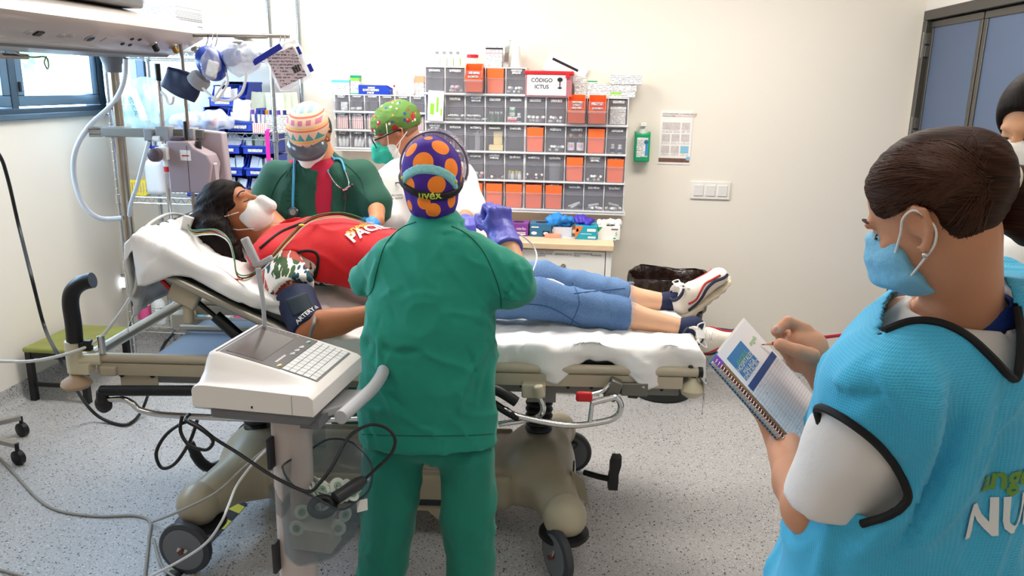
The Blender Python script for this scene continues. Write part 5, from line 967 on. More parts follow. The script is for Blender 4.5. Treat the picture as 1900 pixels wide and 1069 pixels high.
bp('guard_grip', MB().tube(spline([PB(905, 718, L), PB(930, 728, L), PB(958, 746, L)], 5), .018, 12), m_rub); bp('guard_grip', MB().tube(spline([PB(915, 748, L), PB(940, 764, L), PB(962, 776, L)], 5), .013, 10), m_rub); bp('guard_pivot', MB().box(PB(990, 722, L+.05), (.08, .05, .05)).cyl(PB(998, 715, L), PB(1003, 738, L), .016), m_cream, bevel=.006)
bp('release_lever', MB().box(PB(1084, 736, L), (.055, .02, .035)), m_red, bevel=.008); bp('lever_arm', MB().tube(spline([PB(1098, 732, L), PB(1118, 726, L), PB(1132, 712, L+.03)], 5), .006, 8), m_chrome); bp('guard_latch', MB().box(PB(1137, 722, L+.04), (.04, .05, .07), RM(y=.4)).box(PB(1176, 720, L+.06), (.09, .04, .045)), mat('zinc_latch', '77746c', .4, .6), bevel=.004)
bp('latch_hook', MB().tube([PB(1165, 735, L+.05), PB(1180, 737, L+.05), PB(1192, 726, L+.05)], .006, 6), m_dark)
# mattress
m_mat = mat('grey_mattress', '3a3d42', .55)
mt = thing('mattress', 'dark mattress under the white sheet on the stretcher', 'mattress', tuple(BC), BA)
MB().bb((-.24, -.34, .763), (1.02, .34, .825)).build('seat_pad', m_mat, mt, bevel=.015, seg=3); MB().box(BK(LB/2+.03, 0, .055), (LB+.06, .68, .07), Rb).build('back_pad', m_mat, mt, bevel=.015, seg=3)
# ------------------------------------------------------------------ sheet: laid over the mattress, hanging at the sides and head end
m_sheet = mat('white_sheet', 'edeae8', .85, sheen=.15, bump=.25, bscale=9)
def prof_z(x):
    zb = .795+(-.24-x)*math.tan(th)+.10; zf = .835; k = .05
    h_ = max(0, min(1, .5+.5*(zb-zf)/k)); return zf+(zb-zf)*h_+k*h_*(1-h_)
XH, XF = -.835, 1.035
edge_near = [(-.84, .17), (-.80, .15), (-.76, .12), (-.72, .085), (-.66, .06), (-.5, .055), (-.3, .06), (-.1, .07), (.2, .10), (.36, .115), (.50, .125), (.56, .13), (.60, .095), (.66, .06), (.72, .055), (.80, .10), (.86, .14), (.92, .125), (.98, .10), (1.04, .09)]
def drop(x): return float(np.interp(x, [a for a, b in edge_near], [b for a, b in edge_near]))
NU, NV = 190, 110
P = np.zeros((NU+1, NV+1, 3))
for i in range(NU+1):
    u = i/NU; s = -.28+u*(XF-XH+.28+.14)            # arc along the length; head drape below 0, foot drape past the end
    for j in range(NV+1):
        v = j/NV*2-1
        if s < 0: x = XH-.03*math.sin(min(1, -s/.05)*pi/2)-(.02*(-s)); z = prof_z(XH)+s+.0; zdrop = s
        elif s > XF-XH: e = s-(XF-XH); x = XF+.02*min(1, e/.03); z = prof_z(XF)-e; 
        else: x = XH+s; z = prof_z(x)
        half = .365; dn = drop(min(max(x, XH), XF)); full = half+(dn if v < 0 else .10); a = abs(v)*full
        y = math.copysign(min(a, half+.012*min(1, max(0, a-half)/.02)), v); dz = max(0, a-half)
        if s < 0: dz *= .3
        sag = .012*max(0, 1-abs(y)/.36)
        hang = dz > .004
        y -= (.02*math.sin(x*23+1.3)*min(1, dz/.08)*(1 if v < 0 else -1)) if hang else 0
        P[i, j] = (x, y, z-dz-0*sag)
flat = P.reshape(-1, 3)
nz = .014*vnoise(flat, (5, 9, 5), seed=2)+.008*vnoise(flat, (14, 7, 14), R=RM(z=.6), seed=4)+.004*vnoise(flat, (40, 22, 40), R=RM(z=-.5), seed=6)
rcr = rcreases(flat, 130, [(1, .35, 0), (.4, 1, 0), (1, -.5, 0), (.2, .1, 1)], 21, L=(.10, .42), w=(.007, .02), amp=(.004, .011)); nz = nz+rcr
flat[:, 2] += np.where(flat[:, 0] > -.85, np.abs(nz)*1.2, 0); flat[:, 1] += np.where(np.abs(flat[:, 1]) > .36, nz*1.2, 0); flat[:, 0] += np.where(flat[:, 0] < -.85, nz*1.5, 0)
idx = np.arange((NU+1)*(NV+1)).reshape(NU+1, NV+1); F = np.stack([idx[:-1, :-1], idx[1:, :-1], idx[1:, 1:], idx[:-1, 1:]], -1).reshape(-1, 4)
sh = obj('sheet', npmesh('sheet', flat, F, m_sheet)); sh.location = BC; sh.rotation_euler.z = BA; props(sh, 'rumpled white sheet draped over the stretcher', 'sheet'); md = sh.modifiers.new('s', 'SOLIDIFY'); md.thickness = .003
# ------------------------------------------------------------------ ECG machine on its cart
EA = AZ(582, 775, .90); ER = -.075
ecg = thing('ecg_machine', 'white ECG machine with tilted screen and keyboard', 'medical device', tuple(EA), ER)
m_ecg = mat('ecg_white', 'eee7e2', .35); m_ecgp = mat('ecg_dark_panel', '4b4241', .3); m_scr = mat('ecg_screen', '6f6560', .06, spec=.8); m_key = mat('key_grey', 'dcdcda', .45)
def prof1(k):   # k=0 near edge, 1 raised display body: (x, z)
    z = lambda a, b: a+(b-a)*k
    return [(0, 0), (0, .044), (-.012, .052), (-.05, z(.053, .064)), (-.12, z(.055, .082)), (-.2, z(.057, .1)), (-.285, z(.058, .118)), (-.302-.004*k, z(.056, .116)), (-.312, z(.05, .1)), (-.316+.008*k, z(.042, .072)), (-.316+.012*k, 0)]
rings = [[V((x, y, z)) for x, z in prof1(k)] for y, k in ((0.002, 0), (.0, .0), (.03, .06), (.055, .45), (.07, .9), (.078, 1), (.2, 1), (.318, 1), (.326, .96))]
rings[0] = [V((x*.985-.002, .0, z*.93+.002)) for x, z in prof1(0)]
MB().loft(rings).build('housing', m_ecg, ecg, fixn=True, bevel=.005, seg=3, smooth=50)
def pan(x, y, h=0): zz = float(np.interp(-x, [.012, .05, .12, .2, .285], [.052, .064, .082, .1, .118])); return V((x, y, zz+h))
def slab(n, x0, x1, y0, y1, h, m, par=ecg, lift=.0004, nx=4):
    mb = MB(); xs = np.linspace(x0, x1, nx+1); mb.loft([[pan(x, y0, lift-.004), pan(x, y1, lift-.004), pan(x, y1, lift+h), pan(x, y0, lift+h)] for x in xs]); return mb.build(n, m, par, fixn=True)
kb0, kb1, ky0, ky1 = -.118, -.028, .088, .306
pnl = slab('control_panel', -.292, -.122, .083, .316, .0008, m_ecgp); scr = slab('screen', -.272, -.175, .098, .285, .001, m_scr, pnl, .0008)
kbd = slab('keyboard', kb0-.003, kb1+.003, ky0-.003, ky1+.003, .0006, mat('key_gap_grey', '6f6d6c', .5))
nr, nk = 5, 11
for r in range(nr):
    x0 = kb0+(kb1-kb0)*r/nr; x1 = kb0+(kb1-kb0)*(r+1)/nr-.0022; k = 0
    while k < nk:
        wd_ = 5 if (r == 4 and k == 3) else 1; y0 = ky0+(ky1-ky0)*k/nk; y1 = ky0+(ky1-ky0)*min(k+wd_, nk)/nk-.002; slab('key', x0, x1, y0, y1, .0022, m_key, kbd, .0006, 1); k += wd_
def btn(x, y, r, m, n='button'): o = MB().lathe([(r, -.003), (r, .0012), (r*.8, .0022)], pan(x, y), (-.22, 0, 1), 20); return o.build(n, m, pnl)
btn(-.14, .29, .0085, mat('mint_button', '7cc9ae', .4)); btn(-.134, .102, .0085, mat('cream_button', 'e8d790', .4))
for y in (.19, .218, .246): s_ = btn(-.14, y, .009, m_white); MB().lathe([(.0065, .0015), (.0065, .0026)], pan(-.14, y), (-.22, 0, 1), 16).build('button_face', m_grey, pnl)
for k in range(6): MB().lathe([(.0017, 0), (.0017, .0016)], pan(-.265+.018*k, .304), (-.22, 0, 1), 8).build('indicator', m_white, pnl)
for k in range(7): MB().box(pan(-.148-.0*k, .118+.008*k, .001), (.006, .005, .0006), RM(y=.22)).build('printed_letter', m_white, pnl)
MB().box((-.158, -.0006, .012), (.004, .001, .006)).build('front_slot', m_ink, ecg); MB().bb((-.055, -.0006, .0), (-.0535, .001, .05)).build('panel_seam', m_grey, ecg); MB().box((-.265, .02, .0565), (.002, .014, .0008)).build('printed_mark', m_ink, ecg)
# cart
m_colm = mat('cart_column', 'cfc2bc', .4, .1); m_gpl = mat('cart_grey', 'b6b6ba', .42); m_cdk = mat('cart_dark_grey', '77767a', .45)
cart = thing('ecg_cart', 'wheeled cart column carrying the ECG machine', 'cart', (EA.x, EA.y, 0), ER); cl = lambda p: Matrix.Rotation(-ER, 3, 'Z') @ (p-V((EA.x, EA.y, 0)))
cc = cl(AY(541, 800, 1.86)); cx_, cy_ = cc.x, cc.y; SH_ = .897
def oval(z, a, b): return [V((cx_+a*math.cos(t)*abs(math.cos(t))**-.25 if abs(math.cos(t)) > 1e-6 else cx_, cy_+b*math.sin(t), z)) for t in np.linspace(0, 2*pi, 29)[:-1]]
MB().loft([oval(.10, .052, .04), oval(.86, .052, .04)]).build('column', m_colm, cart, fixn=True, smooth=60)
MB().bb((-.285, .02, .862), (-.02, .30, SH_)).build('shelf', m_cdk, cart, bevel=.012, seg=3); MB().bb((-.345, .05, .872), (-.24, .16, .878)).build('side_flap', m_gpl, cart, bevel=.003)
hp = [cl(AZ(x, y, z)) for x, y, z in ((632, 775, .885), (662, 748, .885), (690, 722, .885), (706, 700, .888), (712, 686, .89))]
hA, hB = cl(AZ(636, 768, .872)), cl(AZ(712, 690, .872))
MB().tube(spline(hp, 6), .0175, 14).build('push_handle', m_gpl, cart)
hm = (hp[1]+hp[2])/2
MB().prism([(-.05, .06), (hm.x-.02, hm.y-.03), (hm.x+.0, hm.y+.07), (-.05, .24)], (0, 0, .855), (1, 0, 0), (0, 1, 0), .022).build('handle_plate', m_gpl, cart, bevel=.004, fixn=True); MB().bb((-.06, .05, .845), (-.01, .27, .868)).build('slide_rail', m_cdk, cart)
# base with casters (below the frame)
MB().loft([oval(.06, .13, .11), oval(.10, .12, .10), oval(.13, .06, .05)]).build('base', m_gpl, cart, fixn=True)
for k in range(5):
    a = 2*pi*k/5+.3; e = V((cx_+.24*math.cos(a), cy_+.2*math.sin(a), .075)); MB().tube([V((cx_, cy_, .085)), e], [.03, .018], 8).build('base_leg', m_gpl, cart); c_ = MB().lathe([(.025, -.014), (.035, -.01), (.035, .01), (.025, .014)], (e.x, e.y, .035), (math.sin(a), -math.cos(a), 0), 18).build('caster', m_black, cart); MB().cyl((e.x, e.y, .04), (e.x, e.y, .08), .01).build('caster_stem', m_black, c_)
# cable clips on the column
for px, py0, py1 in ((503, 812, 868), (513, 1005, 1060)):
    a, b = cl(AY(px, py0, 1.82)), cl(AY(px, py1, 1.82)); MB().box((a+b)/2, (.012, .03, (a-b).length)).build('cable_clip', m_dark, cart, bevel=.003)
# basket
m_smoke = mat('smoky_blue_plastic', '5f7078', .12, alpha=.28, spec=.6); bk0 = cl(AY(600, 930, 1.80))
def W(px, py, y): return cl(AY(px, py, y))
top = [W(525, 872, 1.74), W(532, 858, 1.80), W(575, 835, 1.90), W(610, 815, 1.98), W(655, 822, 2.0), W(688, 860, 1.97), W(686, 905, 1.88), W(662, 930, 1.80), W(630, 946, 1.72), W(588, 925, 1.69), W(545, 902, 1.69)]
bot = [W(528, 980, 1.76), W(532, 982, 1.80), W(560, 975, 1.86), W(590, 970, 1.92), W(630, 970, 1.93), W(655, 975, 1.92), W(656, 985, 1.87), W(640, 995, 1.82), W(615, 1002, 1.76), W(580, 1003, 1.73), W(548, 998, 1.72)]
zb = min(p.z for p in bot); 
for p in bot: p.z = zb+.004*random.random()
ts, bs = spline(top, 4, True), spline(bot, 4, True); ms = [t_*.5+b_*.5 for t_, b_ in zip(ts, bs)]
cen = sum(ms, V((0, 0, 0)))/len(ms)
for p in ms: d_ = p-cen; d_.z = 0; p += d_*.05
bsk = MB().loft([ts, ms, bs], False, True).build('basket', m_smoke, cart, solid=.004, smooth=60); MB().tube(ts, .003, 6, closed=True).build('basket_rim', mat('smoky_rim', '2f3a40', .2), bsk)
a, b = W(505, 895, 1.74), W(512, 935, 1.74); MB().prism([(0, 0), (.0, -.06), (.03, -.085), (.045, -.06), (.045, -.02), (.028, -.055), (.015, -.04)], a, (1, 0, 0), (0, 0, 1), .02).build('basket_hook', m_smoke, cart, fixn=True)
a = W(592, 812, 1.98); MB().bb((a.x-.018, a.y, a.z-.03), (a.x+.018, a.y+.006, a.z+.035)).build('basket_hook', m_smoke, cart, bevel=.006)
a = W(672, 938, 1.82); MB().box(a, (.028, .003, .032), RM(z=.7)).build('warning_sticker', mat('sticker_white', 'e8e4dc', .5), cart)
cen_w = lambda px, py, y: AY(px, py, y)
# electrodes in the basket
em = MB(); em.mi = 0; em.lathe([(.019, 0), (.020, .0015), (.019, .003)], n=18); em.mi = 1; em.lathe([(.010, .003), (.010, .0042)], n=14); em.mi = 2; em.lathe([(.004, .004), (.003, .009)], n=8); el_m = em.mesh('electrode', [mat('foam_white', 'd9e0d4', .7), mat('gel_green', '8fb09c', .5), m_steel])
zbw = zb
for i in range(20):
    px = 585+14*(i % 6)+random.uniform(-4, 4); y = 1.80+.025*(i % 5); py = 918-8*(i//6)+random.uniform(-4, 4)
    o = obj('electrode', el_m); o.location = AY(px, py, y); o.rotation_euler = (random.uniform(.1, 1.1), random.uniform(-.6, .6), random.uniform(0, 3)); props(o, 'round white and green ECG electrode heaped in the smoky basket', 'electrode', 'electrodes in the cart basket')
o = MB().box((0, 0, .03), (.105, .07, .06)).build('electrode_box', mat('pale_carton', 'c9c4bc', .6, var=.15, vscale=30), bevel=.002); q = AY(588, 985, 1.80); o.location = (q.x, q.y, zb+.012); o.rotation_euler.z = -.1; props(o, 'small white carton lying at the bottom of the basket', 'box')
for i, (px, py) in enumerate(((551, 980), (628, 980), (560, 950), (610, 952), (640, 955), (585, 945))):
    o = obj('electrode', el_m); o.location = AY(px, py, (1.765, 1.79, 1.80, 1.84, 1.85, 1.86)[i]); o.rotation_euler = (1.4, .1*i, .2*i); props(o, 'round white and green ECG electrode pressed low against the basket wall', 'electrode', 'electrodes low in the cart basket')
o = thing('doppler_probe', 'black handheld probe with round head lying in the basket', 'probe', AY(610, 938, 1.76)); a, b = AY(622, 925, 1.76), AY(676, 890, 1.83)
MB().tube([a, a.lerp(b, .4), a.lerp(b, .75), b], [.017, .0165, .018, .012], 14).build('handle', m_dark, o, True); MB().torus(AY(598, 940, 1.75), (.1, -.3, 1), .028, .010, 26, 10).build('head', m_black, o, True)
# cables of the machine
mk = lambda n, pts, r, m, lab, cat_='cable', k=10: props(MB().tube(spline(pts, k), r, 8).build(n, m), lab, cat_)
mk('probe_cable', [AY(678, 888, 1.83), AY(700, 868, 1.84), AY(726, 842, 1.86), AY(733, 815, 1.87), AY(718, 795, 1.88), AY(690, 788, 1.88), AY(660, 800, 1.84), AY(640, 822, 1.8), AY(615, 868, 1.72), AY(590, 900, 1.69), AY(575, 912, 1.68), AY(550, 906, 1.68), AY(500, 880, 1.70), AY(440, 840, 1.74), AY(400, 815, 1.76), AY(365, 788, 1.78), AY(345, 783, 1.79), AY(310, 805, 1.79), AY(290, 840, 1.78), AY(300, 868, 1.78), AY(325, 860, 1.78), AY(352, 820, 1.79), AY(366, 780, 1.80)], .0045, m_black, 'black cable looped from the cart flap into the basket')
mk('coiled_cable', [AY(338, 772, 1.79), AY(335, 800, 1.78), AY(350, 825, 1.77), AY(380, 835, 1.76), AY(394, 825, 1.76), AY(392, 812, 1.76), AY(370, 795, 1.77), AY(345, 780, 1.78), AY(352, 768, 1.80)], .0045, m_black, 'short black cable coil hanging at the cart flap')
# ------------------------------------------------------------------ floor cables, tape
m_gcab = mat('grey_cable', '9a958c', .5); m_wcab = mat('white_cable', 'd9d6d0', .45)
def fz(px, py, z=.006): return AZ(px, py, z)
mk('mains_cable', [fz(-5, 845), fz(30, 882), fz(70, 925), (fz(110, 948)), fz(180, 958), fz(250, 957), fz(278, 968), fz(276, 1000), fz(272, 1040), fz(268, 1075)], .0055, m_gcab, 'grey cable crossing the floor from the wheeled stand')
mk('lead_cable', [fz(285, 968, .012), AY(330, 950, 2.28), AY(400, 915, 2.28), AY(450, 870, 2.28), AY(485, 840, 2.27), AY(497, 832, 2.2)], .0048, m_gcab, 'grey cable rising from the floor to the cart column')
mk('lead_cable', [AY(268, 1075, 2.2), AY(330, 1043, 2.15), AY(380, 1010, 2.05), AY(410, 970, 2.05), AY(425, 935, 2.1), AY(440, 900, 2.2), AY(470, 860, 2.22), AY(494, 835, 2.2)], .0042, m_wcab, 'white cable rising past the caster to the cart column')
mk('lead_cable', [fz(285, 1000, .01), fz(300, 1050, .008), fz(330, 1075, .006)], .005, m_gcab, 'short grey cable twisting on the floor near the caster')
mk('edge_cable', [fz(-5, 1056), fz(30, 1066), fz(60, 1075)], .005, m_gcab, 'grey cable at the lower floor edge')
a, b, c, d = fz(330, 1075, .001), fz(300, 1075, .001), fz(440, 925, .001), fz(460, 935, .001)
t = thing('floor_tape', 'black and yellow floor tape under the stretcher', 'tape', tuple(a)); MB().add([a, b, c, d], [(0, 1, 2, 3)]).build('black_tape', mat('black_tape', '151515', .5), t, True)
for k0, k1 in ((.1, .2), (.62, .74), (.85, .95)): MB().add([b.lerp(c, k0)+V((0, 0, .0006)), b.lerp(c, k1)+V((0, 0, .0006)), a.lerp(d, k1)+V((0, 0, .0006)), a.lerp(d, k0)+V((0, 0, .0006))], [(0, 1, 2, 3)]).build('yellow_patch', mat('yellow_tape', 'd8c83a', .5), t, True)
mk('monitor_cable', [V((-2.75, 2.2, .006)), V((-2.5, 2.2, .01)), V((-2.35, 2.22, .12)), V((-2.3, 2.24, .45)), AY(-60, 678, 2.25), AY(-5, 671, 2.28), AY(60, 670, 2.30), AY(130, 655, 2.36), AY(180, 632, 2.42), AY(215, 592, 2.44), AY(240, 555, 2.45), AY(252, 528, 2.46), AY(256, 470, 2.48), AY(268, 425, 2.55), AY(310, 398, 2.75), AY(345, 402, 2.85), AY(352, 418, 2.82)], .0055, m_wcab, 'white monitor cable running along the stretcher head to the patient')
# ------------------------------------------------------------------ people: helpers
def skin(name, c): return mat(name, c, .5, spec=.4, var=.10, vscale=9, bump=.06, bscale=160, sheen=.05)
def hitpt(bvh, px, py, off_=.0):
    r = ray(px, py); h = bvh.ray_cast(CAM, r.normalized(), 10)
    return None if h[0] is None else h[0]+h[1]*off_*(1 if h[1].dot(r) < 0 else -1)
def line_on(bvh, pts, n=8, off_=.001):
    P2 = spline([(a, b, 0) for a, b in pts], n); out = [hitpt(bvh, p.x, p.y, off_) for p in P2]; return [p for p in out if p is not None]
def stack(zs, cx, cy, rx, ry, ang=0, p=2.0):
    """upright body column: elliptic cross-sections at heights zs; ang turns the cross-section"""
    o = np.argsort(zs); zs, cx, cy, rx, ry = [np.asarray(a, float)[o] for a in (zs, cx, cy, rx, ry)]; ca, sa = math.cos(ang), math.sin(ang)
    def f(P):
        z = P[:, 2]; x = P[:, 0]-np.interp(z, zs, cx); y = P[:, 1]-np.interp(z, zs, cy); a = np.interp(z, zs, rx); b = np.interp(z, zs, ry)
        u = np.abs(x*ca+y*sa)/a; v = np.abs(-x*sa+y*ca)/b; d = ((u**p+v**p)**(1/p)-1)*np.minimum(a, b)
        return np.maximum(d, np.maximum(zs[0]-z, z-zs[-1]))
    return f
def hand(wr, xd, zd, side, curls, s=1.0, th=(.6, .5, .35), spread=1.0, thumb_dir=None):
    """wr wrist; xd towards fingertips; zd out of the palm; side +1: thumb on +y (y = z x x). curls: per finger (knuckle, mid, tip) angles"""
    wr = V(wr); x = V(xd).normalized(); z = V(zd); z = (z-x*z.dot(x)).normalized(); y = z.cross(x)*side; out = []
    T = lambda a, b, c: wr+(x*a+y*b+z*c)*s
    R = Rcols(x, y, z); 
    if np.linalg.det(R) < 0: R[:, 1] *= 1
    palm = sm(.018*s, rc(T(.0, 0, 0), T(.02, 0, 0), .026*s, .028*s), bx(T(.052, 0, .002), (.078*s, .076*s, .026*s), .012*s, R), rc(T(.02, .026, .008), T(.05, .034, .01), .016*s, .014*s)); fs = []
    for i in range(4):
        b = (.030, .010, -.011, -.031)[i]; L = (.072, .080, .074, .058)[i]; r = (.0092, .0095, .009, .008)[i]; p = T(.086-.004*abs(i-1), b, 0); a = 0; d = x; pts = [p]; rs = [r*s]
        c = curls[i] if isinstance(curls[0], (tuple, list)) else curls; sd = (.10, .03, -.04, -.12)[i]*spread
        for k in range(3):
            a += c[k]; d = (x*math.cos(a)+z*math.sin(a)+y*sd*math.cos(a)).normalized(); p = p+d*L*s*(.46, .30, .24)[k]; pts.append(p); rs.append(r*s*(.95, .9, .78)[k])
        fs.append(chain(pts, rs, .004*s))
    td = (x*th[0]+y*th[1]+z*th[2]).normalized() if thumb_dir is None else V(thumb_dir).normalized(); t0 = T(.028, .034, .010); t1 = t0+td*.042*s; td2 = (td+x*.5-y*.25).normalized(); t2 = t1+td2*.032*s
    return sm(.008*s, palm, *fs, chain([t0, t1, t2], [.0135*s, .0115*s, .009*s], .004*s))
def headsdf(c, f, u, s=1.0, nose=1, ears=1):
    c = V(c); f = V(f).normalized(); u = V(u); u = (u-f*u.dot(f)).normalized(); r = f.cross(u); R = Rcols(r, f, u); T = lambda a, b, d: c+(r*a+f*b+u*d)*s
    k = sm(.03*s, el(T(0, -.012, .035), (.077*s, .097*s, .088*s), R), el(T(0, .022, -.035), (.062*s, .070*s, .075*s), R), el(T(0, .035, -.082), (.038*s, .042*s, .032*s), R))
    k = sm(.012*s, k, el(T(0, .084, .028), (.05*s, .012*s, .010*s), R), rc(T(0, .090, .012), T(0, .112, -.020), .008*s, .013*s), el(T(0, .088, -.055), (.024*s, .010*s, .010*s), R), *[el(T(a, .062, -.012), (.022*s, .020*s, .016*s), R) for a in (-.038, .038)])
    k = inter(.010*s, k, *[neg(el(T(a, .098, .008), (.017*s, .014*s, .011*s), R)) for a in (-.031, .031)])
    if ears:
        es = []
        for a in (-1, 1):
            o_ = r*(.008*a); X = lambda b_, d_, c_=0: T(a*(.083+.35*max(0, -b_-.0)*.9+c_), b_, d_)
            es.append(chain([X(.008, .002), X(.004, .026), X(-.014, .036), X(-.028, .026), X(-.027, .002), X(-.014, -.018), X(-.002, -.030), X(.008, -.024)], [.004*s, .0052*s, .0055*s, .0055*s, .005*s, .0052*s, .0075*s, .005*s], .004*s)); es.append(el(X(-.010, .004, -.003), (.005*s, .017*s, .026*s), R))
        k = sm(.006*s, k, *es)
    return k, T, R
def trousers_and_shoes(person, hips, feet, r0, r1, m, mshoe, top, fold=.006, h=.011, fdir=(0, 1, 0)):
    fs = [rc(a, V((b[0], b[1], .10)), r0, r1) for a, b in zip(hips, feet)]; mid = (V(hips[0])+V(hips[1]))/2
    f = sm(.025, *fs, el(mid+V((0, 0, .06)), (r0*1.75, r0*1.15, r0*.75), None)); f = inter(.01, f, pl((0, 0, top), (0, 0, 1)), pl((0, 0, .085), (0, 0, -1)))
    lo, hi = box_of(*hips, *feet, r=.2); lo[2] = .0; hi[2] = top+.05
    surf('trousers', f, lo, hi, h, m, person, disp=lambda v, n: rcreases(v, 70, [(.5, 0, 1), (-.5, 0, 1), (1, 0, .1)], 5, amp=(.003, .006))+fold*vnoise(v, (7, 7, 3), seed=3)+fold*ridge(v, (9, 9, 4), RM(y=.5), 8)-fold*.6+fold*.6*ridge(v, (16, 16, 6), RM(y=-.5), 18)+.5*fold*vnoise(v, (10, 10, 34), seed=5)*np.clip((.5-v[:, 2])/.4, 0, 1))
    fd = V(fdir).normalized()
    for b in feet:
        b = V((b[0], b[1], 0)); s = MB(); side = V((0, 0, 1)).cross(fd); rings = []
        for k, w, hh in ((-.09, .030, .06), (-.06, .038, .075), (0, .040, .085), (.06, .044, .065), (.12, .042, .045), (.155, .025, .03)):
            c = b+fd*k; rings.append([c+side*(w*a)+V((0, 0, z*hh)) for a, z in ((-1, 0), (1, 0), (1.05, .35), (.7, .85), (0, 1), (-.7, .85), (-1.05, .35))])
        s.loft(rings).build('shoe', mshoe, person, True, fixn=True, smooth=60)
def pcreases(v, bv_, lines, w=.009, amp=.006):
    """creases along lines given as photo pixels, laid on the surface"""
    d = np.zeros(len(v))
    for pts, am in lines:
        q = [p for p in line_on(bv_, pts, 4, 0)]
        for i in range(len(q)-1):
            a, b_ = A3(q[i]), A3(q[i+1]); ba = b_-a; t = np.clip(((v-a) @ ba)/(ba @ ba+1e-9), 0, 1); dd = np.linalg.norm(v-a-t[:, None]*ba, axis=1); s_ = math.sin(pi*(i+.5)/(len(q)-1)); d = np.where(np.abs(d) > np.abs(am*s_*np.exp(-(dd/w)**2)), d, am*s_*np.exp(-(dd/w)**2))
    return d
def recrease(o, lines, w=.009, amp=.006):
    me = o.data; n = len(me.vertices); v = np.empty(n*3, np.float32); me.vertices.foreach_get('co', v); v = v.reshape(-1, 3); nr = np.empty(n*3, np.float32); me.vertices.foreach_get('normal', nr)
    v = v+nr.reshape(-1, 3)*pcreases(v, bvh_of(o), lines, w, amp)[:, None]; me.vertices.foreach_set('co', v.astype(np.float32).ravel()); me.update()
def band_on(f, pts, half, lift, extra=()):
    """strip of a surface: offset field cut by a slab through three points"""
    a, b, c = [V(p) for p in pts]; n = (b-a).cross(c-a).normalized(); cc = (a+b+c)/3
    return inter(.002, off(f, lift), pl(cc+n*half, n), pl(cc-n*half, -n), *extra)
m_skA = skin('skin_light_tan', 'd2986f'); m_skB = skin('skin_tan', 'bd7c55'); m_skC = skin('skin_ruddy', 'c98563'); m_skD = skin('skin_pale', 'e0b088'); m_nail = mat('nail', 'e0b09a', .35)
m_scrub = mat('green_scrubs', '158a74', .8, sheen=.1, var=.05, vscale=3, bump=.1, bscale=300); m_seam = mat('dark_green_seam', '0a4a3a', .8); m_scrubd = mat('dark_green_scrubs', '0c5a46', .8, sheen=.1, bump=.1, bscale=300)
# ------------------------------------------------------------------ nurse in green seen from behind
YN = 2.22
N1 = thing('person', 'person in green scrubs and purple orange-dotted cap, seen from behind', 'person', (AY(797, 815, YN).x, YN, 0))
def J(px, py, dy=0): return AY(px, py, YN+dy)
ys = [425, 440, 460, 490, 540, 600, 680, 760, 800, 835]; lx = [770, 735, 715, 700, 684, 675, 671, 669, 668, 667]; rx_ = [845, 870, 885, 900, 915, 922, 923, 922, 921, 921]
Lp = [J(a, y) for a, y in zip(lx, ys)]; Rp_ = [J(a, y) for a, y in zip(rx_, ys)]
zs = [(a.z+b.z)/2 for a, b in zip(Lp, Rp_)]; cxs = [(a.x+b.x)/2 for a, b in zip(Lp, Rp_)]; rxs = [(b.x-a.x)/2 for a, b in zip(Lp, Rp_)]
rys = [.07, .09, .10, .115, .125, .13, .132, .13, .13, .13]; cys = [YN+.05, YN+.04, YN+.03, YN+.02, YN+.01, YN, YN, YN, YN, YN]
zs = [zs[0]+.02]+zs; cxs = [cxs[0]]+cxs; rxs = [rxs[0]*.7]+rxs; rys = [.05]+rys; cys = [YN+.06]+cys
torso = stack(zs, cxs, cys, rxs, rys, p=2.3)
RS, RE = J(872, 476, .0), J(944, 522, -.0); RW, RE2 = J(938, 452, .20), J(966, 530, .07)
LS, LE = J(722, 478, .02), J(676, 518, .08); LW = J(705, 470, .38)
slv = [rc(RS, RE, .068, .062), rc(RE, J(958, 534, .03), .060, .056), rc(LS, LE, .066, .052), rc(J(806, 414, .07), J(803, 450, .05), .072, .085)]
top_f = sm(.05, torso, *slv); top_f = inter(.012, top_f, pl(J(797, 815), (0, -.03, -1)), neg(rc(J(808, 380, .085), J(806, 410, .08), .054, .050)))
lo, hi = (Lp[-1].x-.15, YN-.25, zs[-1]-.05), (RE.x+.16, YN+.4, zs[0]+.12)
def foldN(v, n):
    d = .009*vnoise(v, (6, 4, 2.2), seed=1)+.007*ridge(v, (10, 6, 5), RM(y=.7), 2)+.006*ridge(v, (17, 10, 6), RM(y=-.6), 5)+.007*ridge(v, (9, 5, 14), RM(y=.25), 11, 4)
    return d-.010+rcreases(v, 90, [(.5, 0, 1), (-.6, 0, 1), (1, 0, .25)], 3)
scrub = surf('scrub_top', top_f, lo, hi, .0075, m_scrub, N1, disp=foldN)
recrease(scrub, [([(700, 640), (740, 655), (790, 650)], -.008), ([(690, 700), (720, 740), (735, 790)], .008), ([(700, 600), (705, 660), (700, 720)], .009), ([(925, 600), (890, 660), (860, 720), (850, 780)], .010), ([(928, 640), (905, 690), (890, 760)], -.009), ([(880, 580), (905, 600), (925, 640)], .008), ([(935, 555), (950, 530), (948, 500)], -.009), ([(930, 520), (945, 545), (960, 560)], .008), ([(985, 540), (965, 510), (950, 470)], .007), ([(680, 520), (672, 545), (668, 560)], -.008), ([(700, 480), (690, 520), (684, 560)], .006), ([(740, 560), (780, 545), (820, 550)], .005), ([(860, 640), (880, 680), (880, 740)], -.006)], .011)
bv = bvh_of(scrub)
for pts in ([(772, 412), (742, 425), (715, 455), (700, 500), (690, 540), (672, 556)], [(838, 420), (868, 436), (895, 465), (915, 505), (928, 545), (930, 570)]):
    q = line_on(bv, pts, 8, .0006); MB().tube(q, .0016, 6).build('seam', m_seam, N1, True)
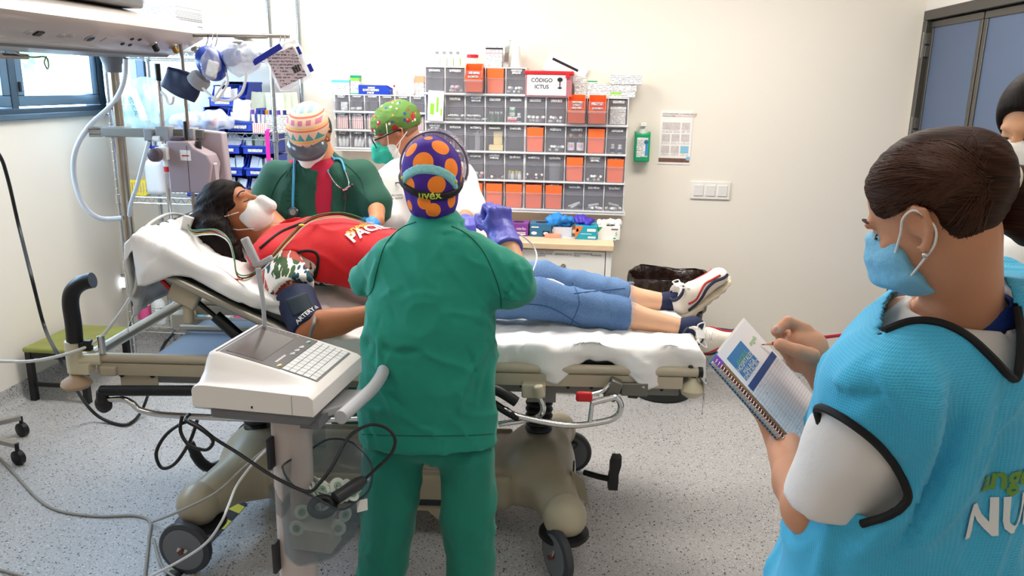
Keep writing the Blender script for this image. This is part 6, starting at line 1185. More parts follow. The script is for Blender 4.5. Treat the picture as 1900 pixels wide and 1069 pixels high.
q = line_on(bv, [(672, 806), (720, 808), (797, 809), (870, 808), (920, 805)], 6, .0004); MB().tube(q, .0013, 6).build('hem_stitch', m_seam, N1, True)
# body: neck, arms and hands
neckc = J(806, 395, .07); gloveR = J(932, 440, .24)
m_nit = mat('violet_nitrile_worn', '5d5cc0', .42, spec=.45, bump=.25, bscale=45)
body = sm(.03, rc(J(804, 350, .07), J(806, 440, .05), .052, .056), chain([RS, RE2, RW, gloveR], [.045, .043, .036, .028], .02), chain([LS, LE, LW], [.040, .030, .028], .02), rc(J(806, 450, .05), J(797, 620), .06, .09))
hR = hand(gloveR, V((-.15, .25, 1)), V((-.6, .75, -.2)), -1, [(1.0, 1.35, .8), (1.1, 1.4, .8), (1.15, 1.4, .8), (1.2, 1.4, .8)], 1.02, th=(.5, .2, .8)); hL = hand(LW, LW-LE, V((.2, 0, -1)), 1, (.5, .5, .3), 1.0)
lo, hi = box_of(LS, LE, LW, RS, RE, RW, neckc, J(797, 620), r=.17)
surf('body', sm(.01, body, hR, hL), lo, hi, .008, m_skA, N1)
gf = sm(.008, off(hR, .0022), inter(.004, rc(gloveR, RW.lerp(RE2, .25), .047, .052), pl(RW.lerp(RE2, .16), (RE2-RW))))
lo, hi = box_of(gloveR, RW, r=.13); surf('glove', gf, lo, hi, .0042, m_nit, N1, disp=lambda v, n: .0014*vnoise(v, (70, 70, 40)))
gf = off(hL, .002); lo, hi = box_of(LW, r=.24); surf('glove', gf, lo, hi, .005, m_nit, N1)
# cap
cc_ = J(801, 322, .06)
capf = sm(.03, el(cc_, (.087, .102, .108)), el(J(803, 378, .05), (.068, .078, .052)))
capf = inter(.008, capf, pl(J(803, 409, .0), (.0, .35, -1)))
lo, hi = box_of(cc_, r=.19)
m_cap1 = mat('dotted_cap_fabric', '3d1a86', .8, bump=.1, bscale=200)
capo = surf('surgical_cap', capf, lo, hi, .0055, m_cap1, N1, disp=lambda v, n: .0022*vnoise(v, (40, 40, 12), seed=4)+.0035*vnoise(v, (60, 60, 14), seed=6)*np.clip((cc_.z-.04-v[:, 2])/.05, 0, 1))
bvc = bvh_of(capo); dots = []
for px, py, r in ((762, 277, 15), (818, 272, 17), (784, 301, 19.5), (839, 312, 18), (744, 318, 9), (811, 344, 17), (759, 341, 14), (760, 381, 10), (786, 376, 13), (839, 372, 14), (804, 391, 14), (857, 330, 10), (795, 256, 8)):
    h = hitpt(bvc, px, py)
    if h is not None: dots.append((h, r*2.3/1491))
for k in range(14):
    a = random.uniform(.2, 2.9); d_ = V((math.cos(a), math.sin(a), random.uniform(-.3, .9))).normalized(); dots.append((cc_+V((d_.x*.087, d_.y*.102, d_.z*.108)), .026))
b = NB(m_cap1); acc = None
for p, r in dots:
    k = b.math('LESS_THAN', b.vm('DISTANCE', b.tc.outputs['Object'], tuple(p)), r); acc = k if acc is None else b.math('MAXIMUM', acc, k)
b.color(b.mix(acc, lin('43208c'), lin('ff8a2a')))
m_strap = mat('black_elastic', '141414', .7); tri = [hitpt(bvc, 747, 340), hitpt(bvc, 797, 363), hitpt(bvc, 853, 346)]
st = surf('goggle_strap', band_on(capf, tri, .0098, .0075), lo, hi, .0045, m_strap, N1, it=1)
bvs = bvh_of(st); h0 = hitpt(bvs, 797, 363); text('uvex', .033, h0, (1, .02, -.02), (0, -.25, 1), mat('lime_lettering', 'b9c64a', .6), N1, bvh=bvs, off=.002, bold=.02)
tri = [hitpt(bvc, 752, 329), hitpt(bvc, 790, 314), hitpt(bvc, 842, 337)]
st2 = surf('mask_strap', band_on(capf, tri, .0105, .006, (pl(J(748, 329), (-1, 0, 0)), pl(J(846, 337), (1, 0, 0)), pl(cc_-V((0, .02, 0)), (0, 1, 0)))), lo, hi, .004, mat('pleated_blue_strap', '8fd0d2', .75, bump=.5, bscale=120), N1)
for px, py in ((750, 330), (843, 337)):
    h = hitpt(bvc, px, py, .004); MB().ell(h, (.006, .005, .006)).build('strap_button', mat('yellow_button', 'd8d04a', .5), N1, True)
gl_c = cc_+V((.004, .055, .018)); gsh = inter(.003, shell(el(gl_c, (.096, .075, .107)), .0017), pl(cc_+V((0, .012, 0)), (0, -1, .1)), pl(cc_+V((0, 0, -.03)), (0, 0, -1)))
surf('goggles', gsh, *box_of(gl_c, r=.14), .0045, mat('clear_goggle_plastic', 'b8b0c8', .08, alpha=.38, spec=.7), N1)
rim = [gl_c+V((.098*math.cos(a), -.043, .107*math.sin(a)*.93)) for a in np.linspace(-.35, pi+.35, 30)]; MB().tube(rim, .0032, 8).build('goggle_rim', mat('grey_violet_rim', '6a6478', .3, alpha=.8), N1, True)
# trousers (reach below the frame)
hips = [J(729, 850), J(866, 850)]; feet = [V((J(712, 1069).x-.015, YN-.02, 0)), V((J(872, 1069).x+.005, YN-.02, 0))]
trousers_and_shoes(N1, hips, feet, .090, .072, m_scrub2 if 'm_scrub2' in globals() else mat('green_scrub_trousers', '127a66', .8, sheen=.1, bump=.1, bscale=300), m_white, J(797, 800).z, fold=.011)
# ------------------------------------------------------------------ nurse in the blue vest writing notes
N2 = thing('person', 'person in blue vest and white shirt writing in a notebook', 'person', (.58, 1.26, 0))
fb2 = V((-.64, .77, 0)).normalized(); lb2 = V((-fb2.y, fb2.x, 0)); ang2 = math.atan2(lb2.y, lb2.x)
def K(px, py, y): return AY(px, py, y)
TC = K(1722, 800, 1.27)
# torso column: rx along shoulder axis, ry front-back
zt = [1.415, 1.39, 1.355, 1.31, 1.25, 1.15, 1.05, .95, .85, .72]
cxo = [.075, .06, .045, .03, .018, .005, .0, .0, .0, .0]; rx2 = [.075, .11, .15, .18, .20, .215, .222, .225, .232, .24]; ry2 = [.06, .085, .112, .138, .152, .158, .158, .165, .175, .185]
cx2 = [TC.x+a-.012 for a in cxo]; cy2 = [TC.y+.0-fb2.y*0+a*.1 for a in cxo]
tor2 = stack(zt, cx2, cy2, rx2, ry2, ang2, 2.2)
S2 = K(1650, 712, 1.13); E2 = K(1503, 946, 1.20); Es = K(1535, 930, 1.165); KF = .9
RE2b, RS2 = K(1668, 800, 1.45), V((S2.x, S2.y, S2.z))-lb2*.37
m_shirt = mat('white_uniform', 'e6e0dc', .8, sheen=.1, bump=.15, bscale=40); m_vest = mat('blue_mesh_vest', '2fa9d6', .75, sheen=.15)
b = NB(m_vest); sx, sy, sz = b.xyz(); q1 = b.math('ABSOLUTE', b.math('SINE', b.math('MULTIPLY', b.math('SUBTRACT', sx, sy), 620))); q2 = b.math('ABSOLUTE', b.math('SINE', b.math('MULTIPLY', sz, 820))); hq = b.math('MULTIPLY', q1, q2)
b.color(b.mix(b.math('MULTIPLY', hq, .5), lin('45bce6'), lin('2a9fd0'))); b.bump(hq, .35, .002)
lo, hi = box_of(V((TC.x, TC.y, .72)), V((TC.x, TC.y, 1.42)), S2, r=.30)
shirt_f = sm(.03, off(tor2, -.012), rc(S2, E2.lerp(S2, .22), .082, .080), rc(S2-lb2*.05, S2, .08, .082)); cutp = S2.lerp(E2, .80)
slv2 = inter(.006, chain([S2, S2.lerp(Es, .5), S2.lerp(Es, 1.12)], [.072, .071, .062], .02), pl(S2.lerp(Es, 1.02), (Es-S2).normalized()+V((.15, 0, 0))))
shirt_f = sm(.03, off(tor2, -.02), slv2, rc(S2-lb2*.06, S2, .07, .07)); shirt_f = inter(.006, shirt_f, neg(rc(K(1775, 520, 1.22), K(1788, 590, 1.24), .066, .072)))
shirt = surf('shirt', shirt_f, lo, hi, .008, m_shirt, N2, disp=lambda v, n: .004*vnoise(v, (9, 9, 6), seed=1)+.004*vnoise(v, (18, 18, 12), R=RM(y=.6), seed=3))
vest_f = sm(.045, off(tor2, .004), rc(S2-lb2*.10+V((0, 0, .01)), S2+V((.0, 0, -.01)), .102, .100)); vest_f = sm(.05, vest_f, rc(K(1590, 790, 1.34), K(1545, 1060, 1.38), .07, .105), rc(K(1590, 1020, 1.30), K(1535, 1110, 1.30), .08, .10))
def foldV(v, n):
    d = .012*vnoise(v, (5, 5, 2.2), R=RM(y=.35), seed=2)+.012*ridge(v, (8, 8, 2.5), RM(y=.6), 6, 4)+.006*ridge(v, (14, 14, 5), RM(y=.35), 9)
    return d-.008+rcreases(v, 60, [(.45, 0, 1), (.3, .2, 1)], 4, L=(.12, .35), w=(.008, .018), amp=(.003, .008))
v_, q_ = nets(vest_f, lo, hi, .0075); v_ = smoothv(v_, q_, 1); v_ = v_+vnorm(v_, q_)*foldV(v_, None)[:, None]
_bv = BVHTree.FromPolygons(v_.tolist(), q_.tolist())
v_ = v_+vnorm(v_, q_)*(pcreases(v_, _bv, [([(1735, 690), (1722, 780), (1692, 880), (1640, 980), (1560, 1060)], .022), ([(1770, 720), (1760, 820), (1720, 920), (1640, 1050)], -.010), ([(1830, 720), (1800, 820), (1740, 940), (1690, 1050)], .014), ([(1870, 760), (1850, 880), (1800, 1040)], -.010), ([(1560, 720), (1600, 700), (1650, 690)], .010), ([(1530, 740), (1570, 740), (1620, 730)], -.008)], .022)+pcreases(v_, _bv, [([(1640, 650), (1650, 720), (1690, 800)], .006), ([(1600, 690), (1640, 760), (1690, 840)], -.006)], .012))[:, None]
def proj_np(v):
    d = v-np.array([0, 0, CH]); z = d @ _fw; return CXP+FPX*(d @ CR)/z, CYP+FPX*(d @ CD)/z
def inpoly(x, y, poly):
    c = np.zeros(len(x), bool); n = len(poly)
    for i in range(n):
        (x0, y0), (x1, y1) = poly[i], poly[(i+1) % n]; k = ((y0 > y) != (y1 > y)) & (x < (x1-x0)*(y-y0)/(y1-y0+1e-9)+x0); c ^= k
    return c
armhole = [(1520, 755), (1565, 775), (1620, 815), (1658, 858), (1682, 905), (1680, 932), (1650, 956), (1612, 966), (1570, 950), (1520, 920), (1480, 900), (1476, 850), (1500, 822), (1524, 795)]
neckv = [(1630, 622), (1660, 608), (1690, 598), (1740, 600), (1790, 622), (1835, 660), (1870, 696), (1884, 700), (1891, 670), (1895, 620), (1886, 560), (1870, 520), (1780, 470), (1690, 500), (1640, 560)]
cen = v_[q_].mean(1); pxx, pyy = proj_np(cen); dist = np.linalg.norm(cen-np.array([0, 0, CH]), axis=1)
nrm = vnorm(v_, q_)[q_].mean(1); facing = ((cen-np.array([0, 0, CH]))*nrm).sum(1) < .25
kill = (inpoly(pxx, pyy, armhole) & facing & (dist < 1.62)) | inpoly(pxx, pyy, neckv)
bvv = BVHTree.FromPolygons(v_.tolist(), q_.tolist())
vest = obj('vest', npmesh('vest', v_, q_[~kill], m_vest), N2, True); md = vest.modifiers.new('s', 'SOLIDIFY'); md.thickness = .003; md.offset = -1
m_pipe = mat('black_piping', '101012', .75)
for pts in ([(1486, 852), (1500, 822), (1524, 795), (1520, 757), (1565, 775), (1620, 815), (1658, 858), (1682, 905), (1680, 932), (1650, 956), (1600, 972)], [(1640, 616), (1690, 598), (1740, 600), (1790, 622), (1835, 660), (1870, 696), (1884, 700), (1891, 670), (1893, 620), (1886, 570)]):
    q = line_on(bvv, pts, 8, .0015)
    if len(q) > 3: MB().tube(q, .0062, 8).build('piping', m_pipe, N2, True)
hv = hitpt(bvv, 1872, 886); 
if hv is not None:
    uu = V((math.cos(ang2+pi), math.sin(ang2+pi), 0)); uu = uu if uu.x > 0 else -uu
    text('angels', .05, hv-uu*.05+V((0, 0, .0)), uu, (0, 0, 1), mat('lime_print2', '6f9a3a', .7), N2, bvh=bvv, off=.003, align='LEFT', bold=.03); h2 = hitpt(bvv, 1790, 972); text('NURSE', .078, h2+V((0, 0, .0)), uu, (0, 0, 1), mat('white_print', 'e8eaec', .7), N2, bvh=bvv, off=.003, align='LEFT', bold=.03)
# body: neck, arms, hands
hs = .90; _dv = ray(1720, 400).normalized(); _cr, _cd = V(CR.tolist()), V(CD.tolist()); hf = (_cr*-.72+_cd*.27+_dv*.64).normalized(); hu = (_cr*-.38-_cd*.87-_dv*.06).normalized(); _hr = hf.cross(hu).normalized(); HC = K(1700, 430, 1.13)-_hr*(-1 if _hr.dot(_dv) > 0 else 1)*.084*hs
hd, HT, HR = headsdf(HC, hf, hu, hs)
neck = rc(HT(0, -.022, -.05), K(1780, 600, 1.24), .048, .060)
# notebook frame (from the photo's corners)
NA, NBp, NC = AY(1322, 668, 1.56*KF), AY(1483, 850, 1.51*KF), AY(1383, 596, 1.72*KF); nu = (NBp-NA); nw_ = nu.length; nu.normalize(); nv = (NC-NA); nv = nv-nu*nv.dot(nu); nh = nv.length; nv.normalize(); nn = nu.cross(nv).normalized()
if nn.z < 0: nn = -nn
def NP(a, b_, c=0): return NA+nu*a+nv*b_+nn*c
def on_nb(px, py, lift=0): r = ray(px, py); t = (NA+nn*lift-CAM).dot(nn)/r.dot(nn); return CAM+r*t
tip = on_nb(1412, 640, .004)
W2 = on_nb(1450, 815, -.038)
handL = hand(W2, (NP(.13, .09, -.034)-W2), nn, 1, [(.05, .1, .1)]*4, .95, th=(.9, .35, -.1))
pe = tip+(AY(1567, 621, tip.y-.01)-tip)                      # pencil end
pd = (pe-tip).normalized(); g0 = tip+pd*.045
wr = K(1535, 712, 1.60*KF); xd = (K(1462, 640, 1.565*KF)-wr)
handR = hand(wr, xd, V((-.55, -.25, -.55)), -1, [(.75, 1.0, .6), (.9, 1.1, .6), (1.05, 1.2, .7), (1.15, 1.25, .7)], 1.0, th=(.75, .35, .55))
f1 = chain([K(1497, 612, 1.615*KF), K(1462, 597, 1.60*KF), K(1440, 615, 1.585*KF), g0+nn*.006], [.0115, .0105, .0095, .008], .004); f2 = chain([K(1508, 660, 1.55*KF), K(1482, 652, 1.545*KF), K(1448, 640, 1.555*KF), g0-nn*.004], [.014, .0125, .0115, .0085], .004)
palmR = sm(.02, rc(wr, K(1505, 665, 1.60*KF), .026, .030), rc(K(1505, 640, 1.61*KF), K(1480, 635, 1.60*KF), .028, .022))
f3 = chain([K(1488, 625, 1.63*KF), K(1462, 618, 1.625*KF), K(1452, 645, 1.61*KF), K(1462, 665, 1.60*KF)], [.012, .0105, .0095, .008], .004); f4 = chain([K(1490, 645, 1.635*KF), K(1468, 650, 1.63*KF), K(1466, 672, 1.615*KF), K(1478, 685, 1.605*KF)], [.011, .0095, .0085, .0075], .004)
handR = sm(.007, palmR, f1, f2, f3, f4)
armL = chain([S2, E2, E2.lerp(W2, .35), W2], [.052, .042, .041, .030], .015)
armR = chain([RS2, RE2b, wr], [.05, .042, .027], .015)
fbody = sm(.012, sm(.03, hd, neck), sm(.02, rc(K(1788, 600, 1.25), TC+V((0, 0, .15)), .065, .1), armL, armR), handL, handR)
lo, hi = box_of(HC, S2, E2, W2, wr, RE2b, TC, tip, r=.15)
surf('body', fbody, lo, hi, .0052, skin('skin_tan_light', 'cf9270'), N2)
for px, py, y in ((1440, 612, 1.578), (1446, 632, 1.548)): pass
MB().ell(K(1443, 613, 1.575*KF)+V((-.004, -.008, .003)), (.006, .003, .007)).build('fingernail', m_nail, N2, True)
# collar
colf = inter(.002, shell(rc(K(1772, 540, 1.235), K(1792, 610, 1.25), .063, .072), .0035), pl(K(1785, 583, 1.25)+V((0, 0, .02)), (-.28, 0, 1)), pl(K(1785, 583, 1.25)-V((0, 0, .016)), (.28, 0, -1)))
surf('collar', colf, *box_of(K(1785, 580, 1.25), r=.15), .005, mat('royal_blue_collar', '1f3a86', .8), N2)
# hair
m_hair = mat('dark_brown_hair', '2b1a14', .6, spec=.18); b = NB(m_hair); vv = b.mapr(rot=(.25, .2, .3), scale=(26, 26, 330)); st_ = b.noise(1.0, 3, vv); b.color(b.mix(b.math('POWER', st_, 2.2), lin('1a0d08'), lin('5a3018'))); b.bump(st_, .5, .003)
hT = lambda a, c, d: HT(a, c, d)
bun = K(1852, 362, 1.20)
hair_f = sm(.02, off(el(HT(0, -.018, .036), (.081*hs, .100*hs, .086*hs), HR), .009), el(HT(0, -.056, .022), (.066*hs, .050*hs, .064*hs), HR))
face_cut = el(HT(0, .122, -.022), (.105, .088, .118), HR); ear_cut = un(*[el(HT(a*.085, .030, -.036), (.05, .060, .066), HR) for a in (-1, 1)], *[el(HT(a*.09, -.010, .002), (.03, .024, .040), HR) for a in (-1, 1)])
nape = pl(HT(0, -.07, -.088), -(V(hu)*1.0+V(hf)*-.25))
hair_f = inter(.012, hair_f, neg(face_cut), neg(ear_cut), nape); hair_f = sm(.025, hair_f, rc(HT(0, -.085, .045), K(1846, 340, 1.20), .045, .026))
pony = sm(.02, rc(K(1858, 352, 1.20), K(1895, 372, 1.21), .026, .046), rc(K(1895, 372, 1.21), K(1915, 405, 1.21), .046, .040))
lo, hi = box_of(HC, K(1850, 340, 1.2), r=.17)
hair = surf('hair', hair_f, lo, hi, .005, m_hair, N2, disp=lambda v, n: .0012*vnoise(v, (14, 14, 120), R=RM(y=.35), seed=2)+.0010*vnoise(v, (30, 30, 220), R=RM(y=.5), seed=5))
surf('ponytail', pony, *box_of(K(1895, 372, 1.2), r=.12), .005, m_hair, N2, disp=lambda v, n: .004*vnoise(v, (25, 25, 70), R=RM(y=-.6), seed=2))
bvh_h = bvh_of(hair)
smb = MB(); root = K(1842, 338, 1.18)
lines_ = [[(1603, 350), (1612, 320), (1635, 295), (1665, 275), (1705, 262), (1750, 262)], [(1615, 375), (1640, 396), (1665, 400), (1690, 392), (1712, 392)], [(1720, 440), (1745, 462), (1775, 468), (1815, 462)]]
for k in range(360):
    L_ = lines_[(0, 0, 1, 2, 0, 1)[k % 6]]; t0 = random.random()*(len(L_)-1.001); i0 = int(t0); w_ = t0-i0; x0 = L_[i0][0]*(1-w_)+L_[i0+1][0]*w_+random.uniform(0, 14); y0 = L_[i0][1]*(1-w_)+L_[i0+1][1]*w_+random.uniform(-3, 10)
    x1, y1 = 1838+random.uniform(-16, 12), 342+random.uniform(-24, 24); bow = random.uniform(2, 26)*(1 if L_ is not lines_[2] else -.4); t9 = random.uniform(.5, 1)
    q = [hitpt(bvh_h, x0+(x1-x0)*t, y0+(y1-y0)*t-bow*math.sin(pi*t), .0009) for t in np.linspace(0, t9, 8)]; q = [p for p in q if p is not None and (p-HC).length < .2]
    if len(q) > 3: smb.tube(spline(q, 3), random.uniform(.0003, .0007), 4)
for k in range(12):
    a, b_ = (1790+random.uniform(-20, 40), 300+random.uniform(-20, 40)), (1800+random.uniform(-10, 60), 262+random.uniform(-20, 30)); h = hitpt(bvh_h, *a)
    if h is not None: e = AY(*b_, h.y+random.uniform(-.02, .02)); smb.tube(spline([h, h.lerp(e, .5)+V((0, 0, .012)), e], 4), .00035, 3)
for k in range(9):
    a = hitpt(bvh_h, 1790+random.uniform(-30, 30), 440+random.uniform(-10, 20)); e = K(1800+random.uniform(-40, 40), 500+random.uniform(-20, 30), 1.17)
    if a is not None: smb.tube(spline([a, a.lerp(e, .5)-V((0, .003, 0)), a.lerp(e, .8)], 4), .00035, 3)
hs_ = smb.build('hair_strands', mat('chestnut_strand', '46291a', .5, spec=.3, var=.5, vscale=60), N2, True, smooth=60); hs_['kind'] = 'stuff'
MB().torus(K(1850, 345, 1.20), (K(1895, 372, 1.21)-K(1846, 340, 1.2)), .031, .007, 26, 8).build('hair_band', mat('cream_elastic', 'e5dccb', .8), N2, True)
# face: mask, loops, eye, brow, earring
m_mask = mat('blue_surgical_mask', '7fc0e2', .75, bump=.35, bscale=70)
mk_f = inter(.004, off(sm(.02, el(HT(0, .040, -.050), (.070*hs, .074*hs, .068*hs), HR), rc(HT(0, .09, -.01), HT(0, .105, -.055), .022, .026)), .006), pl(HT(0, 0, -.016), V(hu)*1-V(hf)*.18), pl(HT(0, .044, 0), -V(hf)+V(hu)*.1), pl(HT(0, 0, -.112), -V(hu)))
surf('face_mask', mk_f, *box_of(HT(0, .07, -.05), r=.13), .0045, m_mask, N2, disp=lambda v, n: .0015*np.sin(((v-A3(HT(0, 0, 0))) @ A3(hu))*160))
side = 1 if (HT(1, 0, 0)-HT(-1, 0, 0)).dot(_dv) < 0 else -1
E_ = lambda c, d: HT(side*.081, c, d)
m_loop = mat('white_elastic', 'e9e6e2', .8)
MB().tube(spline([HT(side*.070, .050, -.022), HT(side*.084, .022, .006), HT(side*.092, .004, .028), HT(side*.094, -.018, .032), HT(side*.090, -.030, .0), HT(side*.088, -.018, -.026), HT(side*.083, .012, -.046), HT(side*.072, .046, -.066)], 5), .0017, 6).build('ear_loop', m_loop, N2, True)
MB().ell(HT(side*.094, .0, -.036), (.004, .004, .004)).build('earring', m_chrome, N2, True)
m_brow = mat('brow_brown', '3a2218', .8); MB().tube(spline([HT(side*.020, .093, .036), HT(side*.038, .088, .040), HT(side*.056, .074, .034)], 4), [.0016]*4+[.002]*4+[.001], 6).build('eyebrow', m_brow, N2, True)
for s_ in (-1, 1): MB().tube(spline([HT(s_*.020, .088, .006), HT(s_*.033, .087, .003), HT(s_*.050, .076, .006)], 4), .0015, 6).build('eyelashes', m_brow, N2, True)
# lower body below the frame
trousers_and_shoes(N2, [V((TC.x, TC.y, .80))+lb2*.1, V((TC.x, TC.y, .80))-lb2*.1], [V((TC.x, TC.y, 0))+lb2*.12, V((TC.x, TC.y, 0))-lb2*.12], .115, .085, mat('white_trousers', 'dcd8d4', .8), m_white, .86, fdir=fb2, h=.014)
# ------------------------------------------------------------------ notebook and pencil
nb = thing('notebook', 'open spiral notebook with a printed form on top', 'notebook', tuple(NA)); rot_n = Matrix((nu, nv, nn)).transposed()
def nbx(n, a0, a1, b0, b1, c0, c1, m, par=nb): return MB().box(NP((a0+a1)/2, (b0+b1)/2, (c0+c1)/2), (a1-a0, b1-b0, c1-c0), rot_n).build(n, m, par, True)
if nu.cross(nv).dot(nn) < 0: rot_n = Matrix((nu, nv, -nn)).transposed()
nbx('back_cover', .0, nw_+.004, 0, nh+.006, -.012, -.0105, m_petrol); nbx('inner_pages', .004, nw_, .004, nh+.004, -.0105, -.001, m_paper); nbx('tab_strip', .002, nw_-.002, .004, .013, -.0008, .0002, mat('maroon_divider', '7a2b33', .6)); nbx('tab_strip', .002, nw_-.002, .013, .019, -.0006, .0006, mat('ochre_divider', '9a7a4a', .6)); nbx('tab_strip', .0, .02, -.002, .02, .0004, .001, mat('violet_divider', '8a4ac0', .6))
m_pg = mat('form_paper', 'f0eef2', .65); bb2 = NB(m_pg); n_ = len(bb2.N)
def plane_coord(b, d, o): return b.math('SUBTRACT', b.vm('DOT_PRODUCT', b.tc.outputs['Object'], tuple(d)), float(V(o).dot(d)))
gu, gv = plane_coord(bb2, nu, NA), plane_coord(bb2, nv, NA)
inr = bb2.math('GREATER_THAN', gu, nw_*.36); ln = bb2.math('MULTIPLY', bb2.math('LESS_THAN', bb2.math('FRACT', bb2.math('DIVIDE', gu, .0062)), .10), inr); ln2 = bb2.math('MULTIPLY', bb2.math('LESS_THAN', bb2.math('FRACT', bb2.math('DIVIDE', gv, .028)), .03), inr)
cmb = bb2.N.new('ShaderNodeCombineXYZ'); bb2.L.new(bb2.math('MULTIPLY', gv, 520), cmb.inputs[0]); bb2.L.new(bb2.math('MULTIPLY', bb2.math('FLOOR', bb2.math('DIVIDE', gu, .0062)), 7.7), cmb.inputs[1]); tx = bb2.math('MULTIPLY', bb2.math('MULTIPLY', bb2.math('GREATER_THAN', bb2.noise(1, 1, cmb.outputs[0]), .53), inr), bb2.math('MULTIPLY', bb2.math('LESS_THAN', gv, nh*.42), bb2.math('GREATER_THAN', bb2.math('FRACT', bb2.math('DIVIDE', gu, .0062)), .45)))
bb2.color(bb2.mix(bb2.math('MINIMUM', bb2.math('ADD', bb2.math('ADD', bb2.math('MULTIPLY', ln, .6), bb2.math('MULTIPLY', ln2, .5)), bb2.math('MULTIPLY', tx, .35)), 1.0), lin('f0eef2'), lin('8d8a98')))
pg = nbx('form_page', .0, nw_, .02, nh, .0004, .0016, m_pg); nbx('page_behind', -.004, nw_-.01, .03, nh+.004, -.0006, .0003, m_paper)
nbx('blue_block', nw_*.08, nw_*.315, nh*.20, nh*.64, .0017, .0021, mat('form_blue', '3f82ba', .6)); nbx('navy_bar', nw_*.345, nw_*.405, nh*.16, nh*.98, .0017, .0021, mat('form_navy', '34508c', .6))
for k, (s1, a_) in enumerate((('ANGELS', .13), ('HOSPITALES', .17), ('MALAGA', .225), ('SIMULACRO', .265))): text(s1, .0135, NP(nw_*(.06+a_*.9), nh*.42, .0022), -nv if False else nv, -nu, m_white if k else mat('lime_form', '7fc66a', .6), pg, off=.0004)
text('angels', .014, NP(nw_*.16, nh*.82, .0018), nv, -nu, mat('lime_form', '7fc66a', .6), pg, off=.0004)
coilr = .0085
for k in range(34):
    c0 = NP(.006+k*(nw_-.012)/33, .004, -.005); MB().torus(c0, nu+nv*.12, coilr, .0009, 14, 5).build('spiral_ring', m_steel, nb, True)
pc = thing('pencil', 'red wooden pencil held over the notebook form', 'pencil', tuple(tip)); hx_ = (pe-tip).length
t1, t2 = tip+pd*.006, tip+pd*.02; MB().tube([t2, pe], .0036, 6).build('shaft', mat('red_lacquer', 'c01f38', .3), pc, True, smooth=20); MB().cyl(t1, t2, .0014, .0036, 8).build('sharpened_wood', mat('pencil_wood', 'd9b088', .7), pc, True); MB().cyl(tip, t1, .0003, .0014, 8).build('lead', m_ink, pc, True)
# ------------------------------------------------------------------ patient lying on the stretcher
PT = thing('person', 'person lying on the stretcher in a red vest and jeans', 'person', tuple(BC), BA)
b2n = lambda p: BW(p)
def Q(px, py, ly): return PB(px, py, ly)
m_skP = skin('skin_patient', 'b5714a'); m_skL = skin('skin_patient_legs', 'dfae8c')
LPs = lambda *a: V(a)
hc = Q(436, 397, .0); hfp = V((.74, -.16, .62)); hup = V((-.66, .0, .74)); hdP, HTp, HRp = headsdf(hc, hfp, hup, 1.05)
shN, elN, wrN = Q(518, 490, -.20), Q(574, 608, -.38), Q(692, 582, -.40); shF = V((shN.x, .20, shN.z-.01)); elF, wrF = V((-.22, .33, .90)), V((.05, .25, .93))
hipN, hipF = V((.06, -.10, .945)), V((.06, .10, .945)); knN, knF = Q(1000, 556, -.13), Q(1000, 520, .13); anN, anF = Q(1258, 606, -.16), Q(1242, 562, .14)
heN, heF = Q(1167, 586, -.14), Q(1163, 552, .13)
chest = sm(.06, el((-.385, 0, 1.055), (.155, .185, .105), RM(y=th)), el((-.25, 0, 1.06), (.17, .165, .118), RM(y=th*.6)), el((-.07, 0, 1.01), (.17, .165, .125), RM(y=.25)), el((.08, 0, .935), (.13, .17, .095)))
neckP = rc(HTp(0, -.02, -.06), (-.44, 0, 1.09), .055, .062)
handN = hand(wrN, wrN-elN, V((.1, .6, -.7)), 1, (.3, .35, .2), .95)
bodyP = sm(.012, sm(.03, hdP, neckP, off(chest, -.014), chain([shN, elN, wrN], [.054, .047, .031], .02), chain([shF, elF, wrF], [.052, .044, .03], .02), rc(shN, shF, .06), el(elN.lerp(wrN, .35), (.07, .042, .044), RM(y=-.1))), handN)
legs_ = sm(.02, chain([hipN, knN, heN, anN], [.07, .05, .047, .033], .02), chain([hipF, knF, heF, anF], [.07, .05, .047, .033], .02))
lo, hi = box_of(hc, elN, elF, (.1, 0, .9), wrN, r=.17)
surf('body', sm(.02, bodyP, legs_), (lo[0], lo[1], .78), (1.3, hi[1], hi[2]), .0085, [m_skP, m_skL], PT, False, matfn=lambda c: (c[:, 0] > .4).astype(int))
# hair
m_hairP = mat('black_brown_hair', '130c0a', .6, spec=.15); b = NB(m_hairP); st_ = b.noise(1, 3, b.mapr(rot=(0, .9, 0), scale=(300, 30, 30))); b.color(b.mix(b.math('POWER', st_, 2.2), lin('0a0605'), lin('2a1810'))); b.bump(st_, .5, .003)
hfP = sm(.02, off(el(HTp(0, -.016, .042), (.081, .1, .09), HRp), .010), el(HTp(0, -.05, .0), (.078, .06, .09), HRp))
hfP = inter(.012, hfP, neg(el(HTp(0, .116, -.040), (.105, .088, .118), HRp)), neg(un(*[el(HTp(a*.085, .03, -.03), (.05, .05, .048), HRp) for a in (-1, 1)])))
bk = lambda s_, y_, h_: BK(s_, y_, h_)
sH = -1 if HTp(-1, 0, 0).y < HTp(1, 0, 0).y else 1
tress = sm(.02, chain([HTp(sH*.05, -.05, .02), Q(398, 430, -.11), Q(420, 462, -.14), Q(447, 498, -.17), Q(462, 520, -.19)], [.055, .055, .048, .026, .008], .02), chain([HTp(sH*.02, -.075, .03), Q(372, 420, -.08), Q(395, 452, -.12), Q(425, 488, -.15)], [.06, .05, .045, .02], .02))
lo, hi = box_of(hc, Q(430, 520, -.2), r=.15)
hairP = surf('hair', sm(.02, hfP, tress), lo, hi, .0058, m_hairP, PT, False, disp=lambda v, n: .003*vnoise(v, (90, 22, 22), R=RM(y=.9), seed=2)+.002*vnoise(v, (170, 40, 40), R=RM(y=.9), seed=4))
smb = MB()
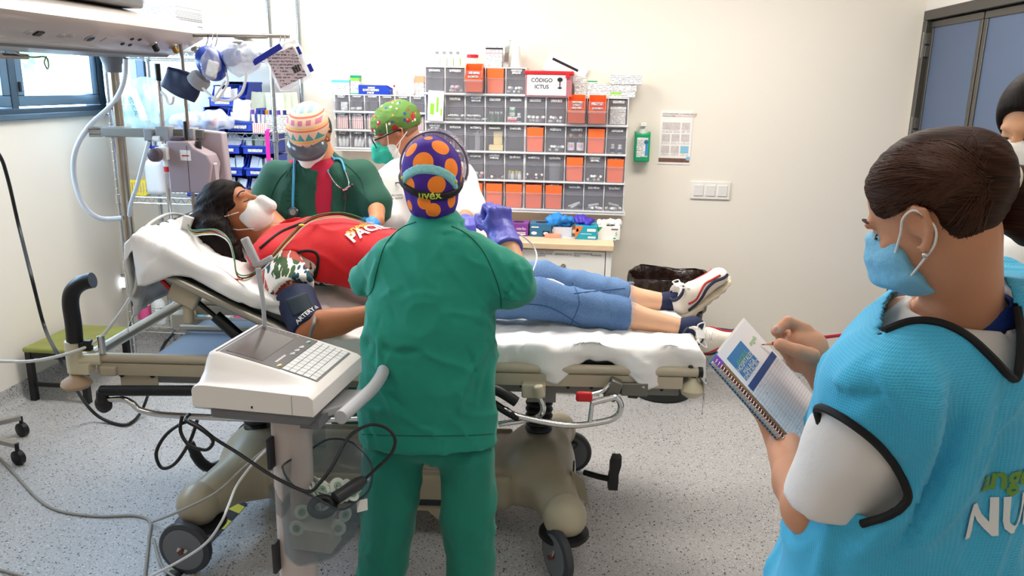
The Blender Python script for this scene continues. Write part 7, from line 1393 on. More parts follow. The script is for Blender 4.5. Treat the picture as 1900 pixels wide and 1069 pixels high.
for k in range(60):
    p0 = Q(370+random.uniform(0, 60), 390+random.uniform(-20, 50), -.12); p1 = Q(420+random.uniform(-20, 30), 500+random.uniform(-20, 18), -.19)
    smb.tube(spline([p0, p0.lerp(p1, .4)+V((random.uniform(-.02, .02), -.02, 0)), p1], 5), .0007, 3)
o = smb.build('hair_strands', m_hairP, PT, smooth=60); o['kind'] = 'stuff'
# mask
mkP = inter(.004, sm(.015, off(el(HTp(0, .045, -.052), (.066, .070, .062), HRp), .006), rc(HTp(0, .115, -.028), HTp(0, .125, -.060), .022, .024)), pl(HTp(0, 0, -.004), V(hup)-V(hfp)*.35), pl(HTp(0, .030, 0), -V(hfp)-V(hup)*.1), pl(HTp(0, 0, -.112), -V(hup)))
surf('face_mask', mkP, *box_of(HTp(0, .09, -.05), r=.13), .0048, mat('white_respirator', 'f0edea', .75, bump=.1, bscale=120), PT, False)
sd = 1 if HTp(1, 0, 0).y < HTp(-1, 0, 0).y else -1
for a, c in (((.045, -.012), (-.004, .018)), ((.045, -.085), (-.010, -.028))): MB().tube([HTp(sd*.066, a[0]+.01, a[1]), HTp(sd*.084, (a[0]+c[0])/2, (a[1]+c[1])/2), HTp(sd*.086, *c)], .002, 6).build('mask_strap', m_loop, PT)
for s_ in (-1, 1): MB().tube(spline([HTp(s_*.018, .092, .004), HTp(s_*.031, .093, .001), HTp(s_*.046, .084, .005)], 4), .002, 6).build('eyelashes', m_ink, PT); MB().tube(spline([HTp(s_*.016, .098, .034), HTp(s_*.036, .095, .038), HTp(s_*.052, .082, .032)], 4), .0026, 6).build('eyebrow', m_ink, PT)
# floral blouse sleeve and red vest
m_floral = mat('floral_blouse', 'ece7e0', .8, bump=.2, bscale=30); b = NB(m_floral)
vt = b.vor(16, b.mapr(rot=(.4, .9, .3), scale=(1, 1, 1.0))); rr = b.xyz(vt.outputs['Color']); lf = b.vor(34, b.mapr(rot=(1, .3, .2), scale=(2.6, .6, 1))); stripe = b.math('LESS_THAN', lf.outputs['Distance'], .62); patch = b.math('LESS_THAN', vt.outputs['Distance'], .80)
k1 = b.math('MULTIPLY', b.math('MULTIPLY', patch, stripe), b.math('GREATER_THAN', rr[0], .18)); cA = b.mix(b.math('GREATER_THAN', rr[1], .6), lin('1d4a55'), lin('3f5a34')); cA = b.mix(b.math('GREATER_THAN', rr[2], .75), cA, lin('b04a3c')); b.color(b.mix(k1, lin('efeae4'), cA))
blouse = sm(.03, off(chest, -.006), inter(.006, chain([shN+V((.01, 0, 0)), shN.lerp(elN, .30), shN.lerp(elN, .55)], [.072, .082, .084], .01), pl(shN.lerp(elN, .46), (elN-shN))), chain([shF, shF.lerp(elF, .5)], [.07, .07], .01)); blouse = inter(.01, blouse, pl((-.05, 0, 0), (1, 0, 0)), neg(rc(HTp(0, 0, -.06), (-.43, 0, 1.12), .068, .07)))
lo, hi = box_of(shN, shF, (-.05, 0, .95), r=.16); surf('blouse', blouse, lo, hi, .0085, m_floral, PT, False, disp=lambda v, n: .004*vnoise(v, (20, 20, 20), seed=2))
m_redv = mat('red_vest_fabric', 'd3121c', .75, sheen=.1, var=.05, vscale=4, bump=.15, bscale=300)
vestP = sm(.04, off(chest, .016), rc(shN+V((-.015, .03, .0)), shF+V((-.015, -.03, 0)), .102)); vestP = inter(.008, vestP, neg(rc(HTp(0, .0, -.05), (-.44, 0, 1.14), .072, .074)), neg(el(Q(548, 512, -.26), (.098, .115, .078), RM(y=th))), neg(el(shF+V((.035, .10, -.045)), (.115, .125, .105), RM(y=th))), pl((.10, 0, 0), (1, 0, .0)), pl((-.1, 0, .915), (-.35, 0, -1)))
lo, hi = box_of((-.55, -.2, .85), (.12, .2, 1.2), r=.06); vp = surf('vest', vestP, lo, hi, .0075, m_redv, PT, False, disp=lambda v, n: .007*vnoise(v, (9, 6, 9), seed=3)+.008*ridge(v, (10, 8, 14), RM(y=.6), 7)-.006)
bvp = bvh_of(vp)
inv = lambda p: V(((p-BC).dot(BX), (p-BC).dot(BY), p.z))
def hitB(px, py, off_=.002):
    r = ray(px, py); h = bvp.ray_cast(inv(CAM), V((r.dot(BX), r.dot(BY), r.z)).normalized(), 8); return None if h[0] is None else h[0]+h[1]*off_
for pts in ([(505, 482), (540, 470), (575, 466), (590, 476), (588, 505), (578, 530), (566, 545)], [(482, 462), (520, 432), (560, 415)], [(604, 574), (630, 558), (662, 555)]):
    q = [hitB(p.x, p.y) for p in spline([(a, b_, 0) for a, b_ in pts], 6)]; q = [p for p in q if p is not None]
    if len(q) > 3: MB().tube(q, .005, 8).build('piping', m_pipe, PT)
def hitN(bvh_, px, py):
    r = ray(px, py); return bvh_.ray_cast(inv(CAM), V((r.dot(BX), r.dot(BY), r.z)).normalized(), 8)
def text_at(bvh_, s1, size, p0, p1, m, par, **k):
    a, b_ = hitN(bvh_, *p0), hitN(bvh_, *p1)
    if a[0] is None or b_[0] is None: return
    n_ = (a[1]+b_[1]).normalized(); u_ = (b_[0]-a[0]); u_ = (u_-n_*u_.dot(n_)).normalized(); text(s1, size, (a[0]+b_[0])/2 if k.get('align') is None else a[0], u_, n_.cross(u_), m, par, world=False, bvh=bvh_, off=.0048, **k)
text_at(bvp, 'angels', .05, (643, 436), (660, 424), mat('gold_print', 'c9a83a', .7), PT, align='LEFT', bold=.02); text_at(bvp, 'PACIENTE', .066, (648, 446), (664, 436), m_white, PT, align='LEFT', bold=.03)
if False:
    for s1, c_, sz_, dd in (('angels', mat('gold_print', 'c9a83a', .7), .042, V((-.015, .0, .02))), ('PACIENTE', m_white, .062, V((.0, .0, -.022)))): text(s1, sz_, h+dd+V((-.03, 0, 0)), V((.96, -.1, .05)), V((.1, -.5, .85)), c_, PT, world=False, bvh=bvp, off=.002, align='LEFT')
# jeans
m_jean = mat('blue_denim', '4f76a8', .85, var=.22, vscale=9, bump=.35, bscale=260); b = NB(m_jean); nn1 = b.noise(5, 4); nn2 = b.noise(260, 2); b.color(b.mix(b.math('ADD', b.math('MULTIPLY', nn1, .75), b.math('MULTIPLY', b.math('SUBTRACT', nn2, .5), .6)), lin('2f5488'), lin('86a9d2')))
jl = lambda a, k_, h_: inter(.006, chain([a, k_, h_.lerp(k_, -.1)], [.108, .072, .066], .03), pl(h_, (h_-k_)))
jeans = sm(.03, jl(hipN, knN, heN), jl(hipF, knF, heF), el((.10, 0, .935), (.15, .185, .10)))
lo, hi = box_of((.0, -.2, .86), heN, heF, knF, r=.12)
jn = surf('jeans', jeans, lo, hi, .0085, m_jean, PT, False, disp=lambda v, n: .005*ridge(v, (7, 7, 12), RM(y=1.1), 3)+.006*ridge(v, (14, 9, 9), RM(y=.2, z=.5), 5)-.006)
for hh, kk in ((heN, knN), (heF, knF)):
    d = (hh-kk).normalized(); x_, y_, z_ = frame(d); mb = MB()
    for k in range(70):
        a = 2*pi*k/70; p0 = hh+(x_*math.cos(a)+y_*math.sin(a))*.064; mb.tube([p0-d*.002, p0+d*random.uniform(.006, .013)+V((random.uniform(-.003, .003), random.uniform(-.003, .003), random.uniform(-.003, .003)))], .0008, 3)
    o = mb.build('frayed_hem', mat('denim_thread', 'b9cbe2', .9), PT); o['kind'] = 'stuff'
bvj = bvh_of(jn)
def hitJ(px, py, off_=.001):
    r = ray(px, py); hq = bvj.ray_cast(inv(CAM), V((r.dot(BX), r.dot(BY), r.z)).normalized(), 8); return None if hq[0] is None else hq[0]+hq[1]*off_
for pts in ([(935, 565), (1000, 566), (1040, 580), (1080, 606)], [(1065, 545), (1110, 540), (1160, 535)], [(1062, 525), (1075, 560), (1060, 600)]):
    q = [hitJ(p.x, p.y) for p in spline([(a, b_, 0) for a, b_ in pts], 6)]; q = [p for p in q if p is not None]
    if len(q) > 3: MB().tube(q, .0016, 6).build('seam', mat('denim_seam', '33507a', .85), PT)
# shoes
m_sn = mat('cream_leather', 'e9e0d3', .5, bump=.05, bscale=120); m_sole = mat('cream_sole', 'd9ccb4', .55); m_nvy = mat('navy_trim', '1d2440', .5); m_rtrim = mat('red_trim', 'b5202c', .5)
def sneaker(heel, t, n, par):
    """heel: back bottom of the sole; t towards the toe; n up through the laces"""
    heel = V(heel); t = V(t).normalized(); n = V(n); n = (n-t*n.dot(t)).normalized(); w = t.cross(n); T = lambda a, b_, c: heel+t*a+w*b_+n*c; R = Rcols(t, w, n)
    up_ = sm(.02, rc(T(.04, 0, .05), T(.10, 0, .055), .038, .042), rc(T(.10, 0, .052), T(.205, .004, .036), .044, .034), rc(T(.045, 0, .05), T(.055, 0, .105), .036, .037), el(T(.222, .003, .034), (.035, .042, .028), R))
    up_ = inter(.006, up_, neg(rc(T(.04, 0, .11), T(.05, 0, .15), .028, .034)), pl(T(0, 0, .012), -n)); lo, hi = box_of(T(0, 0, 0), T(.26, 0, 0), T(.05, 0, .16), r=.08)
    s = surf('shoe', up_, lo, hi, .0055, m_sn, par, False)
    so = inter(.004, sm(.01, off(sm(.03, el(T(.06, 0, .012), (.075, .040, .03), R), el(T(.18, .004, .012), (.09, .049, .03), R), rc(T(.05, 0, .01), T(.19, .002, .01), .035, .04)), .003)), pl(T(0, 0, .030), n+t*.12), pl(T(0, 0, -.006), -n))
    surf('sole', so, lo, hi, .0055, m_sole, s, False, disp=lambda v, n_: .002*np.sin(((v-A3(heel)) @ A3(t))*170))
    bs_ = bvh_of(s)
    def strip(pts, r, m, nm):
        out = []
        for side in (1, -1):
            q = []
            for a, c in pts:
                o_ = T(a, side*.12, c); hq = bs_.ray_cast(o_, -w*side, .2)
                if hq[0] is not None: q.append(hq[0]+hq[1]*.0006)
            if len(q) > 3: MB().tube(spline(q, 4), r, 6).build(nm, m, s)
    strip([(.055, .06), (.085, .054), (.12, .066), (.155, .070), (.19, .062), (.222, .056)], .0042, m_rtrim, 'red_stripe'); strip([(.04, .036), (.075, .034), (.11, .044), (.15, .055), (.19, .053), (.22, .044), (.245, .036)], .0062, m_nvy, 'navy_stripe')
    MB().torus(T(.052, 0, .108), n*1-t*.3, .034, .007, 24, 8).build('collar', m_nvy, s)
    for k in range(5):
        a = .085+.022*k; z = .112-.014*k; MB().tube(spline([T(a, -.026, z-.012), T(a+.006, 0, z-.001+.006), T(a+.014, .026, z-.014)], 4), .0028, 6).build('lace', m_loop, s); MB().tube(spline([T(a+.014, -.026, z-.014), T(a+.006, 0, z+.006), T(a, .026, z-.012)], 4), .0028, 6).build('lace', m_loop, s)
    for sg in (-1, 1): MB().tube(spline([T(.08, .004*sg, .118), T(.07, .03*sg, .135), T(.095, .045*sg, .115), T(.09, .02*sg, .118)], 5), .0024, 6).build('lace_bow', m_loop, s)
    MB().box(T(.078, 0, .128), (.03, .03, .004), Matrix((t, w, n)).transposed() @ RM(y=.5)).build('tongue_tag', m_white, s)
    return s
sneaker(Q(1258, 642, -.13), V((.96, -.14, .12)), V((-.20, -.80, .56)), PT); sneaker(Q(1262, 592, .13), V((.66, .14, .60)), V((-.62, -.30, .66)), PT)
for an, dd in ((anN, V((.06, -.01, .0))), (anF, V((.03, .0, .02)))): pass
sk = chain([anF.lerp(heF, .18), anF+V((.045, 0, .008))], [.037, .045], .01); surf('sock', sk, *box_of(anF, r=.12), .006, m_navy, PT, False)
sk = chain([anN.lerp(heN, -.1), anN+V((.05, -.01, .0))], [.036, .044], .01); surf('sock', sk, *box_of(anN, r=.12), .006, m_navy, PT, False)
# ------------------------------------------------------------------ pressure cuff on the patient's arm
d = (elN-shN); c0, c1 = shN+d*.50, shN+d*1.02; cf = thing('pressure_cuff', 'navy blood pressure cuff wrapped round the patient arm', 'cuff', tuple(BW(c1)), BA)
INV[cf.name] = Matrix.Identity(4); x_, y_, z_ = frame(d); m_cuff = mat('cuff_navy', '1c2748', .7, bump=.2, bscale=200); m_cuffp = mat('cuff_patch', '1b2a34', .75)
loc2 = BW(c1); cf.location = BC; cf.rotation_euler = (0, 0, BA)
cff = inter(.004, rc(c0-d*.1, c1+d*.1, .066, .060), pl(c0, -d), pl(c1, d)); cff = un(cff, inter(.003, rc(c0, c1, .069, .063), pl(c0+d*.02, -d), pl(c1-d*.03, d), pl(shN+V((.012, 0, 0)), V((-1, .2, 0)))))
co = surf('cuff_band', cff, *box_of(c0, c1, r=.11), .0055, m_cuff, cf, False, disp=lambda v, n: .002*vnoise(v, (30, 30, 30)))
bvf = bvh_of(co)
def hitC(px, py, off_=.0015):
    r = ray(px, py); hq = bvf.ray_cast(inv(CAM), V((r.dot(BX), r.dot(BY), r.z)).normalized(), 8); return None if hq[0] is None else hq[0]+hq[1]*off_
ug = [[hitC(530+38*u+14*v, 556-14*u+32*v) for v in np.linspace(0, 1, 9)] for u in np.linspace(0, 1, 9)]
if all(p is not None for r_ in ug for p in r_):
    mb = MB(); mb.add([p for r_ in ug for p in r_], [(i*9+j, i*9+j+1, (i+1)*9+j+1, (i+1)*9+j) for i in range(8) for j in range(8)]); mb.build('hook_patch', m_cuffp, cf, solid=.002)
hA = hitC(560, 596)
text_at(bvf, 'ARTERY', .021, (551, 600), (582, 574), m_white, cf, bold=.02); q = hitC(586, 571)
if q is not None: MB().lathe([(.009, 0), (.009, .002)], q, V((.2, -.9, .4)), 3).build('logo_triangle', m_white, cf)
MB().tube(spline([hitC(584, 588) or elN, Q(583, 600, -.47), Q(578, 615, -.47), Q(572, 640, -.45)], 6), .006, 10).build('hose', mat('grey_hose', '77736c', .5), cf)
# ------------------------------------------------------------------ ECG lead wires across the chest
lw_ = thing('ecg_leads', 'coloured ECG lead wires looping beside the head and across the chest', 'leads', tuple(BC), BA)
path = [Q(349, 420, -.13), Q(358, 432, -.17), Q(380, 430, -.20), Q(405, 432, -.23), Q(425, 448, -.27), Q(435, 478, -.31), Q(440, 510, -.34), Q(455, 517, -.35), Q(478, 505, -.35), Q(505, 478, -.30), Q(535, 445, -.20), Q(565, 415, -.12), Q(595, 402, -.07), Q(640, 400, -.03), Q(680, 412, .0)]
for k, c_ in enumerate(('e8e4dc', 'c9a62a', '1e1a18', 'c0392b', '3f7a3a')):
    off3 = V((0, -.003+.002*(k % 2), (k-2)*.0042)); MB().tube(spline([p+off3+V((random.uniform(-.002, .002), 0, random.uniform(-.003, .003))) for p in path], 6), .0022, 6).build('lead_wire', mat('lead_'+c_, c_, .5), lw_)
MB().box(Q(348, 414, -.13), (.035, .02, .05), RM(y=.3)).build('connector', mat('connector_grey', 'cfcac6', .45), lw_, bevel=.004); MB().ell(Q(560, 418, -.15), (.012, .006, .004)).build('cable_tie', m_yel, lw_); MB().tube(spline([Q(470, 508, -.35), Q(455, 516, -.35), Q(440, 520, -.35)], 4), .0018, 6).ell(Q(437, 519, -.35), (.010, .005, .004)).build('lead_clip', m_red, lw_)
# cable arm of the ECG cart
arm = [AY(492, 615, 2.06), AY(488, 560, 2.06), AY(479, 498, 2.06)]
MB().tube([cl(V((arm[0].x, arm[0].y, .86)))]+[cl(p) for p in arm], [.006, .006, .006, .008], 10).build('cable_arm', m_gpl, cart); MB().box(cl(AY(466, 468, 2.06)), (.022, .016, .085), RM(y=-.42)).box(cl(AY(492, 485, 2.06)), (.05, .014, .016), RM(y=-.5)).build('arm_hook', m_gpl, cart, bevel=.004)
# probe lying on the leg
t = thing('ultrasound_lead', 'white probe and cable lying on the jeans', 'probe', tuple(BW(Q(1005, 520, 0)))); MB().tube(spline([BW(Q(x, y, l)) for x, y, l in ((992, 518, -.08), (1012, 520, -.08), (1030, 523, -.09), (1045, 530, -.1), (1062, 538, -.1))], 5), [.008]*10+[.006]*6+[.003]*5, 8).build('probe_body', m_white, t, True); MB().tube(spline([BW(Q(x, y, l)) for x, y, l in ((985, 512, -.02), (996, 480, .05), (990, 458, .1), (972, 440, .05), (950, 428, -.02))], 6), .003, 8).build('probe_cable', m_wcab, t, True)
# ------------------------------------------------------------------ clinician with patterned cap beyond the stretcher
YD = 3.46
D1 = thing('person', 'person in dark green scrubs and pastel patterned cap, head bowed', 'person', (AY(590, 400, YD).x, YD, 0))
def D(px, py, dy=0): return AY(px, py, YD+dy)
ys = [288, 300, 320, 350, 400, 460, 560]; lx = [560, 528, 508, 497, 492, 492, 492]; rx_ = [625, 650, 672, 684, 690, 690, 690]
Lq = [D(a, y) for a, y in zip(lx, ys)]; Rq = [D(a, y) for a, y in zip(rx_, ys)]; zs = [(a.z+b_.z)/2 for a, b_ in zip(Lq, Rq)]; cxs = [(a.x+b_.x)/2 for a, b_ in zip(Lq, Rq)]; rxs = [(b_.x-a.x)/2 for a, b_ in zip(Lq, Rq)]; rys = [.07, .095, .115, .13, .14, .135, .135]; cys = [YD]*7
t1 = stack([zs[0]+.02]+zs, [cxs[0]]+cxs, [YD]+cys, [rxs[0]*.7]+rxs, [.05]+rys, p=2.2)
s0, s1, s2 = D(512, 325), D(482, 385, -.05), D(535, 432, -.26); r0, r1, r2 = D(672, 328), D(698, 378, -.05), D(700, 410, -.20)
scr = sm(.04, t1, rc(s0, s1, .075, .072), rc(s1, D(478, 400, -.08), .072, .066), rc(r0, r1, .075, .068), rc(r1, D(700, 395, -.06), .068, .06)); lo, hi = box_of(*Lq, *Rq, s1, r1, r=.17)
so_ = surf('scrub_top', inter(.01, scr, neg(rc(D(592, 262, -.05), D(594, 292, -.06), .058, .062)), neg(inter(.01, pl(D(594, 420), (-1, 0, 0)) if False else el(D(598, 350, -.13), (.030, .05, .20)), pl((0, YD-.02, 0), (0, 1, 0))))), lo, hi, .0095, mat('bottle_green_scrubs', '0a4a38', .8, sheen=.1, bump=.1, bscale=300), D1, disp=lambda v, n: .010*ridge(v, (8, 6, 4), RM(y=.5), 3)+.008*ridge(v, (12, 8, 5), RM(y=-.6), 6)-.010)
surf('undershirt', off(t1, -.012), lo, hi, .011, mat('crimson_shirt', 'b01738', .8), D1)
bvd = bvh_of(so_)
text('QUIRO', .085, hitpt(bvd, 541, 362), (0, 0, -1), (1, -.1, 0), mat('dark_green_print', '083f30', .8), D1, bvh=bvd, off=.003)
for pts in ([(560, 296), (520, 330), (500, 370)], [(632, 298), (668, 330), (680, 370)]):
    q = line_on(bvd, pts, 6, .0008); MB().tube(q, .002, 6).build('seam', m_seam, D1, True) if len(q) > 3 else None
for py in (305, 345): h = hitpt(bvd, 588-(8 if py > 330 else 0), py, .002); MB().lathe([(.011, 0), (.011, .003)], h, (0, -1, .1), 16).build('button', m_seam, D1, True) if h is not None else None
# head: bowed, covered by cap, goggles and mask
hcD = D(575, 252, -.05); hfD = V((-.08, -.62, -.78)); huD = V((-.02, -.74, .62)); hdD, HTd, HRd = headsdf(hcD, hfD, huD, .96)
hl = hand(s2, V((.6, -.6, -.3)), V((0, .2, -1)), -1, (.35, .4, .3), .95); hr2 = hand(r2, V((-.5, -.7, -.2)), V((0, .2, -1)), 1, (.35, .4, .3), .95)
lo, hi = box_of(hcD, s1, s2, r1, r2, zs and D(590, 420), r=.15)
surf('body', sm(.012, sm(.03, hdD, rc(HTd(0, -.05, -.05), D(595, 300, 0), .05, .058), rc(D(595, 300), D(590, 420), .07, .1)), chain([s0, s1, s2], [.05, .042, .03], .02), chain([r0, r1, r2], [.05, .042, .03], .02), hl, hr2), lo, hi, .0095, m_skB, D1)
for hh, s_ in ((hl, s2), (hr2, r2)): surf('glove', off(hh, .002), *box_of(s_, r=.22), .006, m_nit if s_ is s2 else m_bgl, D1)
capD = off(el(HTd(0, -.022, .048), (.080, .100, .080), HRd), .008); capD = inter(.006, capD, neg(el(HTd(0, .125, -.065), (.12, .09, .11), HRd)))
m_pcap = mat('pastel_knit_cap', 'dcb79c', .85, bump=.1, bscale=250); b = NB(m_pcap)
def lc(d): return b.math('SUBTRACT', b.vm('DOT_PRODUCT', b.tc.outputs['Object'], tuple(V(d).normalized())), float(V(d).normalized().dot(HTd(0, 0, 0))))
pz = lc((0, -.35, 1)); px_ = lc((1, 0, 0)); tri_ = b.math('ABSOLUTE', b.math('SUBTRACT', b.math('FRACT', b.math('MULTIPLY', px_, 30)), .5)); colr = lin('dfbca2')
for z0, z1, cc1, mode in ((( a_+.045)*1.55-.06, (b_+.045)*1.55-.06, c_, m_) for a_, b_, c_, m_ in ((-.045, -.038, 'd99a3c', 0), (-.034, -.030, 'c97a86', 0), (-.028, -.006, '7a3f7a', 1), (-.002, .003, 'e2b04a', 0), (.006, .026, '4f9a94', 1), (.030, .034, 'd9674a', 0), (.036, .040, 'e7b45a', 0), (.046, .058, 'c9788c', 2), (.062, .066, 'd96a5a', 0), (.072, .084, '8aa0b0', 2), (.088, .092, 'd98a6a', 0), (.096, .104, 'c9788c', 2), (.108, .112, '6f949c', 0), (.116, .126, 'd9704a', 2))):
    bnd = b.math('MULTIPLY', b.math('GREATER_THAN', pz, z0), b.math('LESS_THAN', pz, z1))
    if mode == 1: bnd = b.math('MULTIPLY', bnd, b.math('GREATER_THAN', b.math('MULTIPLY', tri_, (z1-z0)*2), b.math('ABSOLUTE', b.math('SUBTRACT', pz, z0))))
    if mode == 2: bnd = b.math('MULTIPLY', bnd, b.math('GREATER_THAN', tri_, .22))
    colr = b.mix(bnd, colr, lin(cc1))
b.color(colr)
surf('surgical_cap', capD, *box_of(hcD, r=.17), .0058, m_pcap, D1, disp=lambda v, n: .002*vnoise(v, (25, 25, 25)))
m_gog = mat('smoke_goggle', '5b6068', .15, alpha=.86, spec=.6)
gg = inter(.004, off(el(HTd(0, .050, -.002), (.086, .072, .046), HRd), .004), pl(HTd(0, .030, 0), -V(hfD))); surf('goggles', gg, *box_of(HTd(0, .07, 0), r=.13), .005, m_gog, D1)
MB().tube([HTd(s_*.001, .0, 0) if False else HTd(.092*math.cos(a), -.018+.095*math.sin(a)*-1, .012+.02*math.sin(a)) for s_ in (1,) for a in np.linspace(0, pi, 20)], .009, 6, ry=.003).build('goggle_strap', m_strap, D1, True)
mkD = inter(.004, off(sm(.02, el(HTd(0, .045, -.055), (.064, .066, .058), HRd), rc(HTd(0, .10, -.02), HTd(0, .115, -.06), .02, .022)), .006), pl(HTd(0, 0, -.012), V(huD)), pl(HTd(0, .02, 0), -V(hfD))); surf('face_mask', mkD, *box_of(HTd(0, .07, -.06), r=.13), .0055, mat('white_respirator', 'f0edea', .75), D1)
trousers_and_shoes(D1, [D(540, 560), D(640, 560)], [D(540, 560), D(640, 560)], .1, .08, MATS['bottle_green_scrubs'], m_white, D(590, 500).z, fdir=(0, -1, 0), h=.016)
# stethoscope
st = thing('stethoscope', 'light blue stethoscope hanging round the bowed person neck', 'stethoscope', tuple(D(620, 300))); m_sblue = mat('stethoscope_blue', '3f9ac4', .4)
hitd = lambda px, py, o_=.008: hitpt(bvd, px, py, o_) or D(px, py, -.15)
MB().tube(spline([D(552, 283, -.06), hitd(549, 300), hitd(547, 330), hitd(546, 365), hitd(546, 386)], 8), .0055, 10).build('tube', m_sblue, st, True); MB().tube(spline([D(605, 275, -.02), hitd(616, 290), hitd(622, 298), hitd(613, 305), hitd(612, 318)], 8), .0055, 10).tube(spline([hitd(622, 297), hitd(632, 300), hitd(640, 318)], 6), .0055, 10).build('tube', m_sblue, st, True)
for pts in ([(612, 318), (622, 340), (636, 352), (644, 348), (652, 346)], [(640, 318), (648, 338), (645, 350), (636, 354)]): MB().tube(spline([hitd(*p, .010) for p in pts], 6), .003, 8).build('earpiece_tube', m_chrome, st, True)
for p in ((632, 351), (655, 345)): MB().ell(hitd(*p, .012), (.008, .008, .008)).build('ear_tip', m_dark, st, True)
hc_ = hitd(547, 394, .006); MB().lathe([(.012, -.004), (.021, 0), (.022, .006), (.017, .011), (.006, .011)], hc_, (0, -1, .25), 24).build('chest_piece', mat('gunmetal', '4f5257', .3, .8), st, True); MB().lathe([(.014, .0112), (.014, .0125)], hc_, (0, -1, .25), 20).build('diaphragm', m_steel, st, True)
o = MB().tube(spline([hitd(640, 356), hitd(641, 372), hitd(638, 398)], 5), .003, 6).box(hitd(640, 366), (.016, .012, .018)).build('badge_reel', m_dark); props(o, 'dark badge reel clipped on the dark green scrub pocket', 'badge')
# ------------------------------------------------------------------ man with green cap and glasses
YM = 3.72
D2 = thing('person', 'person in white coat, green star-print cap and black glasses', 'person', (AY(790, 400, YM).x, YM, 0))
def Mn(px, py, dy=0): return AY(px, py, YM+dy)
ys = [285, 300, 325, 360, 410, 470, 560]; lx = [745, 725, 712, 705, 700, 700, 702]; rx_ = [830, 852, 868, 876, 880, 880, 878]
Lq = [Mn(a, y) for a, y in zip(lx, ys)]; Rq = [Mn(a, y) for a, y in zip(rx_, ys)]; zs = [(a.z+b_.z)/2 for a, b_ in zip(Lq, Rq)]; cxs = [(a.x+b_.x)/2 for a, b_ in zip(Lq, Rq)]; rxs = [(b_.x-a.x)/2 for a, b_ in zip(Lq, Rq)]
t2_ = stack([zs[0]+.03]+zs, [cxs[0]]+cxs, [YM]*8, [rxs[0]*.7]+rxs, [.05, .07, .10, .12, .135, .14, .14, .14], .25, 2.2)
a0, a1, a2 = Mn(728, 335, -.06), Mn(716, 398, -.12), Mn(700, 405, -.32); c0_, c1_, c2_ = Mn(858, 335, .02), Mn(872, 385, -.05), Mn(862, 408, -.20)
cf_ = sm(.04, t2_, chain([a0, a1], [.075, .07], .02), chain([a1, a1.lerp(a2, .4)], [.068, .062], .02), chain([c0_, c1_], [.075, .065], .02), chain([c1_, c1_.lerp(c2_, .5)], [.064, .055], .02)); lo, hi = box_of(*Lq, *Rq, a1, c1_, r=.17)
m_coat = mat('white_coat', 'e9e6e2', .8, sheen=.1, bump=.15, bscale=40)
coat = surf('coat', inter(.01, cf_, neg(rc(Mn(790, 262, -.02), Mn(795, 290), .056, .06))), lo, hi, .0095, m_coat, D2, disp=lambda v, n: .010*ridge(v, (8, 6, 4), RM(y=.4), 3)+.006*ridge(v, (14, 9, 6), RM(y=-.5), 6)-.009)
bvm = bvh_of(coat); h = hitpt(bvm, 738, 352, .002)
if h is not None:
    MB().torus(h+V((0, 0, .01)), (-.3, -1, .1), .022, .0025, 16, 5, .3, 2.2).build('coat_emblem', m_ink, D2, True); text('Servicio\nde Salud', .013, h-V((0, 0, .03)), (1, -.3, 0), (0, -.1, 1), m_dark, D2, bvh=bvm, off=.002)
hcM = Mn(735, 250, .0); hfM = V((-.86, -.30, -.42)); huM = V((-.36, -.12, .92)); hdM, HTm, HRm = headsdf(hcM, hfM, huM, 1.02)
hA1 = hand(a2, V((-.3, -.9, -.1)), V((0, .2, -1)), 1, (.4, .5, .3), 1.0); hA2 = hand(c2_, V((.2, -.9, .1)), V((0, .2, -1)), -1, (.7, .8, .5), 1.0)
lo, hi = box_of(hcM, a1, a2, c1_, c2_, Mn(790, 410), r=.15)
surf('body', sm(.012, sm(.03, hdM, rc(HTm(0, -.045, -.05), Mn(792, 300, .02), .058, .066), rc(Mn(792, 300), Mn(790, 420), .07, .1)), chain([a0, a1, a2], [.052, .044, .031], .02), chain([c0_, c1_, c2_], [.052, .044, .031], .02), hA1, hA2), lo, hi, .009, m_skC, D2)
for hh, s_ in ((hA1, a2), (hA2, c2_)): surf('glove', off(hh, .002), *box_of(s_, r=.22), .006, m_bgl if s_ is a2 else m_nit, D2)
hairf = inter(.01, off(el(HTm(0, -.014, .03), (.079, .099, .09), HRm), .004), pl(HTm(0, -.03, 0), V(hfM)), neg(el(HTm(.0, .1, -.05), (.2, .1, .09), HRm))); surf('hair', hairf, *box_of(hcM, r=.16), .006, mat('cropped_grey_hair', '8f6a55', .8, bump=.5, bscale=300), D2)
capM = off(el(HTm(0, -.024, .052), (.086, .110, .088), HRm), .010); capM = inter(.008, capM, pl(HTm(0, 0, .016), -V(huM)+V(hfM)*.12))
m_gcap = mat('green_star_cap', '587a34', .85, bump=.15, bscale=120); b = NB(m_gcap); cl_ = lin('6d973e'); cl_ = b.mix(b.noise(30, 3), lin('4a6c2c'), lin('648a40'))
for sc_, thr, rad, c_, sd_ in ((26, .45, .44, 'b3202a', 0), (34, .62, .34, '2a4a8c', 5), (38, .62, .34, 'e8e2c8', 9), (44, .66, .32, 'c9803a', 14)):
    v_o = b.vor(sc_, b.mapr(loc=(sd_, sd_*.7, sd_*.3))); cl_ = b.mix(b.math('MULTIPLY', b.math('GREATER_THAN', b.xyz(v_o.outputs['Color'])[0], thr), b.math('LESS_THAN', b.math('ADD', v_o.outputs['Distance'], b.math('MULTIPLY', b.noise(sc_*4, 1), .16)), rad)), cl_, lin(c_))
b.color(cl_)
surf('surgical_cap', capM, *box_of(hcM, r=.18), .0055, m_gcap, D2, disp=lambda v, n: .0025*vnoise(v, (30, 30, 30), seed=2)+.003*ridge(v, (16, 16, 40), None, 4)-.002)
sdm = 1 if HTm(1, 0, 0).y < HTm(-1, 0, 0).y else -1
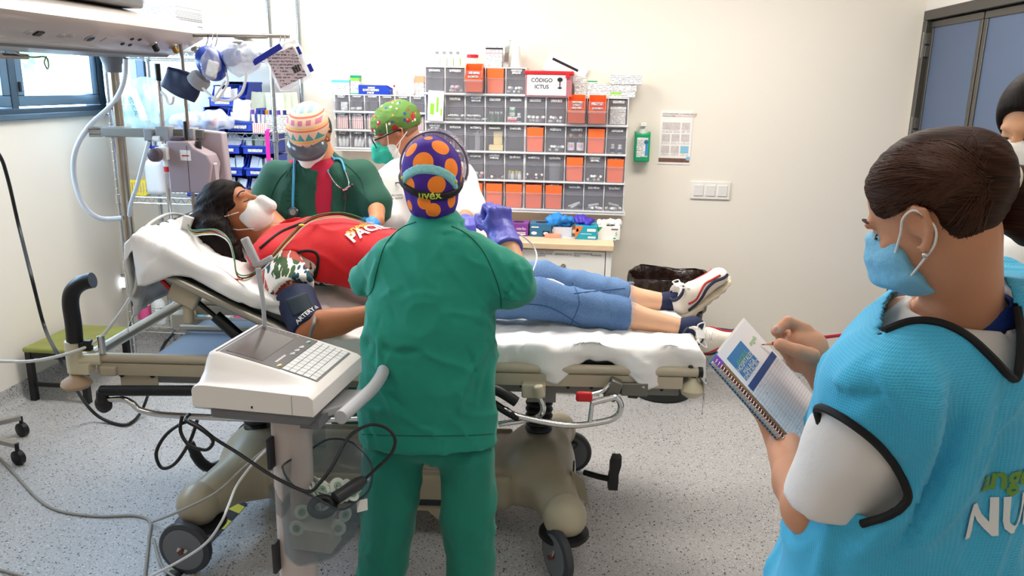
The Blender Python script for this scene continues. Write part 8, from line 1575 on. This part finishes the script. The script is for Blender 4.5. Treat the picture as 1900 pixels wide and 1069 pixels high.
MB().tube(spline([HTm(sdm*.05, .100, .022), HTm(sdm*.085, .07, .024), HTm(sdm*.089, .0, .024), HTm(sdm*.085, -.03, .015)], 5), .004, 6).build('glasses_temple', m_black, D2, True)
for s_ in (-1, 1): e_ = MB().torus(HTm(s_*.032, .108, .008), hfM, .020, .0025, 22, 6).build('glasses_rim', m_black, D2, True); MB().lathe([(.019, 0), (.019, .001)], HTm(s_*.032, .108, .008), hfM, 20).build('lens', m_clr, e_)
mkM = inter(.004, off(sm(.02, el(HTm(0, .045, -.055), (.066, .068, .062), HRm), rc(HTm(0, .105, -.02), HTm(0, .118, -.058), .022, .024)), .006), pl(HTm(0, 0, -.008), V(huM)-V(hfM)*.2), pl(HTm(0, .025, 0), -V(hfM)), pl(HTm(0, 0, -.115), -V(huM)))
surf('face_mask', mkM, *box_of(HTm(0, .08, -.06), r=.13), .005, [mat('mint_mask', '35b79a', .75, bump=.3, bscale=60), mat('white_respirator', 'f0edea', .75)], D2, matfn=lambda c: (((c-A3(HTm(0, 0, 0))) @ A3(hfM.normalized())) < .062).astype(int))
for a, c in (((.055, -.02), (.01, .11)), ((.055, -.09), (-.005, -.02)), ((.05, -.05), (-.045, .0))): MB().tube(spline([HTm(sdm*.068, *a), HTm(sdm*.091, (a[0]+c[0])/2, (a[1]+c[1])/2), HTm(sdm*(.088 if c[1] < .05 else .06), *c)], 5), .002, 6).build('mask_strap', m_loop, D2, True)
trousers_and_shoes(D2, [Mn(745, 560), Mn(835, 560)], [Mn(745, 560), Mn(835, 560)], .1, .08, MATS['white_trousers'], m_white, Mn(790, 500).z, fdir=(-.5, -.8, 0), h=.016)
# ------------------------------------------------------------------ person at the right edge
YE = 1.95
D3 = thing('person', 'person in white coat and respirator standing by the blue doors', 'person', (AY(1985, 800, YE).x, YE, 0))
def Ed(px, py, dy=0): return AY(px, py, YE+dy)
hcE = Ed(1935, 240, 0); hfE = V((-.72, -.45, -.25)); huE = V((-.2, -.1, 1)); hdE, HTe, HRe = headsdf(hcE, hfE, huE, 1.0)
ys = [400, 430, 470, 540, 700, 900, 1069]; lx = [1895, 1868, 1852, 1838, 1842, 1870, 1885]; rx_ = [2005, 2060, 2090, 2105, 2100, 2100, 2105]
Lq = [Ed(a, y) for a, y in zip(lx, ys)]; Rq = [Ed(a, y) for a, y in zip(rx_, ys)]; zs = [(a.z+b_.z)/2 for a, b_ in zip(Lq, Rq)]; cxs = [(a.x+b_.x)/2 for a, b_ in zip(Lq, Rq)]; rxs = [(b_.x-a.x)/2 for a, b_ in zip(Lq, Rq)]
t3 = stack([zs[0]+.05]+zs, [cxs[0]]+cxs, [YE]*8, [rxs[0]*.7]+rxs, [.05, .07, .1, .12, .13, .14, .14, .14], -.2, 2.2); lo, hi = box_of(*Lq, *Rq, r=.16)
eA = [Ed(1882, 490, -.06), Ed(1893, 760, -.10), Ed(1950, 820, -.30)]; eB = [Ed(2068, 490, .06), Ed(2098, 760, .02), Ed(2030, 820, -.25)]
t3 = sm(.04, t3, rc(Ed(1945, 395), Ed(1955, 450), .075, .11), rc(eA[0], eA[1], .072, .062), rc(eA[1], eA[1].lerp(eA[2], .8), .06, .045), rc(eB[0], eB[1], .072, .062), rc(eB[1], eB[1].lerp(eB[2], .8), .06, .045)); lo, hi = box_of(*Lq, *Rq, eA[2], eB[2], r=.16)
surf('coat', inter(.01, t3, neg(rc(Ed(1940, 330), Ed(1945, 392), .058, .056))), lo, hi, .011, m_coat, D3, disp=lambda v, n: .008*ridge(v, (8, 6, 4), RM(y=.4), 3)-.004)
lo, hi = box_of(hcE, Ed(1945, 520), eA[2], eB[2], eA[1], eB[1], r=.2)
hE1, hE2 = hand(eA[2], V((.5, -.8, .1)), V((0, .1, 1)), -1, (.4, .5, .3), .95), hand(eB[2], V((-.6, -.8, .1)), V((0, .1, 1)), 1, (.4, .5, .3), .95)
surf('body', sm(.012, sm(.03, hdE, rc(HTe(0, -.03, -.06), Ed(1945, 430), .052, .06), rc(Ed(1945, 450), Ed(1950, 560), .06, .08)), chain(eA, [.045, .04, .028], .02), chain(eB, [.045, .04, .028], .02), hE1, hE2), lo, hi, .009, m_skA, D3)
mkE = inter(.004, sm(.02, off(el(HTe(0, .045, -.055), (.068, .072, .064), HRe), .006), rc(HTe(0, .115, -.02), HTe(0, .13, -.06), .022, .024)), pl(HTe(0, 0, -.004), V(huE)-V(hfE)*.2), pl(HTe(0, .01, 0), -V(hfE))); surf('face_mask', mkE, *box_of(HTe(0, .08, -.06), r=.14), .006, MATS['white_respirator'], D3)
hrE = inter(.01, off(el(HTe(0, -.014, .04), (.081, .1, .09), HRe), .01), neg(el(HTe(0, .115, -.04), (.105, .085, .115), HRe))); surf('hair', hrE, *box_of(hcE, r=.16), .007, m_hairP, D3)
for s_ in (-1, 1): MB().tube(spline([HTe(s_*.018, .092, .006), HTe(s_*.031, .094, .008), HTe(s_*.046, .084, .006)], 4), .003, 6).build('eyelashes', m_ink, D3, True)
bve = BVHTree.FromPolygons([tuple(v.co) for v in D3.children[0].data.vertices], [tuple(p.vertices) for p in D3.children[0].data.polygons])
for p in ((1869, 497), (1880, 560)):
    h = hitpt(bve, *p, .001)
    if h is not None: MB().lathe([(.007, 0), (.007, .003)], h, (-.3, -1, .1), 16).build('button', m_white, D3, True)
trousers_and_shoes(D3, [Ed(1930, 1069), Ed(2060, 1069)], [Ed(1930, 1069), Ed(2060, 1069)], .1, .08, MATS['white_trousers'], m_white, zs[-1]+.1, fdir=(-.8, -.5, 0), h=.016)
